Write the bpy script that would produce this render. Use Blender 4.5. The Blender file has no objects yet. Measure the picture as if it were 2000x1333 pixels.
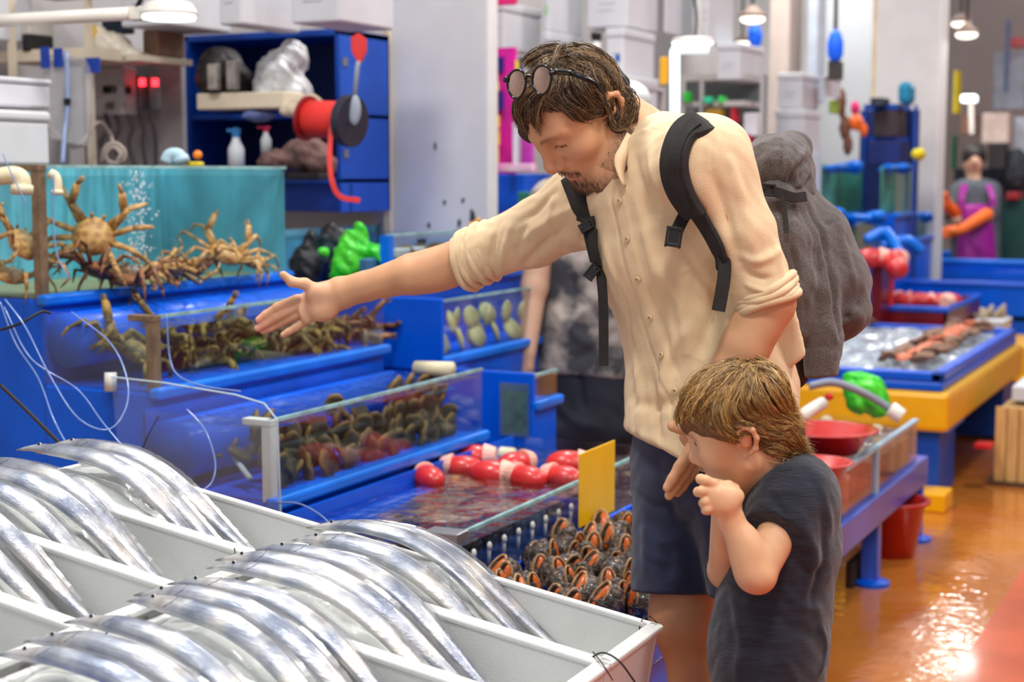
import bpy, bmesh, math, random
import numpy as np
from mathutils import Vector, Matrix, noise as mnoise
from mathutils.bvhtree import BVHTree

random.seed(7); rng = np.random.default_rng(7)
SC = bpy.context.scene
COL = SC.collection

# ------------------------------------------------------------------ camera
F_PX, CAM_H = 3000.0, 1.33
YAW, PITCH = math.atan(1480 / F_PX), math.atan(326 / F_PX)
_fh = np.array([-math.sin(YAW), math.cos(YAW), 0.0])
CR = np.array([math.cos(YAW), math.sin(YAW), 0.0])            # camera right
CF = _fh * math.cos(PITCH) - np.array([0, 0, 1.0]) * math.sin(PITCH)   # camera forward
CU = np.cross(CR, CF)                                         # camera up
CC = np.array([0.0, 0.0, CAM_H])
cam_data = bpy.data.cameras.new('camera'); cam = bpy.data.objects.new('camera', cam_data)
COL.objects.link(cam); SC.camera = cam
cam.location = CC
cam.rotation_euler = Matrix(((CR[0], CU[0], -CF[0]), (CR[1], CU[1], -CF[1]), (CR[2], CU[2], -CF[2]))).to_euler()
cam_data.sensor_width = 36.0
cam_data.lens = 36.0 * F_PX / 2000.0
cam_data.clip_end = 200
cam_data.dof.use_dof = True
cam_data.dof.focus_distance = 2.55
cam_data.dof.aperture_fstop = 4.0

# ------------------------------------------------------------------ world, lamps of the hall, exposure
w = bpy.data.worlds.new('hall_light'); SC.world = w; w.use_nodes = True
w.node_tree.nodes['Background'].inputs[0].default_value = (0.93, 0.96, 1.0, 1)
w.node_tree.nodes['Background'].inputs[1].default_value = 0.5
SC.view_settings.view_transform = 'Standard'; SC.view_settings.look = 'None'
SC.view_settings.gamma = 1.0; SC.view_settings.use_curve_mapping = False
SC.view_settings.exposure = 0.22
def area_light(loc, power, size, col=(1, .965, .92), size_y=None):
    l = bpy.data.lights.new('hall_lamp', 'AREA'); l.energy = power; l.color = col
    l.shape = 'RECTANGLE' if size_y else 'DISK'; l.size = size
    if size_y: l.size_y = size_y
    o = bpy.data.objects.new('hall_lamp', l); COL.objects.link(o); o.location = loc
    return o
SC.cycles.max_bounces = 5; SC.cycles.diffuse_bounces = 2; SC.cycles.glossy_bounces = 2; SC.cycles.transparent_max_bounces = 12; SC.cycles.caustics_reflective = False; SC.cycles.caustics_refractive = False
for (x, y, p) in [(-.2, .9, 46), (-2.2, 2.4, 50), (.5, 3.6, 46), (-2.3, 5.2, 48), (-.4, 6.8, 42), (-2.6, 8.6, 42), (-.6, 10.5, 38), (-3.2, 12.0, 34), (1.6, 1.6, 36)]:
    area_light((x, y, 3.6), p, .55)
area_light((-1.95, 11.3, 2.25), 9, .35)                              # low pendant over the aisle, mirrored in the wet floor

# ------------------------------------------------------------------ helpers
def at(px, py, d):
    return CC + (CF + CR * (px - 1000) / F_PX - CU * (py - 666.5) / F_PX) * d
def onx(px, py, x):
    r = CF + CR * (px - 1000) / F_PX - CU * (py - 666.5) / F_PX
    return CC + r * (x / r[0])
def ony(px, py, y):
    r = CF + CR * (px - 1000) / F_PX - CU * (py - 666.5) / F_PX
    return CC + r * (y / r[1])
def onz(px, py, z):
    r = CF + CR * (px - 1000) / F_PX - CU * (py - 666.5) / F_PX
    return CC + r * ((z - CAM_H) / r[2])
def V3(*a): return np.array(a, float)
def unit(v): v = np.asarray(v, float); return v / (np.linalg.norm(v) + 1e-12)
def s2l(c):
    c = c / 255.0
    return c / 12.92 if c <= .04045 else ((c + .055) / 1.055) ** 2.4
def rgb(r, g, b): return (s2l(r), s2l(g), s2l(b), 1.0)

_M = {}
def mat(name, col, rough=.5, metal=0., var=.08, scale=8., bump=0., bscale=60., coat=0., spec=.5, sss=0., sheen=0., col2=None, wave=None, attr=False, emit=0., aniso=None, lo=.4, hi=.6, stretch=None, trans=0., ior=1.45):
    if name in _M: return _M[name]
    m = bpy.data.materials.new(name); m.use_nodes = True; _M[name] = m
    nt = m.node_tree; N = nt.nodes; L = nt.links; b = N['Principled BSDF']
    b.inputs['Roughness'].default_value = rough; b.inputs['Metallic'].default_value = metal
    b.inputs['Specular IOR Level'].default_value = spec; b.inputs['IOR'].default_value = ior
    if coat: b.inputs['Coat Weight'].default_value = coat; b.inputs['Coat Roughness'].default_value = .08
    if sss:
        b.inputs['Subsurface Weight'].default_value = sss
        b.inputs['Subsurface Radius'].default_value = (.012, .005, .0025); b.inputs['Subsurface Scale'].default_value = 1.0
    if sheen: b.inputs['Sheen Weight'].default_value = sheen; b.inputs['Sheen Roughness'].default_value = .5
    if trans: b.inputs['Transmission Weight'].default_value = trans
    tc = N.new('ShaderNodeTexCoord'); co = tc.outputs['Object']
    if stretch:
        mp = N.new('ShaderNodeMapping'); mp.inputs['Scale'].default_value = stretch; L.new(co, mp.inputs['Vector']); co = mp.outputs[0]
    nz = N.new('ShaderNodeTexNoise'); nz.inputs['Scale'].default_value = scale; nz.inputs['Detail'].default_value = 5; L.new(co, nz.inputs['Vector'])
    rp = N.new('ShaderNodeValToRGB'); rp.color_ramp.elements[0].position = lo; rp.color_ramp.elements[1].position = hi
    c = np.array(col[:3]); c2 = np.array(col2[:3]) if col2 is not None else np.clip(c * (1 + var), 0, 1)
    c1 = c if col2 is not None else c * (1 - var)
    rp.color_ramp.elements[0].color = (*c1, 1); rp.color_ramp.elements[1].color = (*c2, 1)
    L.new(nz.outputs['Fac'], rp.inputs['Fac']); out = rp.outputs['Color']
    if attr:
        at_ = N.new('ShaderNodeAttribute'); at_.attribute_name = 'Col'
        mx = N.new('ShaderNodeMix'); mx.data_type = 'RGBA'; mx.blend_type = 'MULTIPLY'; mx.inputs[0].default_value = 1
        L.new(at_.outputs['Color'], mx.inputs[6]); L.new(out, mx.inputs[7]); out = mx.outputs[2]
    L.new(out, b.inputs['Base Color'])
    if emit:
        L.new(out, b.inputs['Emission Color']); b.inputs['Emission Strength'].default_value = emit
    if bump:
        n2 = N.new('ShaderNodeTexNoise'); n2.inputs['Scale'].default_value = bscale; n2.inputs['Detail'].default_value = 4; L.new(co, n2.inputs['Vector'])
        if wave:
            n2 = N.new('ShaderNodeTexWave'); n2.inputs['Scale'].default_value = bscale; n2.inputs['Distortion'].default_value = wave; L.new(co, n2.inputs['Vector'])
        bp = N.new('ShaderNodeBump'); bp.inputs['Strength'].default_value = bump; bp.inputs['Distance'].default_value = .01
        L.new(n2.outputs['Fac'], bp.inputs['Height']); L.new(bp.outputs[0], b.inputs['Normal'])
    return m
def glass_mat(name, tint=(.9, .96, .97), gloss=.12, rough=.02, bump=0., bscale=30., haze=0., hazecol=(.8, .9, .95)):
    """thin pane: light passes straight through, with a fresnel mirror film and optional milky scratches"""
    if name in _M: return _M[name]
    m = bpy.data.materials.new(name); m.use_nodes = True; _M[name] = m
    nt = m.node_tree; N = nt.nodes; L = nt.links; N.remove(N['Principled BSDF']); o = N['Material Output']
    t = N.new('ShaderNodeBsdfTransparent'); t.inputs[0].default_value = (*tint, 1)
    g = N.new('ShaderNodeBsdfGlossy'); g.inputs['Roughness'].default_value = rough; g.inputs[0].default_value = (1, 1, 1, 1)
    fr = N.new('ShaderNodeLayerWeight'); fr.inputs['Blend'].default_value = .5
    pw = N.new('ShaderNodeMath'); pw.operation = 'POWER'; pw.inputs[1].default_value = 4.; L.new(fr.outputs['Facing'], pw.inputs[0])
    ad = N.new('ShaderNodeMath'); ad.operation = 'MULTIPLY_ADD'; ad.inputs[1].default_value = .7; ad.inputs[2].default_value = gloss * .15
    L.new(pw.outputs[0], ad.inputs[0])
    mx = N.new('ShaderNodeMixShader'); L.new(ad.outputs[0], mx.inputs[0]); L.new(t.outputs[0], mx.inputs[1]); L.new(g.outputs[0], mx.inputs[2])
    last = mx.outputs[0]
    if bump:
        nz = N.new('ShaderNodeTexNoise'); nz.inputs['Scale'].default_value = bscale; nz.inputs['Detail'].default_value = 2
        tc = N.new('ShaderNodeTexCoord'); L.new(tc.outputs['Object'], nz.inputs['Vector'])
        bp = N.new('ShaderNodeBump'); bp.inputs['Strength'].default_value = bump; bp.inputs['Distance'].default_value = .02
        L.new(nz.outputs['Fac'], bp.inputs['Height']); L.new(bp.outputs[0], g.inputs['Normal']); L.new(bp.outputs[0], fr.inputs['Normal'])
    if haze:
        df = N.new('ShaderNodeBsdfDiffuse'); df.inputs[0].default_value = (*hazecol, 1)
        nz = N.new('ShaderNodeTexNoise'); nz.inputs['Scale'].default_value = 6; nz.inputs['Detail'].default_value = 6
        tc = N.new('ShaderNodeTexCoord'); L.new(tc.outputs['Object'], nz.inputs['Vector'])
        ml = N.new('ShaderNodeMath'); ml.operation = 'MULTIPLY'; ml.inputs[1].default_value = haze * 2; L.new(nz.outputs['Fac'], ml.inputs[0])
        m2 = N.new('ShaderNodeMixShader'); L.new(ml.outputs[0], m2.inputs[0]); L.new(last, m2.inputs[1]); L.new(df.outputs[0], m2.inputs[2]); last = m2.outputs[0]
    L.new(last, o.inputs['Surface'])
    return m
def emit_mat(name, col, strength):
    if name in _M: return _M[name]
    m = bpy.data.materials.new(name); m.use_nodes = True; _M[name] = m
    b = m.node_tree.nodes['Principled BSDF']; b.inputs['Base Color'].default_value = (*col[:3], 1)
    b.inputs['Emission Color'].default_value = (*col[:3], 1); b.inputs['Emission Strength'].default_value = strength
    return m

def base_of(co):
    co = np.asarray(co).reshape(-1, 3)
    return Vector(((co[:, 0].min() + co[:, 0].max()) / 2, (co[:, 1].min() + co[:, 1].max()) / 2, co[:, 2].min()))
def tag(o, label=None, cat=None, group=None, kind=None):
    if label: o['label'] = label
    if cat: o['category'] = cat
    if group: o['group'] = group
    if kind: o['kind'] = kind
    return o
def thing(name, label, cat, loc=(0, 0, 0), group=None, rz=0.):
    o = bpy.data.objects.new(name, None); COL.objects.link(o); o.location = loc; o.rotation_euler = (0, 0, rz); o.empty_display_size = .05
    return tag(o, label, cat, group)
def wmat(o):
    m = Matrix.LocRotScale(o.location, o.rotation_euler, o.scale)
    return m if o.parent is None else wmat(o.parent) @ o.matrix_parent_inverse @ m
def parent_keep(o, p):
    """parent o (its mesh given in world space) under p without moving it"""
    o.parent = p; o.matrix_parent_inverse = wmat(p).inverted()
_KIDS = {}
def copy_tree(o, parent=None):
    """a thing, its parts and their sub-parts"""
    if o.name not in _KIDS: _KIDS[o.name] = list(o.children)
    c = o.copy(); COL.objects.link(c); c.parent = parent
    for ch in _KIDS[o.name]: copy_tree(ch, c)
    return c
def np_mesh(name, v, faces):
    me = bpy.data.meshes.new(name); v = np.asarray(v, np.float32)
    if isinstance(faces, np.ndarray):
        n, k = faces.shape
        me.vertices.add(len(v)); me.vertices.foreach_set('co', v.ravel())
        me.loops.add(n * k); me.loops.foreach_set('vertex_index', faces.astype(np.int32).ravel())
        me.polygons.add(n); me.polygons.foreach_set('loop_start', np.arange(0, n * k, k, dtype=np.int32))
        me.update(calc_edges=True); me.validate()
    else:
        me.from_pydata(v.tolist(), [], faces); me.update()
    return me
def set_smooth(me, on=True):
    me.polygons.foreach_set('use_smooth', [on] * len(me.polygons))
def set_col(me, c):
    a = me.color_attributes.new('Col', 'FLOAT_COLOR', 'POINT')
    c = np.asarray(c, np.float32)
    if c.shape[1] == 3: c = np.concatenate([c, np.ones((len(c), 1), np.float32)], 1)
    a.data.foreach_set('color', c.ravel())
class MB:
    def __init__(s): s.v = []; s.f = []
    def add(s, v, f):
        n = len(s.v); s.v += [tuple(float(c) for c in p) for p in v]; s.f += [tuple(i + n for i in q) for q in f]; return s
    def box(s, a, b):
        (x0, y0, z0), (x1, y1, z1) = np.minimum(a, b), np.maximum(a, b)
        return s.add([(x0, y0, z0), (x1, y0, z0), (x1, y1, z0), (x0, y1, z0), (x0, y0, z1), (x1, y0, z1), (x1, y1, z1), (x0, y1, z1)],
                     [(0, 3, 2, 1), (4, 5, 6, 7), (0, 1, 5, 4), (1, 2, 6, 5), (2, 3, 7, 6), (3, 0, 4, 7)])
    def obox(s, c, ax, h):
        c = np.asarray(c, float); ax = [np.asarray(a, float) * k for a, k in zip(ax, h)]
        v = [c + i * ax[0] + j * ax[1] + k * ax[2] for k in (-1, 1) for (i, j) in ((-1, -1), (1, -1), (1, 1), (-1, 1))]
        return s.add(v, [(0, 3, 2, 1), (4, 5, 6, 7), (0, 1, 5, 4), (1, 2, 6, 5), (2, 3, 7, 6), (3, 0, 4, 7)])
    def hexa(s, v): return s.add(v, [(0, 3, 2, 1), (4, 5, 6, 7), (0, 1, 5, 4), (1, 2, 6, 5), (2, 3, 7, 6), (3, 0, 4, 7)])
    def tube(s, pts, r, n=8, caps=True, flat=None, upv=None):
        pts = np.asarray(pts, float); m = len(pts); r = np.broadcast_to(np.asarray(r, float), (m,))
        tg = np.gradient(pts, axis=0); tg /= np.linalg.norm(tg, axis=1, keepdims=True) + 1e-12
        up = np.asarray(upv, float) if upv is not None else np.array([0, 0, 1.0])
        if upv is None and abs(tg[0] @ up) > .9: up = np.array([1.0, 0, 0])
        v = []; a = np.cross(tg[0], up); a /= np.linalg.norm(a) + 1e-12
        for i in range(m):
            a = a - tg[i] * (a @ tg[i]); a /= np.linalg.norm(a) + 1e-12; b = np.cross(a, tg[i])
            fl = 1 if flat is None else flat
            for k in range(n):
                t = 2 * math.pi * k / n; v.append(pts[i] + a * math.cos(t) * r[i] + b * math.sin(t) * r[i] * fl)
        f = [(i * n + k, i * n + (k + 1) % n, (i + 1) * n + (k + 1) % n, (i + 1) * n + k) for i in range(m - 1) for k in range(n)]
        if caps: f += [tuple(range(n - 1, -1, -1)), tuple(range((m - 1) * n, m * n))]
        return s.add(v, f)
    def lathe(s, prof, c=(0, 0, 0), n=20, ax=(0, 0, 1), sx=1., sy=1.):
        ax = unit(ax); a = unit(np.cross(ax, [0, 1, 0]) if abs(ax[1]) < .9 else np.cross(ax, [1, 0, 0])); b = np.cross(ax, a); c = np.asarray(c, float); v = []
        for (r, z) in prof:
            for k in range(n):
                t = 2 * math.pi * k / n; v.append(c + a * r * math.cos(t) * sx + b * r * math.sin(t) * sy + ax * z)
        m = len(prof)
        f = [(i * n + k, i * n + (k + 1) % n, (i + 1) * n + (k + 1) % n, (i + 1) * n + k) for i in range(m - 1) for k in range(n)]
        f += [tuple(range(n - 1, -1, -1)), tuple(range((m - 1) * n, m * n))]
        return s.add(v, f)
    def ell(s, c, r, n=14, m=8, R=None):
        c = np.asarray(c, float); v = []; R = np.eye(3) if R is None else R
        for i in range(m + 1):
            p = math.pi * i / m
            for k in range(n):
                t = 2 * math.pi * k / n
                v.append(c + R @ (np.array([math.sin(p) * math.cos(t), math.sin(p) * math.sin(t), -math.cos(p)]) * r))
        f = [(i * n + k, i * n + (k + 1) % n, (i + 1) * n + (k + 1) % n, (i + 1) * n + k) for i in range(m) for k in range(n)]
        return s.add(v, f)
    def prism(s, pts, off):
        pts = [np.asarray(p, float) for p in pts]; n = len(pts); off = np.asarray(off, float)
        return s.add(pts + [p + off for p in pts], [tuple(range(n - 1, -1, -1)), tuple(range(n, 2 * n))] + [(i, (i + 1) % n, n + (i + 1) % n, n + i) for i in range(n)])
    def build(s, name, m, parent=None, smooth=False, bevel=0., seg=2, local=False):
        me = bpy.data.meshes.new(name); me.from_pydata(s.v, [], s.f); me.update()
        return link(name, me, m, parent, smooth, bevel, seg, local)
def link(name, me, m, parent=None, smooth=False, bevel=0., seg=2, local=False):
    o = bpy.data.objects.new(name, me); COL.objects.link(o)
    if m: me.materials.append(m)
    if smooth:
        set_smooth(me)
    if bevel:
        b = o.modifiers.new('bevel', 'BEVEL'); b.width = bevel; b.segments = seg; b.limit_method = 'ANGLE'
    if parent is not None:
        if local: o.parent = parent
        else: parent_keep(o, parent)
    return o
def recenter(o):
    """put a top-level mesh object's origin at its base"""
    me = o.data; n = len(me.vertices); c = np.empty(n * 3, np.float32); me.vertices.foreach_get('co', c); c = c.reshape(-1, 3)
    b = base_of(c); me.vertices.foreach_set('co', (c - np.array(b)).ravel().astype(np.float32)); me.update(); o.location = b
    return o
def solo(name, mb, m, label, cat, group=None, **k):
    o = mb.build(name, m, **k); recenter(o); return tag(o, label, cat, group)
def struct(name, mb, m, **k): return tag(recenter(mb.build(name, m, **k)), kind='structure')
def spline(pts, n=24):
    """Catmull-Rom through pts"""
    p = np.asarray(pts, float); k = len(p)
    q = np.concatenate([[2 * p[0] - p[1]], p, [2 * p[-1] - p[-2]]]); out = []
    for u in np.linspace(0, k - 1 - 1e-9, n):
        i = int(u); t = u - i; a, b, c, d = q[i:i + 4]
        out.append(.5 * ((2 * b) + (c - a) * t + (2 * a - 5 * b + 4 * c - d) * t * t + (3 * b - a - 3 * c + d) * t ** 3))
    return np.array(out)

ORD = ['first', 'second', 'third', 'fourth', 'fifth', 'sixth', 'seventh', 'eighth', 'ninth', 'tenth', 'eleventh', 'twelfth', 'thirteenth', 'fourteenth', 'fifteenth', 'sixteenth', 'seventeenth', 'eighteenth', 'nineteenth', 'twentieth'] + ['%s' % w for w in ('twenty-first twenty-second twenty-third twenty-fourth twenty-fifth twenty-sixth twenty-seventh twenty-eighth twenty-ninth thirtieth thirty-first thirty-second thirty-third thirty-fourth thirty-fifth thirty-sixth').split()]
BLK = mat('black_plastic', rgb(14, 13, 14), .22, var=.1)
# ------------------------------------------------------------------ implicit surfaces (smooth blends of limbs) -> mesh
class SDF:
    def __init__(s): s.p = []
    def cap(s, a, b, ra, rb=None, k=.02, op='+'):
        a = np.asarray(a, float); b = np.asarray(b, float); rb = ra if rb is None else rb
        s.p.append(('c', op, k, (a + b) / 2, np.linalg.norm(b - a) / 2 + max(ra, rb), a, b, ra, rb)); return s
    def chain(s, pts, rs, k=.01, op='+'):
        for i in range(len(pts) - 1): s.cap(pts[i], pts[i + 1], rs[i], rs[i + 1], k, op)
        return s
    def ell(s, c, r, R=None, k=.02, op='+'):
        c = np.asarray(c, float); r = np.asarray(r, float); s.p.append(('e', op, k, c, r.max(), c, r, np.eye(3) if R is None else np.asarray(R, float), 0)); return s
    def ecap(s, a, b, wa, ta, wb, tb, w, k=.02, op='+'):
        a = np.asarray(a, float); b = np.asarray(b, float); ax = unit(b - a); w = unit(np.asarray(w, float) - ax * (ax @ np.asarray(w, float)))
        s.p.append(('k', op, k, (a + b) / 2, np.linalg.norm(b - a) / 2 + max(wa, wb, ta, tb), a, b, (wa, ta, wb, tb), w)); return s
    def half(s, p, n, k=.005, op='-'):
        s.p.append(('h', op, k, np.zeros(3), 1e9, np.asarray(p, float), unit(n), 0, 0)); return s
    def one(s, q, P):
        t = q[0]
        if t == 'c':
            _, _, _, _, _, a, b, ra, rb = q; ab = b - a; x = P - a; h = np.clip(x @ ab / (ab @ ab + 1e-12), 0, 1)
            return np.linalg.norm(x - h[:, None] * ab, axis=1) - (ra + (rb - ra) * h)
        if t == 'e':
            _, _, _, _, _, c, r, R, _ = q; x = (P - c) @ R; k0 = np.linalg.norm(x / r, axis=1); k1 = np.linalg.norm(x / (r * r), axis=1) + 1e-9
            return k0 * (k0 - 1) / k1
        if t == 'h': return (P - q[5]) @ q[6]
        _, _, _, _, _, a, b, (wa, ta, wb, tb), w = q
        ab = b - a; x = P - a; h = np.clip(x @ ab / (ab @ ab), 0, 1); o = x - h[:, None] * ab; rw = wa + (wb - wa) * h; rt = ta + (tb - ta) * h
        ow = o @ w; u = unit(ab); oa = o @ u; ot = o @ np.cross(u, w); m = np.minimum(rw, rt)
        k0 = np.sqrt((ow / rw) ** 2 + (ot / rt) ** 2 + (oa / m) ** 2); k1 = np.sqrt((ow / rw ** 2) ** 2 + (ot / rt ** 2) ** 2 + (oa / m ** 2) ** 2) + 1e-9
        return np.where(k0 < .3, k0 * m - m, k0 * (k0 - 1) / k1)
    def ev(s, P, idx=None):
        d = np.full(len(P), 10.0)
        for i in (range(len(s.p)) if idx is None else idx):
            q = s.p[i]; e = s.one(q, P); k = q[2]
            if q[1] == '+':
                h = np.maximum(k - np.abs(d - e), 0) / k; d = np.minimum(d, e) - h * h * k * .25
            elif q[1] == '-':
                e = -e if q[0] != 'h' else e
                h = np.maximum(k - np.abs(d - e), 0) / k; d = np.maximum(d, e) + h * h * k * .25
        return d
    def mesh(s, h, pad=.03):
        fin = [q for q in s.p if q[4] < 1e8 and q[1] == '+']
        lo = np.min([q[3] - q[4] for q in fin], 0) - pad; hi = np.max([q[3] + q[4] for q in fin], 0) + pad
        B = 8; bs = B * h; nb = np.ceil((hi - lo) / bs).astype(int)
        # coarse pass on super blocks, then on blocks
        def cull(c, rad):
            out = []
            for i, q in enumerate(s.p):
                if q[4] > 1e8 or np.linalg.norm(q[3] - c) < q[4] + rad + q[2] + .02: out.append(i)
            return out
        S = 4; G = np.stack(np.meshgrid(*[np.arange(0, n, S) for n in nb], indexing='ij'), -1).reshape(-1, 3)
        off = np.stack(np.meshgrid(*[np.arange(S)] * 3, indexing='ij'), -1).reshape(-1, 3)
        cor = np.stack(np.meshgrid(*[np.arange(B + 1)] * 3, indexing='ij'), -1).reshape(-1, 3)
        blocks, vals = [], []
        for g in G:
            gc = lo + (g + S / 2) * bs; rad = S * bs * .87; idx = cull(gc, rad)
            if not any(s.p[i][1] == '+' for i in idx): continue
            bl = g + off; bl = bl[(bl < nb).all(1)]; d = s.ev(lo + (bl + .5) * bs, idx); bl = bl[np.abs(d) < bs * 1.25]
            if not len(bl): continue
            P = (lo + (bl[:, None, :] * B + cor[None]) * h).reshape(-1, 3)
            blocks.append(bl); vals.append(s.ev(P, idx).reshape(len(bl), B + 1, B + 1, B + 1))
        bl = np.concatenate(blocks); Vv = np.concatenate(vals); ins = Vv < 0
        cs = [(i, j, k) for i in (0, 1) for j in (0, 1) for k in (0, 1)]
        cnt = sum(ins[:, i:B + i, j:B + j, k:B + k].astype(np.int8) for i, j, k in cs)
        bi, ci, cj, ck = np.nonzero((cnt > 0) & (cnt < 8))
        g = bl[bi] * B + np.stack([ci, cj, ck], 1); dim = nb * B + 2
        gid = lambda q: (q[:, 0].astype(np.int64) * dim[1] + q[:, 1]) * dim[2] + q[:, 2]
        cv = np.stack([Vv[bi, ci + i, cj + j, ck + k] for i, j, k in cs], 1); ca = np.array(cs, float)
        acc = np.zeros((len(g), 3)); nn = np.zeros(len(g))
        for p_, q_ in [(a, b) for a in range(8) for b in range(a + 1, 8) if np.abs(ca[a] - ca[b]).sum() == 1]:
            va, vb = cv[:, p_], cv[:, q_]; m = (va < 0) != (vb < 0); t = np.where(m, va / (va - vb + 1e-20), 0)
            acc += np.where(m[:, None], ca[p_] + t[:, None] * (ca[q_] - ca[p_]), 0); nn += m
        v = lo + (g + acc / nn[:, None]) * h
        ids = gid(g); order = np.argsort(ids); sid = ids[order]
        def find(q):
            k = gid(q); i = np.searchsorted(sid, k); i = np.minimum(i, len(sid) - 1); return np.where(sid[i] == k, order[i], -1)
        F = []
        for ax, (o1, o2) in ((0, (1, 2)), (1, (2, 0)), (2, (0, 1))):
            e = [0, 0, 0]; e[ax] = 1; c1 = cs.index(tuple(e)); a_, b_ = cv[:, 0] < 0, cv[:, c1] < 0; m = np.nonzero(a_ != b_)[0]
            d1 = np.zeros(3, int); d1[o1] = -1; d2 = np.zeros(3, int); d2[o2] = -1; gg = g[m]
            q = np.stack([find(gg), find(gg + d1), find(gg + d1 + d2), find(gg + d2)], 1); flip = ~a_[m]; q[flip] = q[flip][:, ::-1]
            F.append(q[(q >= 0).all(1)])
        return v, np.concatenate(F)
def smooth_normals(v, f):
    n = np.zeros_like(v); a, b, c, d = (v[f[:, i]] for i in range(4)); fn = np.cross(c - a, d - b)
    for i in range(4): np.add.at(n, f[:, i], fn)
    return n / (np.linalg.norm(n, axis=1, keepdims=True) + 1e-12)
def relax(v, f, it=2, lam=.5):
    e = np.concatenate([f[:, [0, 1]], f[:, [1, 2]], f[:, [2, 3]], f[:, [3, 0]]]); e = np.concatenate([e, e[:, ::-1]])
    cnt = np.bincount(e[:, 0], minlength=len(v))[:, None] + 1e-9
    for _ in range(it):
        acc = np.stack([np.bincount(e[:, 0], weights=v[e[:, 1], i], minlength=len(v)) for i in range(3)], 1)
        v = v + lam * (acc / cnt - v)
    return v
def seg_dist(P, pts):
    """distance of points to a polyline, and arc parameter 0..1"""
    pts = np.asarray(pts, float); best = np.full(len(P), 9.0); par = np.zeros(len(P)); L = np.r_[0, np.cumsum(np.linalg.norm(np.diff(pts, axis=0), axis=1))]
    for i in range(len(pts) - 1):
        a, b = pts[i], pts[i + 1]; ab = b - a; h = np.clip((P - a) @ ab / (ab @ ab + 1e-12), 0, 1); d = np.linalg.norm(P - a - h[:, None] * ab, axis=1)
        m = d < best; best[m] = d[m]; par[m] = (L[i] + h[m] * (L[i + 1] - L[i])) / L[-1]
    return best, par
def vnoise(P, sc, seed=0.):
    """cheap smooth pseudo noise in [-1,1]"""
    x, y, z = (np.asarray(P) * sc + seed * 7.13).T
    return (np.sin(x + 1.7 * np.sin(.8 * y + .3 * z)) * np.cos(.9 * y + 1.3 * np.sin(.7 * z + .5 * x)) + .5 * np.sin(1.9 * z + 1.1 * np.sin(1.3 * x) + 2.1 * y)) / 1.5
def strands(name, S, rad, col, m, parent, sides=3):
    """S (n,p,3) strand points, rad (n,p), col (n,p,3) -> one mesh of thin tapered tubes"""
    n, p, _ = S.shape; tg = np.gradient(S, axis=1); tg /= np.linalg.norm(tg, axis=2, keepdims=True) + 1e-12
    a = np.cross(tg, np.array([.31, .17, .93])); a /= np.linalg.norm(a, axis=2, keepdims=True) + 1e-9; b = np.cross(a, tg)
    th = 2 * np.pi * np.arange(sides) / sides
    v = S[:, :, None, :] + rad[:, :, None, None] * (a[:, :, None, :] * np.cos(th)[None, None, :, None] + b[:, :, None, :] * np.sin(th)[None, None, :, None])
    idx = np.arange(n * p * sides).reshape(n, p, sides); nx = np.roll(idx, -1, 2)
    f = np.stack([idx[:, :-1], nx[:, :-1], nx[:, 1:], idx[:, 1:]], -1).reshape(-1, 4)
    me = np_mesh(name, v.reshape(-1, 3), f); set_smooth(me); set_col(me, np.repeat(col.reshape(-1, 3), sides, 0))
    return link(name, me, m, parent)
# ------------------------------------------------------------------ garments, straps
CB = np.stack([CR, CF, CU], 1)                      # columns: right, depth, up
def cdir(r, d, u): return CB @ np.array([r, d, u], float)
SKIN = mat('skin', (1, 1, 1, 1), rough=.48, var=.05, scale=30, attr=True, bump=.05, bscale=700, spec=.4)
def body_mesh(name, pieces, colf, parent):
    """several overlapping skin pieces, joined into one mesh of one body"""
    vs, fs, n = [], [], 0
    for S, h in pieces:
        v, f = S.mesh(h); v = relax(v, f, 1, .4); vs.append(v); fs.append(f + n); n += len(v)
    v = np.concatenate(vs); f = np.concatenate(fs); me = np_mesh(name, v, f); set_smooth(me)
    set_col(me, colf(v)); return link(name, me, SKIN, parent), v, f
def cloth(name, S, h, m, parent, folds=(), wr=0., wsc=30., colf=None, extra=None, seed=1.):
    v, f = S.mesh(h); v = relax(v, f, 2, .5); n = smooth_normals(v, f)
    dsp = np.zeros(len(v))
    if len(folds):
        T = BVHTree.FromPolygons(v.tolist(), f.tolist())
        for (pts, wd, dep) in folds:
            q = []
            for p in pts:
                o = Vector(CC); d = Vector(at(p[0], p[1], 1.0) - CC).normalized(); hit = T.ray_cast(o, d)[0]
                if hit is not None: q.append(np.array(hit))
            if len(q) < 2: continue
            q = spline(q, max(6, 4 * len(q))); sel = np.nonzero(((v > q.min(0) - 4 * wd) & (v < q.max(0) + 4 * wd)).all(1))[0]
            if not len(sel): continue
            d, t = seg_dist(v[sel], q); dsp[sel] += dep * np.exp(-(d / wd) ** 2) * np.sqrt(np.clip(4 * t * (1 - t) + .05, 0, 1))
    if wr: dsp += wr * vnoise(v, wsc, seed) + .5 * wr * vnoise(v, wsc * 2.1, seed + 3)
    if extra is not None: dsp += extra(v, n)
    v = v + n * dsp[:, None]
    me = np_mesh(name, v, f); set_smooth(me)
    if colf is not None: set_col(me, colf(v))
    o = link(name, me, m, parent); return o, BVHTree.FromPolygons(v.tolist(), f.tolist())
def cast(T, px, py, lift=0., dflt=2.6):
    """the point of a garment seen through a place of the photograph, and its outward normal"""
    o = Vector(CC); d = Vector(at(px, py, 1.0) - CC).normalized(); h, n, _, _ = T.ray_cast(o, d)
    if h is None: return at(px, py, dflt), -CF
    h = np.array(h); n = np.array(n); n = -n if n @ np.array(d) > 0 else n
    return h + n * lift, n
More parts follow.
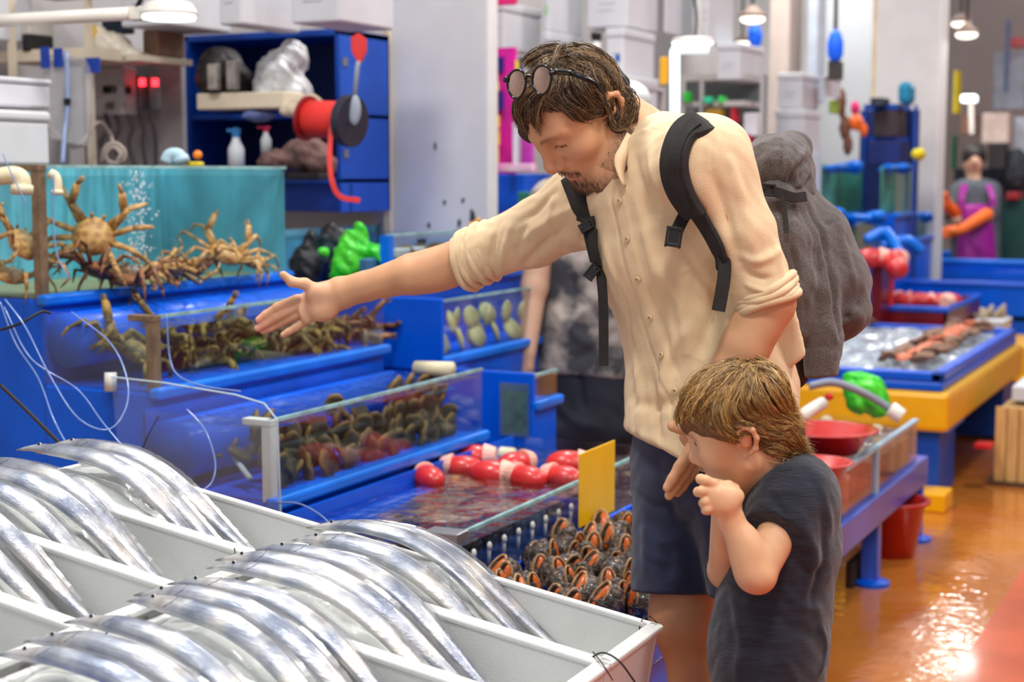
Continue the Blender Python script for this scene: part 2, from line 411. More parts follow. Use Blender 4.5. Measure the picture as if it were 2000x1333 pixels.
def ribbon(pts, nrm, wd, th, mb=None):
    """flat strap of width wd and thickness th along pts"""
    pts = np.asarray(pts, float); nrm = np.asarray(nrm, float); m = len(pts); tg = np.gradient(pts, axis=0); wd = np.broadcast_to(wd, (m,)); v = []
    for i in range(m):
        t = unit(tg[i]); s = unit(np.cross(t, nrm[i])); n = unit(np.cross(s, t)); h = wd[i] / 2
        v += [pts[i] - s * h, pts[i] - s * h * .9 + n * th, pts[i] + s * h * .9 + n * th, pts[i] + s * h]
    f = [(i * 4 + k, i * 4 + (k + 1) % 4, i * 4 + 4 + (k + 1) % 4, i * 4 + 4 + k) for i in range(m - 1) for k in range(4)] + [(3, 2, 1, 0), tuple(range(4 * m - 4, 4 * m))]
    return (mb or MB()).add(v, f)
def strap_on(T, px, wd, th, n=24, lift=.001, mb=None, dflt=2.6):
    P, N = zip(*[cast(T, x, y, lift, dflt) for x, y in spline(px, n)])
    P = np.array(P); N = np.array(N)
    for _ in range(2): P[1:-1] = (P[:-2] + 2 * P[1:-1] + P[2:]) / 4; N[1:-1] = (N[:-2] + 2 * N[1:-1] + N[2:]) / 4
    return ribbon(P, N, wd, th, mb)
# ================================================================== SETTING
def floor_mat():
    m = bpy.data.materials.new('wet_epoxy_floor'); m.use_nodes = True; nt = m.node_tree; N = nt.nodes; L = nt.links; b = N['Principled BSDF']
    tc = N.new('ShaderNodeTexCoord'); n1 = N.new('ShaderNodeTexNoise'); n1.inputs['Scale'].default_value = 1.6; n1.inputs['Detail'].default_value = 6; L.new(tc.outputs['Object'], n1.inputs['Vector'])
    r = N.new('ShaderNodeValToRGB'); r.color_ramp.elements[0].position = .35; r.color_ramp.elements[1].position = .7
    r.color_ramp.elements[0].color = rgb(178, 98, 34); r.color_ramp.elements[1].color = rgb(206, 132, 58); L.new(n1.outputs['Fac'], r.inputs[0]); L.new(r.outputs[0], b.inputs['Base Color'])
    n2 = N.new('ShaderNodeTexNoise'); n2.inputs['Scale'].default_value = 2.6; n2.inputs['Detail'].default_value = 3; L.new(tc.outputs['Object'], n2.inputs['Vector'])
    mr = N.new('ShaderNodeMapRange'); mr.inputs[1].default_value = .4; mr.inputs[2].default_value = .62; mr.inputs[3].default_value = .05; mr.inputs[4].default_value = .3; L.new(n2.outputs['Fac'], mr.inputs[0]); L.new(mr.outputs[0], b.inputs['Roughness'])
    n3 = N.new('ShaderNodeTexNoise'); n3.inputs['Scale'].default_value = 22; n3.inputs['Detail'].default_value = 2; L.new(tc.outputs['Object'], n3.inputs['Vector'])
    bp = N.new('ShaderNodeBump'); bp.inputs['Strength'].default_value = .12; bp.inputs['Distance'].default_value = .02; L.new(n3.outputs['Fac'], bp.inputs['Height']); L.new(bp.outputs[0], b.inputs['Normal'])
    b.inputs['Coat Weight'].default_value = .6; b.inputs['Coat Roughness'].default_value = .04; L.new(bp.outputs[0], b.inputs['Coat Normal'])
    return m
struct('floor', MB().box((-9, -2, -.12), (5, 24, 0)), floor_mat())
struct('trim_1', MB().box((-.70, -2, .0005), (5, 24, .004)), mat('red_floor_paint', rgb(196, 86, 42), .25, var=.12, scale=3, coat=.4, bump=.06, bscale=20))
WALLM = mat('grey_wall', rgb(186, 182, 182), .8, var=.05, scale=2)
WHITEW = mat('white_paint', rgb(222, 222, 222), .65, var=.05, scale=3)
BEIGEP = mat('beige_edge', rgb(226, 208, 180), .7)
struct('wall_left', MB().box((-4.3, -2, 0), (-4.15, 24, 4.6)), WALLM)
struct('wall_back', MB().box((-9, 16.0, 0), (5, 16.15, 4.6)), mat('far_wall', rgb(200, 190, 186), .8, var=.04, scale=1.5))
struct('wall_right', MB().box((4.9, -2, 0), (5.0, 24, 4.6)), WALLM)
def pillar(name, x0, x1, y0, y1, edge=True):
    o = struct(name, MB().box((x0, y0, 0), (x1, y1, 4.6)), WHITEW, bevel=.012)
    if edge:
        for (x, y) in ((x0, y0),): MB().box((x - .012, y - .012, 0), (x + .018, y + .018, 4.6)).build('corner_strip', BEIGEP, o)
    return o
P1 = pillar('trim_2', ony(757, 400, 5.25)[0], ony(956, 400, 5.25)[0], 5.25, 5.33)
STN = mat('black_mould', rgb(70, 72, 78), .9)
for (px, py, w, h) in ((850, 285, 4, 10), (897, 437, 5, 14), (923, 428, 8, 24), (826, 470, 14, 20), (868, 396, 5, 6), (880, 505, 8, 8), (905, 392, 4, 6), (838, 440, 5, 8), (915, 470, 8, 14)):
    c = ony(px, py, 5.25); k = c[1] / 5.25; s = 5.9 / 3000; pts = [(c[0] + w * s * math.cos(a) * random.uniform(.5, 1.2), 5.2485, c[2] + h * s * math.sin(a) * random.uniform(.5, 1.2)) for a in np.linspace(0, 2 * math.pi, 10)[:-1]]
    MB().prism(pts, (0, -.0012, 0)).build('stain', STN, P1)
pillar('trim_3', ony(1702, 300, 10.6)[0], ony(1832, 300, 10.6)[0], 10.6, 10.85); pillar('trim_4', -3.7, -3.2, 11.2, 11.7)
struct('trim_5', MB().box((-3.6, 12.9, 0), (-2.5, 13.05, 4.6)), mat('panel_grey', rgb(196, 202, 208), .7, var=.03, scale=2))
# ================================================================== LIVE TANKS
BLUE = mat('blue_fibreglass', rgb(0, 92, 224), .34, var=.1, scale=5, coat=.1, spec=.3, bump=.05, bscale=25)
BLUE2 = mat('blue_fibreglass_light', rgb(4, 116, 232), .28, var=.12, scale=6, coat=.2, spec=.4)
GLASS = glass_mat('tank_glass', (.93, .97, .97), .2); GLASSE = glass_mat('tank_glass_worn', (.92, .96, .97), .2, .04, haze=.016)
WATER = glass_mat('tank_water', (.86, .95, .98), .35, .02, bump=.55, bscale=26); WATERD = glass_mat('dark_water', (.9, .92, .95), .3, .02, bump=.6, bscale=22)
ALU = mat('brushed_metal', rgb(150, 146, 140), .35, metal=.8, var=.1); BROWN = mat('brown_post', rgb(120, 100, 78), .5, var=.2, scale=30); PVC = mat('white_pvc', rgb(222, 222, 214), .4); CREAM = mat('cream_pvc', rgb(216, 206, 172), .45)
CYAN = mat('cyan_tank_wall', rgb(96, 186, 206), .4, var=.2, scale=7, stretch=(1, 6, .5)); DARKP = mat('dark_tank_floor', rgb(28, 40, 70), .5)
def tank(label, xb, xf, y0, y1, z0, z1, wz, base_z=0., rail=.03, back=None, water=WATER, post=ALU, endm=GLASS, group='live tanks of the blue stepped stall', floor=BLUE, far=GLASS, blank=None, posts=True, name='glass_tank'):
    t = thing(name, label, 'tank', ((xb + xf) / 2, (y0 + y1) / 2, base_z), group); g = .006
    MB().box((xb, y0, base_z), (xf, y1, z0)).build('base', BLUE, t, bevel=.008)
    MB().box((xf - .012, y0 - .012, z0 - rail * .6), (xf + .022, y1 + .012, z0 + rail * .4)).build('rail', BLUE2, t, bevel=.008)
    MB().box((xf - g, y0, z0), (xf, y1, z1)).build('front_pane', GLASS, t)
    MB().box((xb, y0, z0), (xf - g, y0 + g, z1)).build('end_pane', endm if blank is None else blank, t)
    MB().box((xb, y1 - g, z0), (xf - g, y1, z1)).build('end_pane', far, t)
    MB().box((xb, y0 + g, z0), (xb + g, y1 - g, z1)).build('back_pane', back or BLUE, t)
    MB().box((xb + g, y0 + g, z0), (xf - g, y1 - g, z0 + .004)).build('tank_floor', floor, t)
    MB().box((xf - .008, y0 - .002, z1 - .004), (xf + .002, y1 + .002, z1 + .004)).build('top_edge', mat('glass_edge', rgb(150, 190, 190), .2, var=.2, scale=20), t)
    if posts:
        MB().box((xf - .022, y0 - .005, z0), (xf + .004, y0 + .022, z1)).build('corner_post', post, t, bevel=.002)
        MB().box((xf - .075, y0 - .006, z1 - .012), (xf + .005, y0 + .024, z1 + .004)).build('corner_bracket', post, t, bevel=.002)
    MB().box((xb + g, y0 + g, wz - .001), (xf - g, y1 - g, wz)).build('water', water, t)
    return t
T1 = tank('tall cyan tank of snow crabs at the top of the blue stepped stall', -3.25, -2.78, 2.95, 4.03, 1.015, 1.35, 1.325, back=CYAN, post=BROWN, far=CYAN, floor=mat('sandy_floor', rgb(150, 150, 110), .7), endm=GLASSE)
T2 = tank('middle tank heaped with brown hairy crabs', -2.775, -2.42, 2.94, 4.02, .80, .985, .955, post=BROWN, endm=GLASSE)
T3 = tank('lower tank packed with dark golden-rimmed abalone shells', -2.415, -2.04, 2.88, 3.94, .575, .765, .745, water=WATERD, post=PVC, endm=GLASSE)
T0 = tank('low shallow tank of flatfish with red floats', -2.01, -1.55, 2.86, 4.08, .36, .55, .52, water=WATERD, post=ALU, floor=DARKP, endm=GLASSE)
# moulded blue lips behind each lower tank
for (t, x, z, r, y0, y1) in ((T2, -2.70, .915, .07, 2.95, 4.0), (T3, -2.335, .672, .075, 2.89, 3.92), (T0, -1.965, .475, .04, 2.88, 4.05)):
    MB().tube([(x, y0, z), (x, y1, z)], r, 24).build('moulded_lip', BLUE, t, smooth=True)
MB().box((-2.0, 3.62, .365), (-1.56, 3.626, .54)).build('divider_pane', GLASS, T0)
for k in range(9):                                                   # added pale knobs standing in for reflections on the front glass
    y = 2.93 + .075 * k
    MB().lathe([(.002, 0), (.009, .002), (.01, .006), (.003, .008)], (-1.543, y, .50), 10, (1, 0, .2)).tube([(-1.54, y, .50), (-1.54, y, .46)], .004, 6).build('clip', PVC, T0, smooth=True)
    if k % 2: MB().lathe([(.002, 0), (.009, .002), (.01, .006), (.003, .008)], (-1.543, y + .02, .43), 10, (1, 0, .2)).build('clip', PVC, T0, smooth=True)
MB().box((-1.62, 2.845, .535), (-1.535, 2.90, .56)).build('steel_bracket', mat('steel_plate', rgb(178, 180, 184), .3, metal=.9), T0, bevel=.002)
# hood of clear acrylic round the near end of the abalone tank
AC = thing('acrylic_shield', 'bent clear acrylic splash shield at the near end of the abalone tank', 'shield', (-2.25, 2.84, .5))
arc = [(-2.46, 2.83, .85)] + [(x, 2.83, z) for x, z in ((-2.3, .845), (-2.1, .83), (-2.02, .815), (-1.985, .78))] + [(-1.98, 2.83, .57), (-2.44, 2.83, .59)]
MB().prism(arc, (0, .005, 0)).build('sheet', glass_mat('scratched_acrylic', (.9, .94, .97), .35, .06, haze=.022, hazecol=(.72, .8, .9)), AC)
MB().tube([(p[0], p[1], p[2]) for p in arc[:6]], .0022, 6).build('polished_edge', mat('acrylic_edge', rgb(190, 215, 230), .15), AC)
# air hoses
CLR = mat('clear_hose', rgb(120, 150, 214), .15, var=.1, coat=.5); BLKH = mat('black_hose', rgb(34, 26, 24), .5)
def hose(lbl, pts, r, m, n=40, name='air_hose', g='thin clear air hoses on the stall end'):
    return solo(name, MB().tube(spline([at(*p) for p in pts], n), r * .62, 8), m, lbl, 'hose', g, smooth=True)
hose('thin clear air hose running straight down the blue stall end to the fish', [(0, 590, 3.3), (30, 670, 3.3), (75, 740, 3.28), (105, 820, 3.24), (140, 885, 3.15)], .0028, CLR)
hose('thin clear air hose looping across the crab tank end', [(10, 585, 3.32), (50, 640, 3.28), (95, 730, 3.26), (150, 815, 3.26), (210, 840, 3.27), (245, 800, 3.3), (248, 740, 3.35), (215, 670, 3.42), (140, 610, 3.5)], .0028, CLR)
hose('thin clear air hose slanting down beside the looped one', [(8, 600, 3.34), (60, 700, 3.28), (150, 760, 3.26), (200, 825, 3.24), (250, 885, 3.2)], .0026, CLR)
hose('thin clear air hose curling over the middle tank onto the acrylic shield', [(325, 615, 3.66), (332, 700, 3.66), (350, 735, 3.6), (400, 755, 3.5), (470, 765, 3.45)], .003, CLR)
hose('thin clear air hose bowed in front of the lowest blue lip', [(365, 800, 3.45), (400, 840, 3.42), (420, 900, 3.4), (415, 940, 3.38), (395, 960, 3.36)], .003, CLR)
hose('clear hose arching from the shield down to the far fish box', [(540, 982, 3.35), (585, 985, 3.2), (630, 1010, 3.05), (660, 1045, 2.9)], .0035, CLR)
hose('thin clear hose hanging in front of the tall crab tank', [(5, 300, 3.6), (25, 345, 3.6), (48, 390, 3.6), (50, 400, 3.6)], .0022, CLR)
hose('clear hose curving down inside the tall crab tank', [(105, 340, 3.72), (105, 440, 3.72), (112, 500, 3.72), (135, 545, 3.72)], .0028, CLR)
hose('thick brown-black hose slanting across the blue stall end', [(0, 752, 3.25), (50, 800, 3.2), (110, 860, 3.12), (145, 893, 3.05)], .0062, BLKH, name='water_hose', g='dark hoses on the stall end')
hose('short black cable bent against the blue stall end', [(0, 645, 3.3), (40, 632, 3.3), (80, 610, 3.32), (98, 612, 3.34)], .005, BLKH, name='cable', g='dark hoses on the stall end')
hose('black wire tie by the lowest blue lip', [(270, 895, 3.35), (290, 850, 3.36), (310, 812, 3.38)], .0025, BLKH, name='wire', g='dark hoses on the stall end')
def pipe(lbl, pts, r, m=CREAM, name='drain_pipe', collar=True):
    o = thing(name, lbl, 'pipe', pts[-1]); P = spline(pts, 16) if len(pts) > 2 else np.array(pts)
    MB().tube(P, r, 14).build('pipe', m, o, smooth=True)
    if collar: d = unit(P[-1] - P[-2]); MB().tube([P[-1] - d * r * .9, P[-1] + d * r * .1], r * 1.22, 14).build('collar', m, o, smooth=True)
    return o
pipe('cream elbow pipe inside the tall crab tank left of the post', [at(0, 345, 3.75), at(28, 342, 3.75), at(42, 352, 3.75), at(43, 378, 3.75)], .022)
pipe('cream elbow pipe inside the tall crab tank right of the post', [at(98, 338, 3.85), at(108, 345, 3.85), at(112, 358, 3.85), at(112, 380, 3.85)], .012)
pipe('pale blue-white elbow resting on the tall tank rim', [at(325, 318, 4.5), at(332, 304, 4.5), at(348, 303, 4.5), at(356, 318, 4.5)], .02, mat('pale_pvc', rgb(170, 200, 215), .4))
pipe('white standpipe stub inside the middle crab tank', [at(216, 765, 3.78), at(216, 728, 3.78)], .015, PVC, collar=False)
pipe('cream overflow pipe lying across the abalone tank water', [at(812, 720, 4.45), at(884, 722, 4.4)], .022, collar=False)
pipe('cream pipe stub at the far corner of the flatfish tank', [at(950, 885, 4.55), at(1003, 890, 4.5)], .022, CREAM, collar=False)
pipe('bright white rod lying at the bottom behind the acrylic shield', [at(458, 895, 3.7), at(488, 935, 3.62)], .007, PVC, collar=False)
bub = MB()
for k in range(260):
    bub.ell(at(random.gauss(268, 16), random.uniform(335, 540), 4.12 + random.uniform(-.06, .06)), (random.uniform(.0015, .0045),) * 3, 6, 4)
tag(recenter(bub.build('air_bubbles', glass_mat('bubble', (.95, 1, 1), .8, .05, haze=.25, hazecol=(.9, .97, 1)), smooth=True)), 'column of fine air bubbles rising in the tall crab tank', 'bubbles', kind='stuff')

# ------------------------------------------------------------------ crabs
def crab_mesh(kind, pose):
    """returns parts in local space: x right, y forward, z up; body about 1 unit wide"""
    parts = []
    mb = MB(); n, m = 18, 9; v = []
    for i in range(m + 1):
        p = math.pi * i / m
        for k in range(n):
            t = 2 * math.pi * k / n; x = math.sin(p) * math.cos(t); y = math.sin(p) * math.sin(t); z = -math.cos(p)
            w = 1 - .22 * max(0, y) ** 2; bump_ = 1 + .04 * math.sin(9 * x) * math.cos(8 * y)
            v.append((.5 * x * w * bump_, .46 * y * bump_, .2 * z * (1.15 if z > 0 else .8) * bump_))
    mb.add(v, [(i * n + k, i * n + (k + 1) % n, (i + 1) * n + (k + 1) % n, (i + 1) * n + k) for i in range(m) for k in range(n)])
    for s in (-1, 1): mb.tube([(s * .13, .42, .05), (s * .15, .5, .12)], [.03, .045], 6)
    parts.append(('carapace', mb)); R = random.Random(pose)
    ll = 1.0 if kind == 'snow' else .62; th = .07 if kind == 'snow' else .085
    for s in (-1, 1):
        for i in range(4):
            a = math.radians(-52 + 32 * i) + R.uniform(-.2, .2); d = V3(s * math.cos(a), math.sin(a), 0); up = R.uniform(.1, .75) if pose else .35
            p0 = V3(s * .36, .3 * math.sin(a), 0); p1 = p0 + (d * .75 + V3(0, 0, up)) * ll * .75; p2 = p1 + (d * .6 + V3(0, 0, R.uniform(-1.0, .15))) * ll * .62; p3 = p2 + (d * .15 + V3(0, 0, R.uniform(-.9, -.2))) * ll * .5
            parts.append(('leg', MB().tube([p0, (p0 + p1) / 2, p1 - d * .02], [th, th * 1.15, th * .9], 7, flat=.6).tube([p1, (p1 + p2) / 2, p2], [th * .9, th * .95, th * .7], 7, flat=.6).tube([p2, (p2 + p3) / 2, p3], [th * .65, th * .45, .012], 6)))
        q0 = V3(s * .28, .34, .02); q1 = q0 + V3(s * .32, .25, R.uniform(.05, .4)); q2 = q1 + V3(-s * .1, .38, R.uniform(-.2, .4))
        c = MB().tube([q0, q1], [th, th * 1.2], 7).tube([q1, (q1 + q2) / 2, q2], [th * 1.1, th * 1.5, th * 1.2], 8, flat=.7)
        c.tube([q2, q2 + V3(-s * .05, .12, .08), q2 + V3(-s * .1, .2, .03)], [th * .7, th * .5, .015], 6).tube([q2, q2 + V3(-s * .09, .1, -.04), q2 + V3(-s * .12, .19, .0)], [th * .5, th * .35, .015], 6)
        parts.append(('claw', c))
    return parts
SNOW = mat('snow_crab_shell', rgb(196, 158, 96), .45, col2=rgb(150, 108, 58), scale=6, bump=.2, bscale=30); HAIRY = mat('hairy_crab_shell', rgb(160, 124, 48), .5, col2=rgb(92, 76, 34), scale=5, bump=.5, bscale=20); DARKC = mat('dark_crab_shell', rgb(92, 62, 34), .45, col2=rgb(150, 92, 52), scale=5, bump=.4, bscale=20)
def rot(ax, ay, az): return Matrix.Rotation(az, 3, 'Z') @ Matrix.Rotation(ay, 3, 'Y') @ Matrix.Rotation(ax, 3, 'X')
_CP = {}
def crab(label, pos, size, e, m, kind, pose, group):
    key = (kind, pose, m.name)
    if key in _CP: o = copy_tree(_CP[key]); tag(o, label, 'crab', group)
    else:
        o = thing('snow_crab' if kind == 'snow' else 'hairy_crab', label, 'crab', (0, 0, 0), group); _CP[key] = o
        for (nm, mb) in crab_mesh(kind, pose): mb.build(nm, m, o, smooth=True, local=True)
    o.location = pos; o.scale = (size,) * 3; o.rotation_euler = rot(*e).to_euler(); return o
SG_ = 'snow crabs in the tall cyan tank'
crab('pale snow crab rearing up with spread legs against the glass', at(183, 462, 4.02), .115, (1.25, .2, .5), SNOW, 'snow', 3, SG_)
crab('dark-bellied snow crab lying below the rearing one', at(190, 530, 4.04), .1, (.3, .3, 2.2), DARKC, 'snow', 5, SG_)
crab('red-brown snow crab flat on the floor in the middle of the tall tank', at(248, 545, 4.09), .1, (.2, .1, .3), DARKC, 'snow', 8, SG_)
crab('pale snow crab lying on its back with legs in the air', at(330, 525, 4.28), .1, (2.8, .2, 1.2), SNOW, 'snow', 11, SG_)
crab('yellow snow crab heaped on top at the right of the tall tank', at(440, 498, 4.48), .105, (.5, .3, .8), SNOW, 'snow', 3, SG_)
crab('small snow crab at the far right end of the tall tank', at(495, 515, 4.61), .075, (.3, -.2, 2.0), SNOW, 'snow', 11, SG_)
crab('snow crab with crossed legs on the floor, centre right of the tall tank', at(385, 520, 4.41), .095, (.4, .2, 4.0), SNOW, 'snow', 8, SG_)
crab('pale snow crab lying in front of the bubble column', at(285, 530, 4.16), .09, (2.6, .3, 2.9), SNOW, 'snow', 5, SG_)
crab('snow crab pressed in the left corner behind the brown post', at(45, 478, 3.91), .1, (1.0, .3, 1.5), SNOW, 'snow', 5, SG_)
crab('snow crab lying low at the left edge of the tall tank', at(20, 540, 3.96), .09, (.2, .3, .4), SNOW, 'snow', 8, SG_)
HG_ = 'brown crabs heaped in the middle tank'
hc = [(205, 668, 'left end, behind the end glass'), (265, 690, 'left end, just behind the brown post'), (350, 672, 'right of the brown post at the top'), (385, 700, 'right of the brown post at the bottom'), (430, 668, 'left of the fingertips at the surface'), (455, 715, 'near the front glass below the fingertips'), (505, 690, 'right below the pointing fingers'),
      (555, 690, 'under the open palm, the roundest one'), (600, 672, 'below the wrist'), (640, 690, 'right of the round one, low down'), (665, 658, 'reddish, right of the middle'), (705, 668, 'reddish, at the right end'), (580, 650, 'just under the palm at the back'), (480, 645, 'at the back, behind the fingertips'), (320, 650, 'at the back near the brown post'), (400, 640, 'at the back, left of the fingertips'), (535, 725, 'low at the front glass under the hand'), (620, 712, 'low at the front glass, right half'), (680, 700, 'reddish, low at the right')]
for i, (px, py, w_) in enumerate(hc):
    xx = random.uniform(-2.65, -2.57); p = onx(px, py, xx); p[2] = min(max(p[2], .835), .94)
    crab('brown crab in the middle tank, ' + w_, p, random.uniform(.105, .13), (random.uniform(-.6, .8), random.uniform(-.5, .5), random.uniform(0, 6.3)), (DARKC if px > 630 else HAIRY), 'hairy', (2, 4, 6, 9)[i % 4], HG_)
# ------------------------------------------------------------------ abalone shells
SHELL = mat('abalone_shell', (1, 1, 1, 1), .35, var=.35, scale=14, bump=.5, bscale=30, attr=True)
def shell_mesh(seed):
    R = random.Random(seed); n, m = 20, 8; v = []; c = []
    for i in range(m + 1):
        p = math.pi * i / m
        for k in range(n):
            t = 2 * math.pi * k / n; wob = 1 + .06 * math.sin(3 * t + seed) + .04 * math.sin(7 * t); x, y, z = math.sin(p) * math.cos(t), math.sin(p) * math.sin(t), -math.cos(p)
            v.append((x * wob, .8 * y * wob, .32 * z + .05 * math.sin(6 * x))); e = math.sin(p) ** 6; c.append(np.array((.035, .022, .009)) * (1 - e) + np.array((.30, .17, .035)) * e)
    me = np_mesh('shell', v, np.array([(i * n + k, i * n + (k + 1) % n, (i + 1) * n + (k + 1) % n, (i + 1) * n + k) for i in range(m) for k in range(n)])); set_smooth(me); set_col(me, c); me.materials.append(SHELL); return me
SM = [shell_mesh(i) for i in range(4)]
lean = ('leaning left', 'leaning right', 'standing on edge', 'tipped forward')
k = 0; LAY = ('bottom layer', 'second layer from the bottom', 'middle layer', 'fourth layer up', 'top layer')
for row in range(5):
    for col in range(17):
        y = 2.97 + col * .055 + (row % 2) * .027; zz = .608 + row * .031; xx = -2.10 - .015 * row
        if row == 4 and col not in (0, 1, 7, 12, 13, 14, 15, 16) or (row == 3 and col in (5, 9, 10, 11)): continue
        o = bpy.data.objects.new('abalone', SM[k % 4]); COL.objects.link(o); o.location = (xx + random.uniform(-.015, .015), y, zz); s = random.uniform(.034, .042); o.scale = (s, s, s)
        o.rotation_euler = (random.uniform(-.5, .5), 1.57 + random.uniform(-.6, .6), random.uniform(-.5, .5))
        tag(o, 'golden-rimmed abalone behind the front glass, %s, %s from the left' % (LAY[row], ORD[col]), 'abalone', 'abalone stacked in the lower tank'); k += 1
for col in range(15):
    for q in range(2):
        o = bpy.data.objects.new('abalone', SM[k % 4]); COL.objects.link(o); o.location = (-2.2 - q * .09, 2.98 + col * .063, .64 + random.uniform(-.02, .03)); s = .038; o.scale = (s, s, s); o.rotation_euler = (random.uniform(-1, 1), random.uniform(-1, 1), random.uniform(0, 6)); k += 1
        tag(o, 'dark abalone under the water in the %s row back, %s from the left' % (('second', 'last')[q], ORD[col]), 'abalone', 'abalone at the back of the lower tank')
# ------------------------------------------------------------------ flatfish and red floats
FLAT = mat('flatfish_skin', rgb(176, 134, 82), .35, col2=rgb(98, 72, 50), scale=7, bump=.25, bscale=40, coat=.3)
def flatfish():
    t = thing('flatfish', 'brown flatfish', 'fish'); m = MB(); n = 22
    def outl(s, w): return [(s * (u - .45), w * math.sin(math.pi * min(1, u * 1.02)) ** .8 * (1 if u < .8 else 1 - (u - .8) * 3) + (.0)) for u in np.linspace(0.0, .97, n)]
    o = outl(1., .27); v = []
    for x, y in o: v += [(x, y, 0), (x, y * .5, .045 * (y / .27)), (x, 0, .055 * (y / .27)), (x, -y * .5, .045 * (y / .27)), (x, -y, 0)]
    m.add(v, [(i * 5 + k, i * 5 + k + 1, i * 5 + 6 + k, i * 5 + 5 + k) for i in range(n - 1) for k in range(4)]); m.build('body', FLAT, t, smooth=True, local=True)
    f = MB()
    for s in (-1, 1):
        q = [(x, s * y) for x, y in o[3:-2]]; q2 = [(x, s * (y + .055 + .01 * math.sin(40 * x))) for x, y in o[3:-2]]; nq = len(q); f.add([(*p, .004) for p in q] + [(*p, .001) for p in q2], [(i, i + 1, nq + i + 1, nq + i) for i in range(nq - 1)])
    f.build('fin', mat('flatfish_fin', rgb(150, 112, 70), .4, var=.3, scale=20), t, local=True)
    MB().add([(.48, .03, .01), (.48, -.03, .01), (.62, -.09, .01), (.64, 0, .012), (.62, .09, .01)], [(0, 1, 2, 3, 4)]).build('tail', mat('flatfish_fin', rgb(150, 112, 70)), t, local=True)
    for y in (.03, -.03): MB().ell((-.38, y, .035), (.014, .014, .012), 8, 5).build('eye', BLK, t, smooth=True, local=True)
    return t
ff = flatfish(); fp = [(700, 1003, 'nearest the acrylic shield'), (640, 1010, 'in the near left corner'), (760, 985, 'left of the middle, pale edged'), (830, 1010, 'in the middle by the near rim'), (800, 960, 'against the back wall'), (900, 985, 'right of the middle, longest'), (930, 955, 'under the red floats'), (990, 965, 'close to the front glass on the right'), (870, 1030, 'behind the steel bracket'), (1060, 950, 'beyond the glass divider'), (720, 965, 'along the blue back wall'), (950, 1000, 'tight behind the pale knobs on the front glass')]
for i, (px, py, w_) in enumerate(fp):
    o = ff if i == 0 else copy_tree(ff); p = onz(px, py, .47); p[0] = min(max(p[0], -1.93), -1.63); o.location = (p[0], p[1], .475 + .008 * (i % 5)); s = random.uniform(.22, .3); o.scale = (s, s, s); o.rotation_euler = (random.uniform(-.1, .1), 0, random.uniform(.9, 2.2) + (3.14 if i % 3 == 0 else 0))
    tag(o, 'brown mottled flatfish in the shallow tank, ' + w_, 'fish', 'flatfish in the shallow tank')
REDF = mat('red_float_skin', rgb(216, 44, 40), .35, col2=rgb(190, 26, 40), scale=6, coat=.3); PINKP = mat('pale_pink_patch', rgb(246, 186, 170), .5, var=.06)
def red_float(label, pos, rz, s=1., group='red floats in the shallow tank'):
    t = thing('red_float', label, 'float', pos, group); R = np.array(rot(.25, 0, rz))
    MB().ell(pos, (.062 * s, .04 * s, .036 * s), 18, 10, R=R).build('float_body', REDF, t, smooth=True)
    c = np.array(pos) + R @ V3(.03 * s, 0, .006 * s); MB().tube([c, c + R @ V3(.036 * s, 0, 0)], [.036 * s, .024 * s], 16).build('pale_end', PINKP, t, smooth=False, bevel=.004)
    return t
for (px, py, rz, w_) in ((838, 932, 2.5, 'leftmost, half under the water'), (905, 912, 3.4, 'second from the left, pale end to the left'), (960, 922, .2, 'in the middle, pale end to the right'), (925, 890, .3, 'at the back against the pipe stub'), (1030, 932, 2.9, 'right of the divider'), (1100, 932, 3.0, 'beside the yellow card'), (1108, 902, .4, 'far right, behind the yellow card'), (1005, 905, 1.2, 'at the far back')):
    p = onz(px, py, .53); red_float('red oval float with pale pink end, ' + w_, (p[0], p[1], .525), rz)
# yellow card in front of the shallow tank
YC = thing('price_card', 'blank yellow plastic card standing in front of the shallow tank', 'sign', (-1.44, 3.41, .44))
MB().box((-1.452, 3.30, .488), (-1.448, 3.52, .668)).build('card', mat('yellow_plastic', rgb(246, 188, 0), .45, var=.03), YC, bevel=.003)
MB().tube([(-1.456, 3.4, .44), (-1.456, 3.4, .6)], .004, 8).build('stick', CREAM, YC)
# ------------------------------------------------------------------ tray of sea snails
TR = thing('snail_tray', 'blue plastic tray filled with sea snails', 'tray', (-1.27, 3.1, .0))
MB().box((-1.50, 2.55, .385), (-1.03, 3.75, .40)).build('tray_floor', BLUE, TR)
for a, b in (((-1.50, 2.55, .4), (-1.49, 3.75, .455)), ((-1.04, 2.55, .4), (-1.015, 3.75, .455)), ((-1.49, 2.55, .4), (-1.04, 2.562, .455)), ((-1.49, 3.738, .4), (-1.04, 3.75, .455))): MB().box(a, b).build('tray_side', BLUE, TR, bevel=.004)
MB().box((-1.49, 2.57, .30), (-1.04, 3.73, .385)).box((-1.46, 2.6, 0), (-1.40, 2.66, .3)).box((-1.12, 2.6, 0), (-1.06, 2.66, .3)).box((-1.46, 3.64, 0), (-1.40, 3.7, .3)).box((-1.12, 3.64, 0), (-1.06, 3.7, .3)).build('stand', BLUE, TR)
SNL = mat('snail_shell', rgb(48, 34, 26), .4, col2=rgb(150, 124, 98), scale=4, lo=.5, hi=.68, bump=.5, bscale=9, coat=.3); LIP = mat('snail_lip', rgb(150, 112, 74), .4, col2=rgb(214, 170, 120), scale=8); FLESH = mat('snail_flesh', rgb(224, 116, 28), .3, col2=rgb(190, 76, 20), scale=14, coat=.4); HOLE = mat('snail_inside', rgb(40, 24, 16), .5)
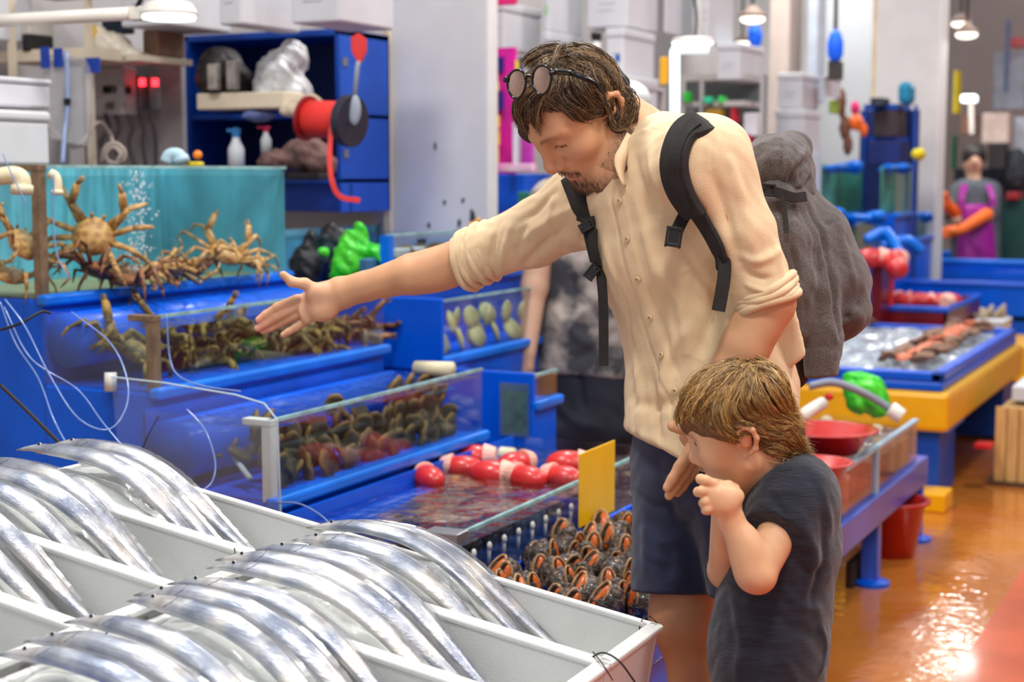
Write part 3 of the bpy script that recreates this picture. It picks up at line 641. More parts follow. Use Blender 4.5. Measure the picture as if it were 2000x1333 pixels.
def snail(seed):
    R = random.Random(seed); t = thing('sea_snail', 'sea snail', 'snail'); n, m = 16, 34; v = []
    for i in range(m + 1):                                            # spiral whorls narrowing to the spire (down), wide mouth up
        u = i / m; z = -.95 + 1.9 * u; r = .08 + .52 * math.sin(math.pi * (u * .78 + .02)) ** 1.1 * (1 if u < .78 else 1 - (u - .78) * 2.2)
        rib = 1 + (.10 * abs(math.sin(u * 13)) if u < .6 else .03)
        for k in range(n):
            a = 2 * math.pi * k / n; kn = 1 + .12 * max(0, math.sin(3 * a + u * 10)) * (u > .3); v.append((r * rib * kn * math.cos(a), r * rib * kn * math.sin(a) * .9, z + .05 * math.sin(a + u * 20)))
    MB().add(v, [(i * n + k, i * n + (k + 1) % n, (i + 1) * n + (k + 1) % n, (i + 1) * n + k) for i in range(m) for k in range(n)] + [tuple(range(n - 1, -1, -1)), tuple(range(m * n, m * n + n))]).build('shell', SNL, t, smooth=True, local=True)
    ring = [V3(.52 + .04 * math.cos(a), .30 * math.sin(a), .3 + .62 * math.cos(a)) for a in np.linspace(0, 2 * math.pi, 25)]
    MB().tube(ring, .05, 7, caps=False).build('lip', LIP, t, smooth=True, local=True)
    MB().prism([V3(.5, .26 * math.sin(a), .3 + .55 * math.cos(a)) for a in np.linspace(0, 2 * math.pi, 17)[:-1]], (.03, 0, 0)).build('opening', HOLE, t, local=True)
    q = R.uniform(.0, .12); MB().ell((.56, q, .34), (.1, .17, .5), 12, 8).build('flesh', FLESH, t, smooth=True, local=True)
    return t
prot = [snail(i) for i in range(3)]; k = 0; used = set()
for r_ in range(7):
    for c_ in range(9):
        x = -1.09 - r_ * .062 + random.uniform(-.012, .012) - (c_ % 2) * .02; y = 2.74 + c_ * .085 + random.uniform(-.015, .015) + (r_ % 2) * .03
        px = 1000 + F_PX * ((V3(x, y, .48) - CC) @ CR) / ((V3(x, y, .48) - CC) @ CF)
        if x < -1.47 or (r_ == 0 and c_ < 1): continue
        p = prot[k % 3]; o = p if k < 3 else copy_tree(p); o.location = (x, y, .455 + random.uniform(-.006, .012)); s = random.uniform(.05, .062); o.scale = (s, s, s)
        o.rotation_euler = (random.uniform(-.4, .4), random.uniform(-.75, .1), -1.15 + random.uniform(-1.1, 1.1)); k += 1
        tag(o, 'sea snail with orange flesh, %s row from the aisle, %s from the near end' % (ORD[r_], ORD[c_]), 'snail', 'sea snails packed in the blue tray')
CLM = mat('pale_clam', rgb(206, 190, 160), .45, col2=rgb(150, 130, 104), scale=12, bump=.3, bscale=30)
for i in range(22):
    y = 3.5 + random.random() * .2; x = -1.10 - .0165 * i
    o = bpy.data.objects.new('clam', SM[i % 4].copy() if i < 4 else None) if i < 4 else clm[i % 4].copy()
    if i == 0: clm = []
    if i < 4: o.data.materials.clear(); o.data.materials.append(CLM); clm.append(o)
    COL.objects.link(o); o.location = (x, y, .425 + random.random() * .03); s = .026; o.scale = (s, s, s); o.rotation_euler = (random.uniform(-.4, .4), random.uniform(-.4, .4), random.random() * 6)
    tag(o, 'pale clam at the far end of the snail tray, %s from the aisle' % ORD[i], 'clam', 'pale clams behind the sea snails')
# ------------------------------------------------------------------ the second stall behind
RB = mat('royal_blue', rgb(0, 86, 214), .35, var=.06, scale=4)
G2 = 'tanks of the second blue stall'
U1 = tank('low tank of the second stall with a small window in its blue end', -2.35, -2.02, 4.25, 4.42, .62, .71, .70, group=G2, blank=RB, posts=False, water=WATERD)
MB().box((-2.35, 4.238, 0), (-2.015, 4.25, .72)).build('end_wall', RB, U1, bevel=.006)
MB().box((-2.13, 4.230, .52), (-2.03, 4.236, .685)).build('window', glass_mat('window_teal', (.6, .8, .8), .2, haze=.2, hazecol=(.35, .45, .42)), U1); MB().box((-2.12, 4.2365, .53), (-2.04, 4.2378, .66)).build('window_inside', mat('window_inside', rgb(120, 140, 120), .5, col2=rgb(50, 70, 70), scale=30), U1)
U2 = tank('middle tank of the second stall holding pale round scallops', -2.86, -2.37, 4.3, 5.3, .735, .925, .90, base_z=.0, group=G2, blank=RB, posts=False, back=mat('teal_wall', rgb(90, 150, 165), .5, var=.2))
MB().box((-2.66, 4.288, .70), (-2.362, 4.3, .935)).build('end_wall', RB, U2, bevel=.02)
U3 = tank('top tank of the second stall with rows of brown clams', -3.2, -2.6, 4.35, 5.6, .96, 1.13, 1.11, base_z=.0, group=G2, posts=False, back=mat('teal_wall', rgb(90, 150, 165)))
MB().box((-2.625, 4.34, .96), (-2.59, 4.37, 1.13)).build('blue_post', BLUE2, U3)
SCAL = mat('pale_scallop', rgb(190, 176, 128), .5, var=.2, scale=10); BCL = mat('brown_clam', rgb(110, 84, 44), .5, col2=rgb(60, 48, 34), scale=12)
def disc(seed, m):
    mb = MB().lathe([(.002, -.008), (.03, -.007), (.042, 0), (.034, .009), (.012, .014), (.001, .015)], (0, 0, 0), 16); me = bpy.data.meshes.new('shell'); me.from_pydata(mb.v, [], mb.f); set_smooth(me); me.materials.append(m); return me
d1, d2 = disc(1, SCAL), disc(2, BCL)
for i in range(16):
    o = bpy.data.objects.new('scallop', d1); COL.objects.link(o); o.location = (-2.41 - .02 * (i % 3), 4.36 + .085 * (i // 2) + random.uniform(-.02, .02), .78 + .065 * (i % 2)); o.rotation_euler = (random.uniform(-.5, .5), 1.5 + random.uniform(-.5, .4), 0)
    tag(o, 'pale round scallop in the second stall, %s row, %s from the left' % (('lower', 'upper')[i % 2], ORD[i // 2]), 'scallop', 'scallops in the second stall')
for i in range(34):
    o = bpy.data.objects.new('clam', d2); COL.objects.link(o); o.location = (-2.64 - .015 * (i % 3), 4.42 + .035 * i, 1.02 + .03 * (i % 2)); o.rotation_euler = (1.35 + random.uniform(-.2, .2), random.uniform(-.3, .3), .3)
    tag(o, 'brown clam on edge in the second stall\'s top tank, %s from the left' % ORD[i], 'clam', 'brown clams in the second stall')
# ================================================================== FOAM BOXES OF CUTLASSFISH
BA = math.radians(8.7); BX0, BY0, BZ0 = -.835, 2.215, .62
bs_, bn_ = V3(-math.cos(BA), 0, math.sin(BA)), V3(math.sin(BA), 0, math.cos(BA))
def bp(s, y, h): return V3(BX0, 0, BZ0) + bs_ * s + bn_ * h + V3(0, y, 0)          # along the slope, across, above the rim plane
FOAM = mat('white_foam', rgb(226, 226, 224), .75, var=.02, scale=10, bump=.12, bscale=300)
ICE = mat('ice_under_film', rgb(206, 212, 210), .35, col2=rgb(228, 232, 228), scale=14, bump=.5, bscale=26, coat=.25)
def fish_mat():
    m = bpy.data.materials.new('silver_skin'); m.use_nodes = True; nt = m.node_tree; N = nt.nodes; L = nt.links; b = N['Principled BSDF']
    tc = N.new('ShaderNodeTexCoord'); at_ = N.new('ShaderNodeAttribute'); at_.attribute_name = 'Col'
    n1 = N.new('ShaderNodeTexNoise'); n1.inputs['Scale'].default_value = 16; n1.inputs['Detail'].default_value = 3; L.new(tc.outputs['Object'], n1.inputs['Vector'])
    r = N.new('ShaderNodeValToRGB'); cr = r.color_ramp; cr.elements[0].position = .34; cr.elements[1].position = .62; cr.elements[0].color = rgb(140, 150, 172); cr.elements[1].color = rgb(222, 220, 218); e = cr.elements.new(.5); e.color = rgb(186, 192, 204)
    L.new(n1.outputs['Fac'], r.inputs[0]); mx = N.new('ShaderNodeMix'); mx.data_type = 'RGBA'; mx.blend_type = 'MULTIPLY'; mx.inputs[0].default_value = 1; L.new(at_.outputs['Color'], mx.inputs[6]); L.new(r.outputs[0], mx.inputs[7]); L.new(mx.outputs[2], b.inputs['Base Color'])
    b.inputs['Metallic'].default_value = .5; b.inputs['Roughness'].default_value = .24; b.inputs['Coat Weight'].default_value = .5; b.inputs['Coat Roughness'].default_value = .08
    n2 = N.new('ShaderNodeTexNoise'); n2.inputs['Scale'].default_value = 90; n2.inputs['Detail'].default_value = 5; mp_ = N.new('ShaderNodeMapping'); mp_.inputs['Scale'].default_value = (.25, 1.6, 1.6); L.new(tc.outputs['Object'], mp_.inputs['Vector']); L.new(mp_.outputs[0], n2.inputs['Vector'])
    mr = N.new('ShaderNodeMapRange'); mr.inputs[3].default_value = .26; mr.inputs[4].default_value = .5; L.new(n1.outputs['Fac'], mr.inputs[0]); L.new(mr.outputs[0], b.inputs['Roughness'])
    bp_ = N.new('ShaderNodeBump'); bp_.inputs['Strength'].default_value = .35; bp_.inputs['Distance'].default_value = .004; L.new(n2.outputs['Fac'], bp_.inputs['Height']); L.new(bp_.outputs[0], b.inputs['Normal'])
    return m
SILV = fish_mat(); FIN = glass_mat('fish_fin', (.84, .84, .86), .3, .2, haze=.12, hazecol=(.5, .5, .52))
TIE = mat('black_tie', rgb(22, 22, 24), .4)
PITCH_Y = .2145; LR = .585
def foam_box(label, row, i):
    s0 = row * (LR + .01); s1 = s0 + LR; y1 = BY0 - i * PITCH_Y; y0 = y1 - PITCH_Y + .004; w = .011; d = -.115
    t = thing('foam_box', label, 'box', tuple(bp((s0 + s1) / 2, (y0 + y1) / 2, d - .012)), 'white foam fish boxes')
    def slab(a, b, name): (sa, ya, ha), (sb, yb, hb) = a, b; MB().hexa([bp(sa, ya, ha), bp(sb, ya, ha), bp(sb, yb, ha), bp(sa, yb, ha), bp(sa, ya, hb), bp(sb, ya, hb), bp(sb, yb, hb), bp(sa, yb, hb)][:8]).build(name, FOAM, t, bevel=.003)
    slab((s1, y0, d - .012), (s0, y1, d), 'box_floor'); slab((s1, y0, d), (s0, y0 + w, 0), 'side_wall'); slab((s1, y1 - w, d), (s0, y1, 0), 'side_wall')
    slab((s0 + w * 1.3, y0 + w, d), (s0, y1 - w, 0), 'end_wall'); slab((s1, y0 + w, d), (s1 - w * 1.3, y1 - w, -.012), 'end_wall')
    for (a, b) in (((s1, y0 - .004, -.004), (s0 - .006, y0 + w + .002, .006)), ((s1, y1 - w - .002, -.004), (s0 - .006, y1 + .002, .006))): slab(a, b, 'rim')
    slab((s0 + .016, y0, -.004), (s0 - .008, y1, .006), 'rim')
    # ice mound under film that the fish are laid over
    n, m = 30, 12; v = []; hp = lambda s: np.interp((s - s0) / LR, [.05, .2, .38, .52, .66, .8, .93, 1], [-.108, -.098, -.07, -.02, .012, .018, -.002, -.03])
    for a in range(n + 1):
        s = s0 + .015 + (LR - .03) * a / n
        for b in range(m + 1):
            y = y0 + w + (PITCH_Y - 2 * w - .004) * b / m; e = min(b, m - b) / m * 2; v.append(bp(s, y, hp(s) - .03 * (1 - min(1, e * 2.5)) ** 2 * (hp(s) > -.09) + .004 * math.sin(43 * s + 31 * y) + .003 * math.sin(90 * y - 50 * s) + random.uniform(-.001, .001)))
    MB().add(v, [(a * (m + 1) + b, a * (m + 1) + b + 1, (a + 1) * (m + 1) + b + 1, (a + 1) * (m + 1) + b) for a in range(n) for b in range(m)]).build('ice_bed', ICE, t, smooth=True)
    return s0, y0, y1
def cutlass(label, row, i, fy, seed, wd=.021, sh=0., headup=0.):
    """one ribbon-like fish: head on the ice crest at the back, body arched down to the box floor, thread tail to the front"""
    R = random.Random(seed); s0 = row * (LR + .01); yc = BY0 - i * PITCH_Y - fy * PITCH_Y
    u = np.linspace(0, 1, 64); jl = R.uniform(-.006, .006)
    S = s0 + LR * np.interp(u, [0, .1, .3, .5, .68, .82, 1], [1.055 + sh, .95 + sh, .74 + sh, .55 + sh * .8, .385 + sh * .5, .255 + sh * .3, .06])
    h = np.interp(u, [0, .06, .16, .3, .42, .52, .62, .72, .82, 1], [.012 + headup, .026 + headup, .042, .046, .032, .008, -.024, -.056, -.084, -.095]) + jl + .006
    for _ in range(6): h[1:-1] = (h[:-2] + 2 * h[1:-1] + h[2:]) / 4
    yy = yc + .012 * np.sin(u * 3.1 + R.uniform(0, 6)) + R.uniform(-.03, .03) * (u - .4)
    C_ = np.array([bp(a, b, c) for a, b, c in zip(S, yy, h)]); tg = np.gradient(C_, axis=0); tg /= np.linalg.norm(tg, axis=1, keepdims=True)
    W = wd * np.interp(u, [0, .03, .08, .13, .3, .5, .7, .85, 1], [.06, .26, .58, .82, 1, .94, .6, .25, .04]); Th = W * np.interp(u, [0, .1, .4, 1], [.8, .55, .42, .5])
    n = 16; v = []; c = []; lean_ = R.uniform(.35, .6)
    for k in range(64):
        nn = unit(np.cross(tg[k], [0, 1, 0])); nn = nn if nn[2] > 0 else -nn; sd = unit(np.cross(nn, tg[k])); a_ = sd * math.cos(lean_) + nn * math.sin(lean_); b_ = np.cross(tg[k], a_); b_ = b_ if b_ @ nn > 0 else -b_
        for q in range(n):
            t = 2 * math.pi * q / n; e = abs(math.sin(t)) ** .8 * np.sign(math.sin(t)); v.append(C_[k] + a_ * math.cos(t) * W[k] + b_ * e * Th[k])
            base = .86 + .14 * math.cos(6 * t + 20 * u[k]) * .3; dark = math.exp(-((math.cos(t) - .98) / .12) ** 2) * .5 + (.5 if u[k] < .02 else 0) + .3 * math.exp(-((u[k] - .11) / .012) ** 2) * (math.sin(t) > .1) + .35 * (math.sin(seed * 3.3 + u[k] * 23) > .9) * (math.sin(t) > 0) * (math.cos(t) > .2)
            warm = np.interp(u[k], [.4, .6, .9], [0, .12, .05]); c.append(np.clip(np.array((base + warm * .5, base, base - warm * .4)) * (1 - min(.85, dark)), 0, 1))
    f = [(k * n + q, k * n + (q + 1) % n, (k + 1) * n + (q + 1) % n, (k + 1) * n + q) for k in range(63) for q in range(n)]
    t_ = thing('cutlassfish', label, 'fish', tuple(C_[20]), 'cutlassfish laid in the foam boxes')
    me = bpy.data.meshes.new('body'); me.from_pydata([tuple(p) for p in v], [], f + [tuple(range(n - 1, -1, -1))]); set_smooth(me); set_col(me, np.array(c)); link('body', me, SILV, t_)
    # eye, gill slit, mouth, long dorsal fin
    ring = lambda k, t, k2=1.: C_[k] + (np.array(v[k * n + int(t / (2 * math.pi) * n) % n]) - C_[k]) * k2
    p = ring(5, 1.3, .86); e = MB().ell(p, (.0042,) * 3, 10, 7).build('eye', mat('fish_eye_ring', rgb(206, 212, 216), .2, metal=.6), t_, smooth=True); MB().ell(p + V3(.0006, -.0016, .0016), (.0028,) * 3, 10, 6).build('pupil', BLK, e, smooth=True)
    MB().tube([ring(1, .2, 1.01), ring(3, .4, 1.01), ring(5, .3, 1.01)], .0009, 5).build('mouth', TIE, t_)
    MB().tube([ring(8, .1, 1.005), ring(9, .8, 1.01), ring(9, 1.6, 1.01), ring(8, 2.4, 1.005)], .0008, 5).build('gill_edge', mat('gill_shadow', rgb(90, 96, 110), .4), t_)
    fv = []
    for k in range(8, 58):
        e0 = np.array(v[k * n]); o = unit(e0 - C_[k]); fh_ = .007 * math.sin(math.pi * (k - 7) / 52) ** .6 * (1 + .12 * math.sin(k * 2.4)); fv += [e0 - o * .001, e0 + o * fh_ + bn_ * .001, e0 - o * .001 - bn_ * .0006]
    MB().add(fv, [(a * 3 + b, a * 3 + (b + 1) % 3, a * 3 + 3 + (b + 1) % 3, a * 3 + 3 + b) for a in range(49) for b in range(3)]).build('dorsal_fin', FIN, t_)
    return t_
BN = ('beside the snail tray', 'second from the snail tray', 'third from the snail tray', 'nearest the camera')
kk = 0
for row in (0, 1):
    for i in range(4 if row == 0 else 5):
        rn = 'front row' if row == 0 else 'back row'; bn = BN[min(i, 3)] if i < 4 else 'last, cut by the frame'
        foam_box('white foam box, %s, %s' % (rn, bn), row, i)
        ys = ((.2, .46, .74) if row == 0 else (.2, .46, .73)) if i else ((.16, .42, .72) if row == 0 else (.18, .44, .7))
        for j, fy in enumerate(ys):
            kk += 1; cutlass('silver cutlassfish, %s, box %s, %s fish from its far wall' % (rn, bn, ORD[j]), row, i, fy, kk, wd=random.uniform(.0165, .0195), sh=random.uniform(-.03, .0) - (.02 if j == 2 else 0), headup=random.uniform(-.004, .01))
# pink scars and ties
def tie(label, pts, r=.0014): return solo('cable_tie', MB().tube(spline(pts, 22), r, 6), TIE, label, 'cable tie', 'black ties on the foam boxes', smooth=True)
def rc(px, py, h=.0):
    r = CF + CR * (px - 1000) / F_PX - CU * (py - 666.5) / F_PX; o = V3(BX0, 0, BZ0) + bn_ * h; return CC + r * (((o - CC) @ bn_) / (r @ bn_))
tie('black cable tie looped between the two front boxes at the aisle end', [rc(1150, 1300, -.01), rc(1158, 1284, .006), rc(1180, 1276, .02), rc(1210, 1293, .02), rc(1240, 1333, -.01)])
tie('straight tail of the black tie at the aisle end', [rc(1158, 1274, .012), rc(1175, 1295, .012), rc(1197, 1330, -.01)], .001)
tie('thin black tie bent over the far aisle corner of the front boxes', [rc(1248, 1233, -.01), rc(1254, 1212, .008), rc(1268, 1205, .02), rc(1288, 1222, .0)], .0009)
tie('black tie arching over the box wall below the back row tails', [rc(185, 1270, -.0), rc(205, 1240, .02), rc(235, 1226, .03), rc(256, 1237, .012)], .0012)
tie('short black tie poking up by a fish snout', [rc(464, 1142, -.005), rc(462, 1105, .0), rc(458, 1072, .045)], .0011)
tie('grey-black tie arched over the far box wall', [rc(592, 1082, .0), rc(615, 1055, .02), rc(640, 1048, .025), rc(665, 1058, .004)], .0013)
# stand under the boxes
SB = thing('display_stand', 'blue painted sloping stand under the foam fish boxes', 'stand', (-1.4, 1.6, 0))
v = [bp(-.02, .95, -.135), bp(1.22, .95, -.135), bp(1.22, 2.22, -.135), bp(-.02, 2.22, -.135)]; v2 = [p - V3(0, 0, .05) for p in v]
MB().hexa([*v2, *v]).build('sloping_top', BLUE, SB)
for (s, y) in ((.02, 1.0), (.02, 2.16), (1.16, 1.0), (1.16, 2.16)): p = bp(s, y, -.16); MB().box((p[0] - .03, y - .03, 0), (p[0] + .03, y + .03, p[2])).build('leg', BLUE, SB)
MB().box((-.90, 1.0, .1), (-.885, 2.18, .43)).build('front_panel', BLUE, SB)
# ================================================================== BEHIND THE STALL
_c, _s = math.cos(YAW), math.sin(YAW)
def fbox(px0, py0, px1, py1, d, dy=.2):
    """corners of an upright box square to the hall whose outline fills this window of the photograph at distance d"""
    dm = d + dy * .45; W = (px1 - px0) * dm / F_PX; wx = max(.012, (W - dy * _s) / _c); c = at((px0 + px1) / 2, (py0 + py1) / 2, dm); h = (py1 - py0) * dm / F_PX
    return V3(c[0] - wx / 2, c[1] - dy / 2, c[2] - h / 2), V3(c[0] + wx / 2, c[1] + dy / 2, c[2] + h / 2)
def fsolo(name, label, cat, win, d, dy, m, group=None, bevel=.006): return solo(name, MB().box(*fbox(*win, d, dy)), m, label, cat, group, bevel=bevel)
FOAM2 = mat('foam_store', rgb(206, 208, 214), .8, var=.03, scale=6); PAPER = mat('faint_print', rgb(188, 190, 200), .8)
def foam_store(label, win, d, dy=.35, tape=None, group='white foam boxes stored at the back'):
    a, b = fbox(*win, d, dy); t = thing('foam_box', label, 'box', ((a[0] + b[0]) / 2, (a[1] + b[1]) / 2, a[2]), group); zl = a[2] + (b[2] - a[2]) * .8
    MB().box(a, (b[0], b[1], zl)).build('box_body', FOAM2, t, bevel=.008); MB().box((a[0] - .006, a[1] - .006, zl), (b[0] + .006, b[1] + .006, b[2])).build('lid', FOAM2, t, bevel=.01)
    w, h = b[0] - a[0], zl - a[2]; MB().box((a[0] + w * .3, a[1] - .002, a[2] + h * .55), (a[0] + w * .7, a[1], a[2] + h * .6)).box((a[0] + w * .25, a[1] - .002, a[2] + h * .4), (a[0] + w * .65, a[1], a[2] + h * .44)).build('faint_print', PAPER, t)
    if tape is not None: MB().box((a[0] + w * .55, a[1] - .004, a[2] + h * .35), (a[0] + w * .8, a[1] - .001, a[2] + h * .55)).build('tape', tape, t)
    return t
BEI = mat('beige_steel', rgb(214, 202, 180), .6, var=.06); BLT = mat('blue_tape', rgb(12, 60, 160), .5)
# shelving at the back left
SH = thing('shelf_rack', 'beige steel shelving against the back wall, left of the blue cabinet', 'shelf', at(150, 330, 5.6))
for x in (18, 168): a, b = fbox(x, -60, x + 14, 330, 5.3, .03); MB().box((a[0], a[1], 0), (b[0], b[1], b[2])).build('upright', BEI, SH)
a, b = fbox(0, 102, 290, 124, 5.3, .3); MB().box(a, b).build('shelf_board', BEI, SH); a, b = fbox(0, -30, 290, -12, 5.3, .3); MB().box(a, b).build('shelf_board', BEI, SH)
a, b = fbox(150, 125, 372, 330, 5.75, .02); MB().box(a, b).build('back_board', mat('grey_board', rgb(142, 136, 138), .7, var=.08), SH)
fsolo('carton', 'black flat carton on the beige shelf', 'carton', (50, 70, 98, 102), 5.32, .12, mat('black_card', rgb(30, 28, 30), .7)); fsolo('device', 'grey boxy device with black lens on the beige shelf', 'device', (48, 28, 98, 70), 5.32, .12, mat('pale_card', rgb(196, 190, 184), .7))
t = thing('plastic_sack', 'crumpled white and yellow plastic sack on the beige shelf', 'sack', at(220, 122, 5.35))
S = SDF(); S.ell(at(215, 92, 5.4), (.075, .07, .05), CB, .03); S.ell(at(250, 108, 5.38), (.05, .05, .028), CB, .03); S.ell(at(188, 72, 5.4), (.035, .05, .045), CB, .03)
cloth('sack_body', S, .008, mat('white_film', rgb(214, 206, 190), .4, var=.1, scale=20), t, (), .006, 60); S = SDF(); S.ell(at(180, 66, 5.36), (.022, .03, .035), CB, .03); cloth('yellow_label', S, .008, mat('yellow_film', rgb(232, 188, 70), .4), t)
fsolo('folder', 'dark blue folder stack leaning on the sack', 'folder', (200, 40, 262, 66), 5.5, .08, mat('navy_card', rgb(44, 60, 84), .6)); fsolo('carton', 'brown carton on the shelf beside the blue cabinet', 'carton', (285, 62, 355, 112), 5.45, .15, mat('brown_card', rgb(150, 118, 98), .8, var=.1))
SHB = a, b = fbox(262, 112, 362, 124, 5.3, .3); solo('shelf_board', MB().box(a, b), BEI, 'short beige board between the shelving and the blue cabinet', 'shelf')
# clear bag with blue tape
CB_ = thing('clear_bag', 'clear plastic bag hung from the shelf with blue tape', 'bag', at(132, 318, 5.0))
pts = [at(x, y, 5.0 + .02 * math.sin(x * .1)) for x, y in ((85, 105), (180, 115), (178, 220), (170, 285), (140, 292), (100, 270), (82, 200))]; MB().prism(pts, CF * .012).build('film', glass_mat('bag_film', (.86, .86, .88), .5, .15, haze=.22, hazecol=(.66, .66, .68)), CB_)
for (x0, y0, x1, y1) in ((78, 92, 98, 133), (104, 95, 124, 131), (165, 113, 197, 142)): a, b = fbox(x0, y0, x1, y1, 4.98, .008); MB().box(a, b).build('blue_tape', BLT, CB_)
MB().tube(spline([at(130, 100, 4.97), at(132, 200, 4.97), at(126, 260, 4.95), at(122, 320, 4.9)], 20), .0075, 8).build('hose', mat('bluish_hose', rgb(140, 160, 200), .25), CB_, smooth=True); MB().tube([at(131, 193, 4.965), at(131, 205, 4.965)], .012, 8).build('clamp', BLK, CB_)
# control box, red displays, cables
KB = thing('control_box', 'grey wall control box with a row of switches', 'control box', at(222, 225, 5.6)); a, b = fbox(176, 132, 268, 226, 5.55, .08); MB().box(a, b).build('case', mat('grey_case', rgb(158, 152, 152), .5), KB, bevel=.006)
for k in range(5): p, q = fbox(203 + 11 * k, 168, 209 + 11 * k, 182, 5.53, .02); MB().box(p, q).build('switch', BLK, KB)
for k in range(2): p, q = fbox(206 + 26 * k, 200, 222 + 26 * k, 212, 5.53, .02); MB().box(p, q).build('plate', mat('dark_plate', rgb(90, 84, 86), .5), KB)
RED = emit_mat('red_led', (1, .02, .03), 6.)
for i, x in enumerate((278, 303)):
    o = thing('temperature_controller', 'small controller with a red lit display, ' + ('left' if i == 0 else 'right') + ' one of the pair', 'controller', at(x, 215, 5.6), 'controllers with red displays'); a, b = fbox(x - 11, 148, x + 11, 215, 5.58, .05); MB().box(a, b).build('case', mat('dark_grey_case', rgb(96, 92, 96), .5), o, bevel=.004)
    p, q = fbox(x - 6, 154, x + 6, 168, 5.56, .015); MB().box(p, q).build('red_display', RED, o)
def cable(label, pts, r, m, cat='cable', name='cable', group='cables under the control box'): return solo(name, MB().tube(spline([at(*p) for p in pts], 40), r, 8), m, label, cat, group, smooth=True)
GRYC = mat('grey_cable', rgb(176, 164, 156), .5)
cable('grey coiled cable resting behind the tall crab tank', [(200, 318, 5.3), (205, 290, 5.3), (225, 280, 5.3), (243, 295, 5.3), (240, 315, 5.3), (215, 318, 5.28), (207, 300, 5.27), (222, 288, 5.27), (236, 300, 5.26), (230, 314, 5.26)], .008, GRYC)
cable('pale cable sagging across the clear bag', [(75, 232, 5.1), (110, 262, 5.1), (150, 285, 5.1), (190, 240, 5.3), (215, 262, 5.4), (222, 285, 5.4)], .007, GRYC)
for i, x in enumerate((205, 225, 250, 272, 292)): cable('dark cable dropping from the control gear, %s from the left' % ORD[i], [(x, 224, 5.56), (x + 8, 250, 5.54), (x - 8 + 5 * i, 280, 5.5), (x + 12, 322, 5.45)], .008, mat('black_cable', rgb(52, 46, 52), .5))
# foam boxes left
foam_store('white foam lid stack at the left edge above the tall tank', (-90, 152, 78, 210), 4.35, .3); foam_store('white foam box standing behind the left end of the tall tank', (-90, 216, 74, 322), 4.25, .3)
foam_store('foam box with its corner above the shelf lamp, left of the top row', (250, -70, 440, 58), 5.25, .35); foam_store('foam box on top of the blue cabinet, left one', (442, -70, 576, 56), 5.1, .35); foam_store('foam box on top of the blue cabinet, right one', (578, -70, 764, 52), 5.0, .35)
fsolo('foam_slab', 'low foam slab wedged at the upper left above the shelf', 'foam', (0, -40, 40, 80), 5.2, .2, FOAM2)
# arm lamp
LEDW = emit_mat('led_disc', (.85, .97, 1.0), 2.4)
def arm_lamp(label, arm, disc_px, rpx, d, body, group='white arm lamps over the tanks'):
    t = thing('arm_lamp', label, 'lamp', at(*arm[0][:2], d), group); MB().tube([at(x, y, d) for x, y in arm], .019 if d < 5 else .02, 12).build('arm', mat('lamp_white', rgb(226, 222, 214), .4), t, smooth=True)
    c = at(*disc_px, d); r = rpx * d / F_PX; MB().lathe([(r * .3, .045), (r * .8, .035), (r, .01), (r, 0)], c, 24).build('head', mat('lamp_white', rgb(226, 222, 214)), t, smooth=True, bevel=.002); MB().lathe([(r * .93, -.004), (r * .9, -.012), (.002, -.016)], c, 24).build('led_disc', LEDW, t)
    if body: a, b = fbox(*body, d, .05); MB().box(a, b).build('bracket', mat('lamp_white', rgb(226, 222, 214)), t, bevel=.004)
    return t
L1 = arm_lamp('white arm lamp reaching in from the left above the shelving', [(-60, 44), (250, 27)], (330, 30), 56, 4.4, (245, 14, 300, 40))
MB().tube(spline([at(268, 14, 4.4), at(280, -10, 4.4), at(296, -40, 4.4)], 8), .008, 6).build('cord', BLK, L1)
# blue cabinet
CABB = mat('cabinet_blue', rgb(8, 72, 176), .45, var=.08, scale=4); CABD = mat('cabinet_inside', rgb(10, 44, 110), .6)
cx0, cx1, cy0, cy1 = -3.56, -2.945, 4.86, 5.22; zt, zb = ony(560, 60, cy0)[2], ony(560, 414, cy0)[2]; zs = ony(500, 222, cy0)[2]; zl = ony(600, 348, cy0)[2]
cx0 = ony(362, 200, cy0)[0]; cx1 = ony(655, 200, cy0)[0] + .02
CABN = thing('wall_cabinet', 'open blue wall cabinet with two shelves beside the white pillar', 'cabinet', ((cx0 + cx1) / 2, 5.04, zb))
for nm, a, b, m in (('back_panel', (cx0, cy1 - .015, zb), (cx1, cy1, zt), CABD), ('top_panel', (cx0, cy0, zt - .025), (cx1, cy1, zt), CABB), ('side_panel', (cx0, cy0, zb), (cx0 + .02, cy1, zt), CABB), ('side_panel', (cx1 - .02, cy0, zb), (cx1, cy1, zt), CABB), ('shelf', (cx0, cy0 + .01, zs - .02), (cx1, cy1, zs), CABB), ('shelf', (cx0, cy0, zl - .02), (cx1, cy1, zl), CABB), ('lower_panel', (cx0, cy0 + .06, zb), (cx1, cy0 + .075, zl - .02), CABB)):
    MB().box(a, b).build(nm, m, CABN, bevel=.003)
for z in (zb + .3 * (zt - zb), zb + .8 * (zt - zb)): MB().box((cx1, cy0 + .02, z), (cx1 + .004, cy0 + .05, z + .03)).build('hinge', ALU, CABN)
def blob(name, label, cat, ells, m, h=.008, wr=.004, ws=60, group=None, part='body'):
    t = thing(name, label, cat, at(ells[0][0], ells[0][1], ells[0][2]), group); S = SDF()
    for (px, py, d, rx, ry, rz) in ells: S.ell(at(px, py, d), (rx * d / F_PX, ry, rz * d / F_PX), CB, .02)
    cloth(part, S, h, m, t, (), wr, ws, seed=len(label)); return t
BLKF = mat('black_film', rgb(32, 26, 28), .5, var=.2, scale=20); WFILM = mat('translucent_white_film', rgb(206, 208, 212), .35, var=.12, scale=30)
dC = 5.5
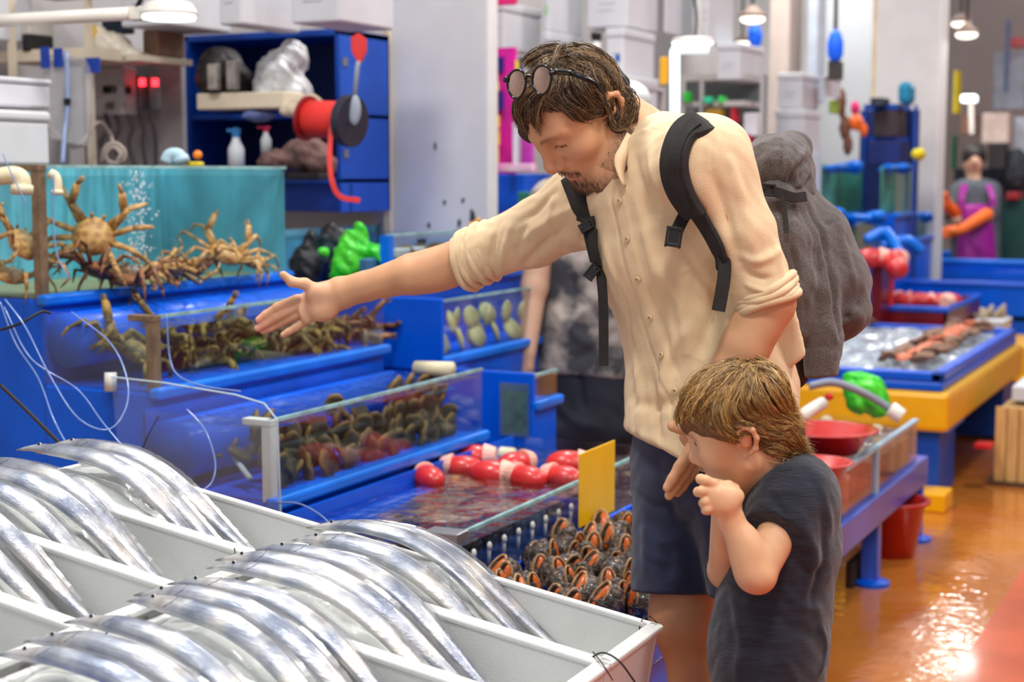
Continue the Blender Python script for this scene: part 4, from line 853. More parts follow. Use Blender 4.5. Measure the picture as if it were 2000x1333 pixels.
t = blob('shopping_bag', 'black bag with silver packs in the blue cabinet', 'bag', [(432, 140, dC, 46, .1, 48), (418, 160, dC, 34, .1, 28), (470, 160, dC, 24, .09, 30)], BLKF)
for x in (418, 455): a, b = fbox(x - 14, 125 if x < 430 else 118, x + 14, 176, dC - .12, .03); MB().box(a, b).build('silver_pack', mat('silver_pack', rgb(170, 164, 158), .35, metal=.4, var=.2, scale=20), t, bevel=.006)
blob('plastic_bag', 'crumpled white plastic bag in the blue cabinet', 'bag', [(545, 150, dC - .05, 44, .1, 50), (575, 112, dC - .05, 26, .08, 34), (580, 180, dC - .05, 28, .08, 30), (520, 180, dC - .05, 26, .08, 28)], WFILM, wr=.009)
fsolo('foam_plank', 'thick cream plank on the upper cabinet shelf', 'plank', (380, 182, 596, 214), dC - .12, .12, mat('cream_plank', rgb(224, 210, 186), .8, var=.06)); blob('cloth', 'draped pale cloth hanging over the cabinet shelf', 'cloth', [(600, 205, dC - .2, 34, .03, 22), (570, 216, dC - .2, 26, .03, 14)], mat('pale_cloth', rgb(214, 196, 172), .9))
blob('plastic_bag', 'thin bluish bag hanging below the cabinet shelf', 'bag', [(505, 226, dC - .1, 34, .03, 12)], mat('bluish_film', rgb(96, 110, 166), .4))
def bottle(label, px, py0, py1, d, m, cap, group=None):
    z0, z1 = at(px, py1, d), at(px, py0, d); h = z1[2] - z0[2]; t = thing('spray_bottle', label, 'bottle', z0, group); MB().lathe([(h * .2, 0), (h * .2, h * .5), (h * .1, h * .7), (h * .08, h * .8)], z0, 14).build('bottle_body', m, t, smooth=True); MB().lathe([(h * .1, h * .78), (h * .1, h * .9), (h * .06, h)], z0, 12).box(z0 + V3(-.05 * .6, -.012, h * .9), z0 + V3(.012, .012, h * .98)).build('trigger', cap, t); return t
bottle('white spray bottle with blue trigger in the lower cabinet', 462, 250, 332, dC - .12, mat('bottle_white', rgb(200, 206, 214), .35), mat('trigger_blue', rgb(40, 110, 170), .4)); bottle('white bottle with pink top in the lower cabinet', 520, 246, 300, dC - .05, mat('bottle_white', rgb(200, 206, 214)), mat('trigger_pink', rgb(220, 40, 90), .4))
blob('cloth', 'brown crumpled cloth bundle in the lower cabinet', 'cloth', [(600, 305, dC - .1, 48, .1, 34), (545, 318, dC - .1, 40, .09, 22), (630, 325, dC - .15, 28, .08, 22)], mat('brown_cloth', rgb(120, 92, 88), .9, var=.15, scale=30), wr=.009)
fsolo('mat', 'folded dark mat under the brown cloth', 'mat', (560, 338, 652, 352), dC - .22, .1, BLKF)
# red ribbon reel and scraper on the cabinet
RIB = mat('red_ribbon', rgb(224, 50, 44), .5, var=.1); RL = thing('ribbon_reel', 'red ribbon reel with dark rim hung on the blue cabinet', 'reel', at(640, 268, 5.05))
MB().tube([at(604, 232, 5.08), at(672, 236, 5.02)], .062, 22).build('ribbon_roll', RIB, RL, smooth=True, bevel=.004); MB().tube([at(676, 236, 5.015), at(690, 237, 5.0)], .085, 24, ).build('rim', mat('dark_rim', rgb(44, 44, 60), .4), RL, bevel=.002); MB().tube([at(597, 231, 5.085), at(603, 232, 5.08)], .075, 24).build('rim', mat('dark_red_rim', rgb(150, 24, 30), .4), RL)
P = spline([at(648, 235, 4.98), at(644, 300, 4.97), at(648, 352, 4.96), at(664, 384, 4.96), at(703, 392, 4.95)], 24); ribbon(P, [-CF] * 24, .017, .0015).build('ribbon_end', RIB, RL)
SCR = thing('scraper', 'red plastic scraper hanging from the cabinet top', 'scraper', at(700, 205, 4.98)); MB().tube([at(692, 195, 4.99), at(698, 130, 4.99), at(700, 120, 4.99)], .008, 8).build('handle', mat('grey_handle', rgb(150, 160, 176), .4), SCR, smooth=True)
pts = [at(x, y, 4.99) for x, y in ((698, 122), (686, 100), (685, 72), (700, 64), (716, 76), (716, 100), (706, 122))]; MB().prism(pts, CF * .012).build('blade', mat('red_blade', rgb(206, 32, 30), .4), SCR, bevel=.003); MB().ell(at(692, 215, 4.985), (.022, .01, .05), 12, 8, R=CB).build('counterweight', mat('grey_handle', rgb(150, 160, 176)), SCR, smooth=True)
o = solo('ball', MB().ell(at(386, 303, 4.55), (.014,) * 3, 12, 8), mat('orange_ball', rgb(236, 130, 30), .4), 'small orange ball on the tall tank rim', 'ball', smooth=True); o = fsolo('yellow_clip', 'flat yellow clip on the tall tank rim', 'clip', (362, 316, 400, 328), 4.5, .03, mat('yellow_clip', rgb(216, 190, 30), .4))
# hanging aprons and green bags under the cabinet
for i, (ells, lb) in enumerate((([(600, 520, 5.2, 34, .04, 46), (608, 470, 5.2, 14, .03, 24)], 'black apron hanging left below the cabinet'), ([(640, 500, 5.25, 26, .04, 56), (648, 450, 5.25, 12, .03, 18), (668, 480, 5.25, 16, .03, 34)], 'black apron hanging in the middle below the cabinet'))): blob('apron', lb, 'apron', ells, mat('black_rubber', rgb(34, 34, 40), .45, var=.15), group='black aprons under the cabinet', wr=.006)
GRN = mat('green_film', rgb(36, 190, 40), .35, col2=rgb(90, 226, 60), scale=14)
blob('green_bag', 'bright green plastic bag hanging below the cabinet', 'bag', [(690, 500, 5.1, 34, .05, 50), (704, 460, 5.1, 14, .03, 28), (735, 500, 5.1, 26, .05, 26), (668, 530, 5.1, 20, .04, 34)], GRN, wr=.01); blob('green_bag', 'scrap of green film on the black apron', 'bag', [(632, 492, 5.05, 12, .02, 12)], GRN)
fsolo('container', 'small blue plastic container beside the green bag', 'container', (702, 505, 736, 560), 5.0, .06, mat('slate_blue', rgb(60, 110, 150), .5)); fsolo('tray', 'white tray on top of the second stall by the pillar', 'tray', (742, 484, 830, 520), 5.15, .2, FOAM2)
solo('hook_rail', MB().box(ony(565, 440, 5.3), ony(755, 432, 5.31)), ALU, 'metal hook rail under the blue cabinet', 'rail'); solo('orange_tool', MB().tube(spline([at(915, 442, 5.6), at(928, 438, 5.6), at(938, 428, 5.6)], 8), .012, 8), mat('orange_tool', rgb(220, 160, 80), .5), 'small orange hook on the pillar edge', 'hook', smooth=True)
struct('trim_6', MB().box((-4.15, 5.28, 0), (-3.0, 5.32, 1.42)), WHITEW)
# ================================================================== THE REST OF THE HALL
# ------------------------------------------------------------------ bright banners right of the pillar
MAG = mat('magenta_cloth', rgb(206, 20, 150), .7, var=.2, scale=9); YEL = mat('yellow_print', rgb(230, 224, 30), .6); ORY = mat('orange_yellow', rgb(244, 190, 10), .6, var=.2, scale=20); DBL = mat('deep_blue_print', rgb(24, 30, 130), .6)
BN_ = thing('hanging_banner', 'magenta banner with yellow and blue shapes right of the pillar', 'banner', at(985, 430, 6.9))
a, b = fbox(958, 96, 1010, 430, 6.9, .03); MB().box(a, b).build('banner_cloth', MAG, BN_)
for w_ in ((958, 126, 972, 156), (958, 160, 974, 178), (986, 118, 1014, 150), (958, 180, 968, 215)): a, b = fbox(*w_, 6.86, .012); MB().box(a, b).build('yellow_shape', YEL, BN_)
for w_ in ((972, 112, 985, 140), (974, 178, 984, 215), (1012, 112, 1022, 150)): a, b = fbox(*w_, 6.86, .012); MB().box(a, b).build('blue_shape', DBL, BN_)
for w_ in ((958, 226, 976, 250), (958, 254, 976, 284), (958, 288, 974, 318)): a, b = fbox(*w_, 6.86, .012); MB().box(a, b).build('orange_shape', ORY, BN_)
fsolo('hanging_cloth', 'pink-purple cloth strip hanging beside the magenta banner', 'cloth', (1016, 150, 1044, 330), 6.95, .03, mat('pink_strip', rgb(206, 70, 190), .7, var=.2)); fsolo('hanging_cloth', 'white cloth strip behind the man\'s fringe', 'cloth', (1000, 240, 1012, 330), 6.8, .02, mat('white_strip', rgb(220, 220, 240), .7))
fsolo('rail', 'pink and white rail across the foot of the banners', 'rail', (956, 320, 1048, 336), 6.75, .04, mat('pink_rail', rgb(246, 130, 200), .5, col2=rgb(240, 236, 240), scale=6)); a, b = fbox(956, 340, 1080, 440, 6.9, .3); solo('counter', MB().box((a[0], a[1], 0), b), RB, 'royal blue counter under the banners', 'counter', bevel=.006); fsolo('sack', 'green sack below the far sleeve', 'sack', (1010, 375, 1060, 430), 6.6, .1, mat('dull_green', rgb(50, 130, 110), .7))
fsolo('dark_edge', 'narrow black banner hanging along the pillar\'s right edge', 'banner', (956, -40, 966, 130), 6.3, .03, BLKF); fsolo('pink_sheet', 'pink sheet at the top beside the pillar', 'sheet', (958, -30, 1012, 10), 6.8, .02, mat('hot_pink', rgb(226, 40, 120), .6))  # dark line beside the pillar, built as a separate strip
# ------------------------------------------------------------------ wall of stored foam boxes
GT = mat('green_tape', rgb(110, 210, 70), .5); BT_ = mat('blue_label', rgb(16, 80, 170), .5)
for (w_, d, tp, lb) in (((966, 12, 1058, 104), 7.1, None, 'left end of the foam wall, above the banner'), ((1060, -40, 1142, 66), 7.2, GT, 'with a green tape, top of the foam wall'), ((1060, 68, 1142, 168), 7.2, None, 'second row of the foam wall, left'), ((1144, -40, 1290, 60), 7.3, None, 'top of the foam wall, right of the green tape'), ((1180, 62, 1284, 150), 7.2, BT_, 'with a blue label'), ((1180, 152, 1290, 240), 7.2, None, 'right behind the man\'s nape'), ((1180, 242, 1300, 330), 7.25, None, 'bottom row behind the man\'s neck'), ((1060, 170, 1178, 330), 7.3, None, 'bottom row behind the man\'s head'),
                      ((1292, -40, 1360, 70), 7.6, None, 'top right end of the foam wall'), ((1392, 90, 1500, 160), 7.8, None, 'above the small grey shelf'), ((1362, -40, 1442, 88), 7.7, None, 'top, left of the ceiling lamps')): foam_store('foam box ' + lb, w_, d, .4, tp)
t = thing('thermos', 'white cylinder with black cap standing before the foam wall', 'bottle', at(1165, 170, 6.9)); a, b = fbox(1154, 82, 1176, 170, 6.9, .05); MB().box(a, b).build('bottle_body', WHITEW, t, bevel=.02); a, b = fbox(1152, 62, 1178, 80, 6.9, .06); MB().box(a, b).build('lid', BLK, t, bevel=.012)
fsolo('yellow_tag', 'yellow-orange tag hanging left of the standing lamp', 'tag', (1288, 112, 1306, 165), 7.0, .02, mat('amber', rgb(232, 170, 20), .6))
a, b = fbox(1050, 172, 1300, 180, 6.9, .25); t = thing('wall_shelf', 'pale shelf board in front of the foam wall behind the man\'s head', 'shelf', ((a[0] + b[0]) / 2, a[1], 0)); MB().box(a, b).build('board', WALLM, t); MB().box((a[0], b[1] - .03, 0), (a[0] + .03, b[1], a[2])).build('post', WALLM, t); MB().box((b[0] - .03, b[1] - .03, 0), (b[0], b[1], a[2])).build('post', WALLM, t)
# standing lamp
LP = thing('standing_lamp', 'glowing white arm lamp standing behind the man\'s shoulder', 'lamp', at(1318, 300, 6.2), 'white arm lamps over the tanks'); GLOW = emit_mat('lamp_glow', (.8, .95, 1.0), .55)
MB().tube([at(1318, 420, 6.2), at(1318, 98, 6.2)], .02, 10).build('post', GLOW, LP, smooth=True); MB().tube([at(1312, 98, 6.2), at(1384, 98, 6.2)], .016, 10).build('arm', GLOW, LP); c = at(1353, 82, 6.2); MB().lathe([(.04, .02), (.08, .014), (.088, 0)], c, 20).build('head', mat('lamp_white', rgb(226, 222, 214)), LP, smooth=True); MB().lathe([(.084, -.002), (.08, -.01), (.002, -.014)], c, 20).build('led_disc', LEDW, LP)
MB().tube(spline([at(1358, 70, 6.2), at(1360, 30, 6.2), at(1352, -30, 6.2)], 8), .006, 6).build('cord', BLK, LP)
# grey shelf with bits
SH2 = thing('shelf_rack', 'small grey shelf with coloured things behind the jacket', 'shelf', at(1410, 300, 7.9))
for w_ in ((1330, 148, 1492, 160), (1330, 200, 1492, 210), (1330, 268, 1492, 280)): a, b = fbox(*w_, 7.9, .3); MB().box(a, b).build('shelf_board', WALLM, SH2)
a, b = fbox(1330, 150, 1492, 290, 8.25, .03); MB().box(a, b).build('back_panel', mat('dim_grey', rgb(120, 126, 128), .8), SH2)
for w_ in ((1330, 150, 1338, 330), (1368, 160, 1374, 280), (1484, 150, 1492, 330)): a, b = fbox(*w_, 7.9, .04); MB().box(a, b).build('upright', WALLM, SH2)
for i, (w_, c_, nm) in enumerate((((1372, 190, 1402, 202), (40, 200, 150), 'sea-green tray'), ((1400, 188, 1424, 202), (60, 210, 90), 'leaf-green tray'), ((1336, 180, 1352, 200), (40, 200, 60), 'green cup'), ((1376, 214, 1420, 240), (170, 130, 40), 'ochre carton'), ((1424, 212, 1448, 244), (190, 30, 50), 'red packet'), ((1450, 222, 1490, 266), (214, 214, 220), 'white canister'), ((1456, 262, 1478, 282), (200, 30, 100), 'magenta carton'), ((1340, 216, 1368, 262), (90, 96, 96), 'grey tin'), ((1378, 240, 1418, 266), (110, 110, 100), 'grey-brown box'))): fsolo('goods', nm + ' on the small grey shelf', 'goods', w_, 7.85, .1, mat('goods_%d' % i, rgb(*c_), .5), 'goods on the small grey shelf')
a, b = fbox(1340, 282, 1490, 420, 8.0, .4); solo('counter', MB().box((a[0], a[1], 0), b), mat('dim_blue_grey', rgb(96, 120, 150), .6), 'grey-blue counter under the small shelf', 'counter')
fsolo('tall_box', 'beige panel right of the ceiling lamps', 'panel', (1496, -40, 1572, 330), 9.4, .3, mat('beige_panel', rgb(222, 206, 196), .8, var=.03)); fsolo('tall_box', 'pale blue-grey panel beside the beige one', 'panel', (1572, -40, 1618, 200), 9.4, .2, mat('ice_panel', rgb(200, 212, 226), .7))
for (w_, d, lb) in (((1512, 146, 1608, 214), 8.6, 'upper one of the far pair by the blue can'), ((1508, 216, 1610, 300), 8.6, 'lower one of the far pair by the blue can'), ((1606, 150, 1645, 190), 8.7, 'small, under the dark box')): foam_store('foam box ' + lb, w_, d, .35)
fsolo('stand_block', 'pale stand under the far pair of foam boxes', 'stand', (1508, 300, 1612, 420), 8.6, .35, mat('ice_panel', rgb(200, 212, 226)))
# ceiling lamps
WL = emit_mat('warm_bulb', (1.0, .95, .8), 2.2); SHD = mat('lamp_shade_grey', rgb(150, 130, 120), .6)
for i, (px, py, r, d, lb) in enumerate(((1470, 34, 26, 9.0, 'left pair of ceiling lamps, upper'), (1450, 82, 15, 11.0, 'left pair of ceiling lamps, lower'), (1877, 44, 20, 11.0, 'right pair of ceiling lamps, upper'), (1888, 65, 23, 10.0, 'right pair of ceiling lamps, lower'))):
    t = thing('pendant_lamp', 'pendant lamp, ' + lb, 'lamp', at(px, py + 12, d), 'pendant lamps of the hall'); c = at(px, py, d); rr = r * d / F_PX
    MB().lathe([(rr * .2, rr * .9), (rr * .6, rr * .5), (rr, .02), (rr, 0)], c, 20).build('shade', SHD, t, smooth=True); MB().ell(c - V3(0, 0, .01), (rr * .92, rr * .92, rr * .35), 16, 8).build('bulb', WL, t, smooth=True); MB().tube([c + V3(0, 0, rr * .8), c + V3(0, 0, 2.2)], .008, 6).build('cord', BLK, t)
BLB = mat('glowing_blue_plastic', rgb(20, 100, 240), .4, emit=.25); t = thing('blue_float', 'bright blue can hanging on a cord above the dark box', 'can', at(1630, 120, 8.6)); MB().lathe([(.03, 0), (.045, .03), (.045, .1), (.03, .15), (.012, .17)], at(1631, 118, 8.6), 14).build('can', BLB, t, smooth=True); MB().tube([at(1632, 62, 8.6), at(1634, -60, 8.6)], .012, 8).build('cord', mat('dark_red_cord', rgb(70, 50, 50), .6), t)  # faint glow put into the blue of the can and the bag
fsolo('speaker_box', 'small dark box hanging under the blue can', 'box', (1614, 120, 1650, 155), 8.6, .1, mat('dark_box', rgb(70, 68, 66), .6)); blob('plastic_bag', 'bright blue bag near the left ceiling lamps', 'bag', [(1475, 70, 8.8, 14, .04, 24)], BLB)
# right-hand rack against the panel
RK = thing('storage_rack', 'dark blue rack with crates before the grey panel', 'rack', at(1735, 330, 9.6)); a, b = fbox(1684, 206, 1790, 216, 9.6, .4); MB().box(a, b).build('top_board', CABB, RK); a, b = fbox(1684, 268, 1790, 276, 9.6, .4); MB().box(a, b).build('mid_board', CABB, RK)
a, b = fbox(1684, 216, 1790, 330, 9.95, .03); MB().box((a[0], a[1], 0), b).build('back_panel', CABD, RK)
for x in (1684, 1782): a, b = fbox(x, 206, x + 8, 420, 9.6, .05); MB().box((a[0], a[1], 0), b).build('upright', CABB, RK)
fsolo('crate', 'dark brown mesh crate in the blue rack', 'crate', (1700, 218, 1776, 268), 9.55, .25, mat('dark_crate', rgb(56, 44, 48), .7, var=.2)); fsolo('crate', 'navy crate on the lower board of the blue rack', 'crate', (1690, 278, 1784, 322), 9.55, .3, mat('navy_crate', rgb(16, 34, 100), .6)); fsolo('basket', 'rounded teal plastic basket on the blue rack', 'basket', (1746, 160, 1796, 206), 9.5, .2, mat('teal_plastic', rgb(24, 130, 170), .45), bevel=.05); fsolo('clutter', 'dark odds and ends on top of the blue rack', 'clutter', (1694, 192, 1744, 208), 9.5, .2, mat('dark_mix', rgb(50, 56, 66), .6, var=.4, scale=20))
blob('glove', 'orange rubber glove hanging left of the blue rack', 'glove', [(1672, 240, 9.2, 15, .04, 16), (1686, 254, 9.2, 8, .03, 14)], mat('orange_rubber', rgb(240, 110, 40), .4), group=None); blob('cloth', 'pink cloth above the orange glove', 'cloth', [(1671, 212, 9.2, 9, .03, 15)], mat('hot_pink', rgb(226, 40, 120)))
blob('coil', 'brown coil of rope hanging left of the orange glove', 'rope', [(1643, 200, 9.2, 9, .03, 30), (1650, 250, 9.2, 11, .03, 26), (1656, 285, 9.2, 9, .03, 20)], mat('brown_rope', rgb(110, 70, 54), .8), group=None); blob('sponge', 'yellow sponge beside the blue rack', 'sponge', [(1794, 302, 9.2, 14, .04, 12)], mat('yellow_sponge', rgb(220, 200, 30), .8)); fsolo('crate', 'green and yellow packs under the pale boxes', 'crate', (1614, 196, 1644, 222), 9.0, .15, mat('lime', rgb(130, 160, 60), .6, var=.4, scale=20))
fsolo('wall_fan', 'dark blue wall fan on the right pillar', 'fan', (1830, 56, 1854, 118), 11.8, .1, mat('fan_blue', rgb(60, 90, 140), .5, var=.4, scale=14), bevel=.04)
# far right goods
FG = 'goods at the far right'
for i, (w_, d, c_, lb) in enumerate((((1856, 140, 1884, 222), 12.0, (214, 196, 20), 'yellow raincoat hanging right of the pillar'), ((1960, 40, 1974, 180), 13.0, (120, 150, 200), 'blue-grey tube standing far right'), ((1968, 74, 2010, 92), 13.2, (230, 120, 120), 'red-pink strip at the right edge'), ((1915, 222, 1980, 280), 12.5, (226, 206, 196), 'pale pink carton above the woman'), ((1938, 105, 2010, 215), 13.6, (200, 212, 228), 'pale blue panel at the right edge'), ((1872, 225, 1915, 262), 12.6, (150, 110, 90), 'brown carton left of the pale one'), ((1925, 280, 1975, 330), 12.4, (50, 46, 50), 'dark machine beside the woman'), ((1975, 230, 2020, 300), 12.6, (190, 200, 214), 'pale bundle at the right edge'), ((1856, 265, 1872, 330), 12.3, (20, 110, 70), 'green panel left of the woman'))): fsolo('goods', lb, 'goods', w_, d, .2, mat('far_goods_%d' % i, rgb(*c_), .6, var=.1), FG)
t = thing('arm_lamp', 'far white arm lamp above the pale carton', 'lamp', at(1893, 262, 11.5), 'white arm lamps over the tanks'); MB().tube([at(1898, 262, 11.5), at(1896, 196, 11.5)], .02, 8).build('post', mat('lamp_white', rgb(226, 222, 214)), t); a, b = fbox(1874, 186, 1912, 200, 11.5, .12); MB().box(a, b).build('led_head', LEDW, t, bevel=.01)
a, b = fbox(1860, 330, 2040, 470, 12.9, .4); solo('counter', MB().box((a[0], a[1], 0), b), mat('dark_counter', rgb(40, 48, 66), .6), 'dark counter behind the woman', 'counter')
blob('person_backdrop', 'dark clothes bundle on the dark counter', 'clothes', [(1985, 330, 12.5, 26, .08, 40)], mat('dark_mix', rgb(50, 56, 66)))
a, b = fbox(1950, 390, 2030, 440, 11.6, .3); solo('crate', MB().box((a[0], a[1], 0), b), mat('dark_green_crate', rgb(10, 60, 56), .6), 'dark green crate right of the woman', 'crate'); fsolo('strip', 'red strip above the dark green crate', 'strip', (1955, 376, 2010, 390), 11.55, .3, mat('dark_red', rgb(150, 24, 36), .5))
# ------------------------------------------------------------------ far stalls along the left of the aisle
def rimmed(label, x0, x1, y0, y1, z0, z1, mside, mrim, minner, name='fish_tub', cat='tub', group='blue tubs of the far stalls', wmat=None):
    t = thing(name, label, cat, ((x0 + x1) / 2, (y0 + y1) / 2, 0), group); r = .03
    MB().box((x0 + .02, y0 + .02, 0), (x1 - .02, y1 - .02, z0)).build('stand', BLUE, t)
    for a, b in (((x0, y0, z0), (x0 + .015, y1, z1)), ((x1 - .015, y0, z0), (x1, y1, z1)), ((x0, y0, z0), (x1, y0 + .015, z1)), ((x0, y1 - .015, z0), (x1, y1, z1))): MB().box(a, b).build('side', mside, t)
    MB().tube([(x0, y0, z1), (x1, y0, z1), (x1, y1, z1), (x0, y1, z1), (x0, y0, z1)], r * .6, 8).build('rim', mrim, t)
    MB().box((x0, y0, z0), (x1, y1, z0 + .02)).build('tub_floor', minner, t); MB().box((x0 + .015, y0 + .015, z1 - .05), (x1 - .015, y1 - .015, z1 - .049)).build('water', wmat or WATERD, t); return t
DRED = mat('dark_red_glass', rgb(110, 16, 26), .3, var=.15)
def px_y(px, x): r = CF + CR * (px - 1000) / F_PX; return r[1] / r[0] * x
rimmed('tub with dark red front and blue rim in the middle distance', -2.3, -1.55, 8.45, 9.5, .40, .60, DRED, RB, DARKP); rimmed('long blue tub in front of the woman', -2.4, -1.25, 9.7, 11.0, .45, .66, BLUE, RB, DARKP); rimmed('blue tub with dark red side behind the jacket', -3.2, -2.4, 7.4, 8.6, .5, .78, DRED, RB, DARKP); rimmed('far blue tub at the end of the row', -2.4, -1.2, 11.1, 12.2, .5, .72, BLUE, BLUE2, DARKP)
TG = 'glass tanks of the far stalls'
GRNW = mat('green_lit_wall', rgb(120, 210, 180), .4, col2=rgb(60, 120, 80), scale=3, lo=.35, hi=.65); MURK = mat('murky_green', rgb(70, 110, 70), .5, col2=rgb(130, 120, 70), scale=6)
for (w_, d, dy, bk, lb) in (((1588, 322, 1700, 424, ), 9.2, .5, GRNW, 'far green-lit tank left of the blue rack foot'), ((1704, 326, 1800, 424), 9.3, .5, GRNW, 'far green-lit tank below the blue rack'), ((1560, 434, 1736, 505), 8.8, .6, MURK, 'murky tank of clams behind the jacket'), ((1738, 428, 1836, 470), 10.0, .5, MURK, 'small murky tank left of the woman\'s gloves')):
    a, b = fbox(*w_, d, dy); tank(lb, a[0], b[0], a[1], b[1], a[2] + .02, b[2], b[2] - .04, back=bk, group=TG, posts=False, far=bk)
for (px, py, d, rx, rz, w_) in ((1600, 424, 8.9, 58, 14, 'on the murky tank, large'), (1690, 428, 9.0, 42, 10, 'on the murky tank, right end'), (1645, 330, 9.3, 40, 8, 'on the left green tank'), (1752, 330, 9.4, 34, 7, 'on the right green tank'), (1786, 426, 10.2, 36, 10, 'on the small murky tank')): blob('blue_sheet', 'crumpled glossy blue sheet ' + w_, 'sheet', [(px, py, d, rx, .12, rz), (px + rx * .5, py - rz * .4, d - .05, rx * .4, .1, rz * .9)], BLUE2, .016, .016, 18, 'blue sheets over the far tanks')
for i, (p0, p1, p2) in enumerate((((1690, 470, 8.6), (1730, 455, 8.6), (1760, 500, 8.5)), ((1720, 480, 8.6), (1770, 470, 8.6), (1800, 490, 8.6)))): hose('bright blue hose looped over the far tubs, %s' % ('left' if i == 0 else 'right'), [p0, p1, p2], .05, BLUE2, name='fat_hose', g='blue hoses of the far tubs')
a, b = fbox(1636, 462, 1676, 530, 8.4, .3); solo('crate', MB().box((a[0], a[1], 0), b), mat('green_crate', rgb(20, 120, 60), .6, var=.1), 'green crate right of the jacket', 'crate')
for i, (px, py, d, z) in enumerate(((1700, 505, 8.2, 0), (1740, 508, 8.2, 0), (1752, 525, 8.1, 0), (1765, 590, 8.6, .64), (1795, 590, 8.6, .64), (1835, 592, 8.7, .64), (1858, 592, 8.7, .64))):
    p = at(px, py, d); red_float('pink-red float on the far tubs, %s from the left' % ORD[i], tuple(p), .3 + i * .7, 1.5, 'pink floats on the far tubs')
a, b = fbox(1695, 520, 1745, 600, 8.25, .2); solo('box', MB().box((a[0], a[1], 0), b), DRED, 'dark red block under the pink floats', 'block'); fsolo('red_pipe', 'bright red pipe standing by the pink floats', 'pipe', (1736, 520, 1748, 598), 8.1, .04, mat('bright_red', rgb(206, 20, 30), .4), bevel=.015)
# near bench with glass tank
BEN = thing('bench', 'blue steel bench carrying the glass tank beside the boy', 'bench', (-1.35, 4.7, 0)); BPUR = mat('bench_blue', rgb(50, 84, 190), .35, var=.15, scale=4, coat=.3)
MB().box((-1.13, 3.6, .21), (-1.08, 5.62, .31)).build('beam', BPUR, BEN, bevel=.006); MB().box((-1.75, 3.6, .27), (-1.13, 5.62, .31)).build('bench_top', BLUE, BEN)
for y in (3.7, 4.88, 5.56):
    for x in (-1.125, -1.7): MB().box((x - .02, y, .012), (x + .035, y + .05, .25)).build('leg', BPUR if y < 5 else BLUE, BEN, bevel=.004); MB().lathe([(.06, 0), (.06, .012), (.03, .02), (.02, .03)], (x + .01, y + .025, 0), 14).build('foot', BLUE, BEN)
PUR = mat('purple_backing', rgb(92, 20, 70), .4, var=.2, scale=3)
t = thing('glass_tank', 'low glass tank of sand and shells on the blue bench', 'tank', (-1.4, 4.6, .31), 'tanks on the near bench')
MB().box((-1.105, 3.65, .31), (-1.10, 5.5, .455)).build('front_pane', glass_mat('pink_glass', (.86, .72, .78), .3, .04, haze=.06, hazecol=(.6, .4, .5)), t); MB().box((-1.7, 3.65, .31), (-1.695, 5.5, .455)).build('back_pane', PUR, t); MB().box((-1.695, 5.495, .31), (-1.105, 5.5, .455)).build('end_pane', GLASS, t); MB().box((-1.695, 3.65, .31), (-1.105, 3.655, .455)).build('end_pane', GLASS, t)
MB().box((-1.112, 4.855, .31), (-1.092, 4.88, .46)).build('post', mat('pale_edge', rgb(160, 190, 210), .3), t); MB().box((-1.69, 4.865, .31), (-1.11, 4.87, .45)).build('divider_pane', GLASS, t); MB().box((-1.115, 3.65, .452), (-1.095, 5.5, .462)).build('top_edge', mat('pale_edge', rgb(160, 190, 210)), t)
MB().box((-1.69, 3.66, .315), (-1.12, 4.86, .36)).build('inner_tray', PUR, t); MB().box((-1.69, 3.66, .425), (-1.115, 5.49, .426)).build('water', WATERD, t); MB().box((-1.14, 4.0, .33), (-1.135, 4.84, .44)).build('pink_film', mat('magenta_film', rgb(150, 20, 90), .3, var=.3, scale=3), t)
MB().box((-1.69, 4.9, .315), (-1.12, 5.48, .40)).build('sand_bed', mat('shell_sand', rgb(170, 140, 100), .8, col2=rgb(96, 84, 66), scale=30, bump=.8, bscale=60), t)
for i, y in enumerate((4.25, 4.52)): solo('knob', MB().lathe([(.016, 0), (.016, .11), (.02, .115), (.02, .13), (.012, .135)], (-1.12, y, .3), 12), CREAM, 'cream peg behind the bench glass, %s' % ('nearer the boy' if i == 0 else 'further along'), 'peg', 'cream pegs', smooth=True)
REDB = mat('red_basin', rgb(186, 34, 28), .35, var=.08, coat=.2)
def basin(label, c, r, h, g='red plastic basins'): return solo('basin', MB().lathe([(r * .62, 0), (r * .66, .0), (r * .93, h * .92), (r * 1.08, h * .95), (r * 1.08, h), (r * .92, h), (r * .62, h * .12), (.002, h * .1)], c, 32), REDB, label, 'basin', g, smooth=True)
p = onz(1622, 885, .46); basin('large red basin standing on the bench tank', (p[0] - .02, p[1], .462), .155, .075); p = onz(1598, 925, .46); basin('small red basin in front of the large one by the boy', (p[0], p[1] - .02, .44), .10, .06)
p = onz(1752, 1085, 0); basin('red bucket under the bench', (p[0] - .02, p[1], 0), .12, .2); fsolo('dark_box', 'dark brown crate under the bench', 'crate', (1640, 1085, 1706, 1142), 4.95, .2, mat('dark_brown', rgb(50, 34, 26), .7)); blob('cloth', 'white rag in the red bucket', 'rag', [(1728, 1025, 5.4, 10, .02, 14)], FOAM2)
blob('green_bag', 'bright green net bag on the bench tank beside the boy', 'bag', [(1690, 770, 5.1, 42, .06, 40), (1665, 750, 5.1, 18, .05, 26), (1715, 790, 5.1, 22, .05, 26)], GRN, wr=.01)
t = thing('hose', 'grey hose with white nozzle lying over the green bag', 'hose', at(1755, 805, 4.95)); MB().tube(spline([at(1580, 755, 5.0), at(1630, 748, 4.98), at(1690, 770, 4.96), (at(1738, 798, 4.95))], 24), .013, 10).build('hose', mat('grey_hose', rgb(130, 136, 150), .4), t, smooth=True); MB().tube([at(1738, 798, 4.95), at(1762, 815, 4.94)], .026, 12).build('nozzle', PVC, t, smooth=True, bevel=.004)
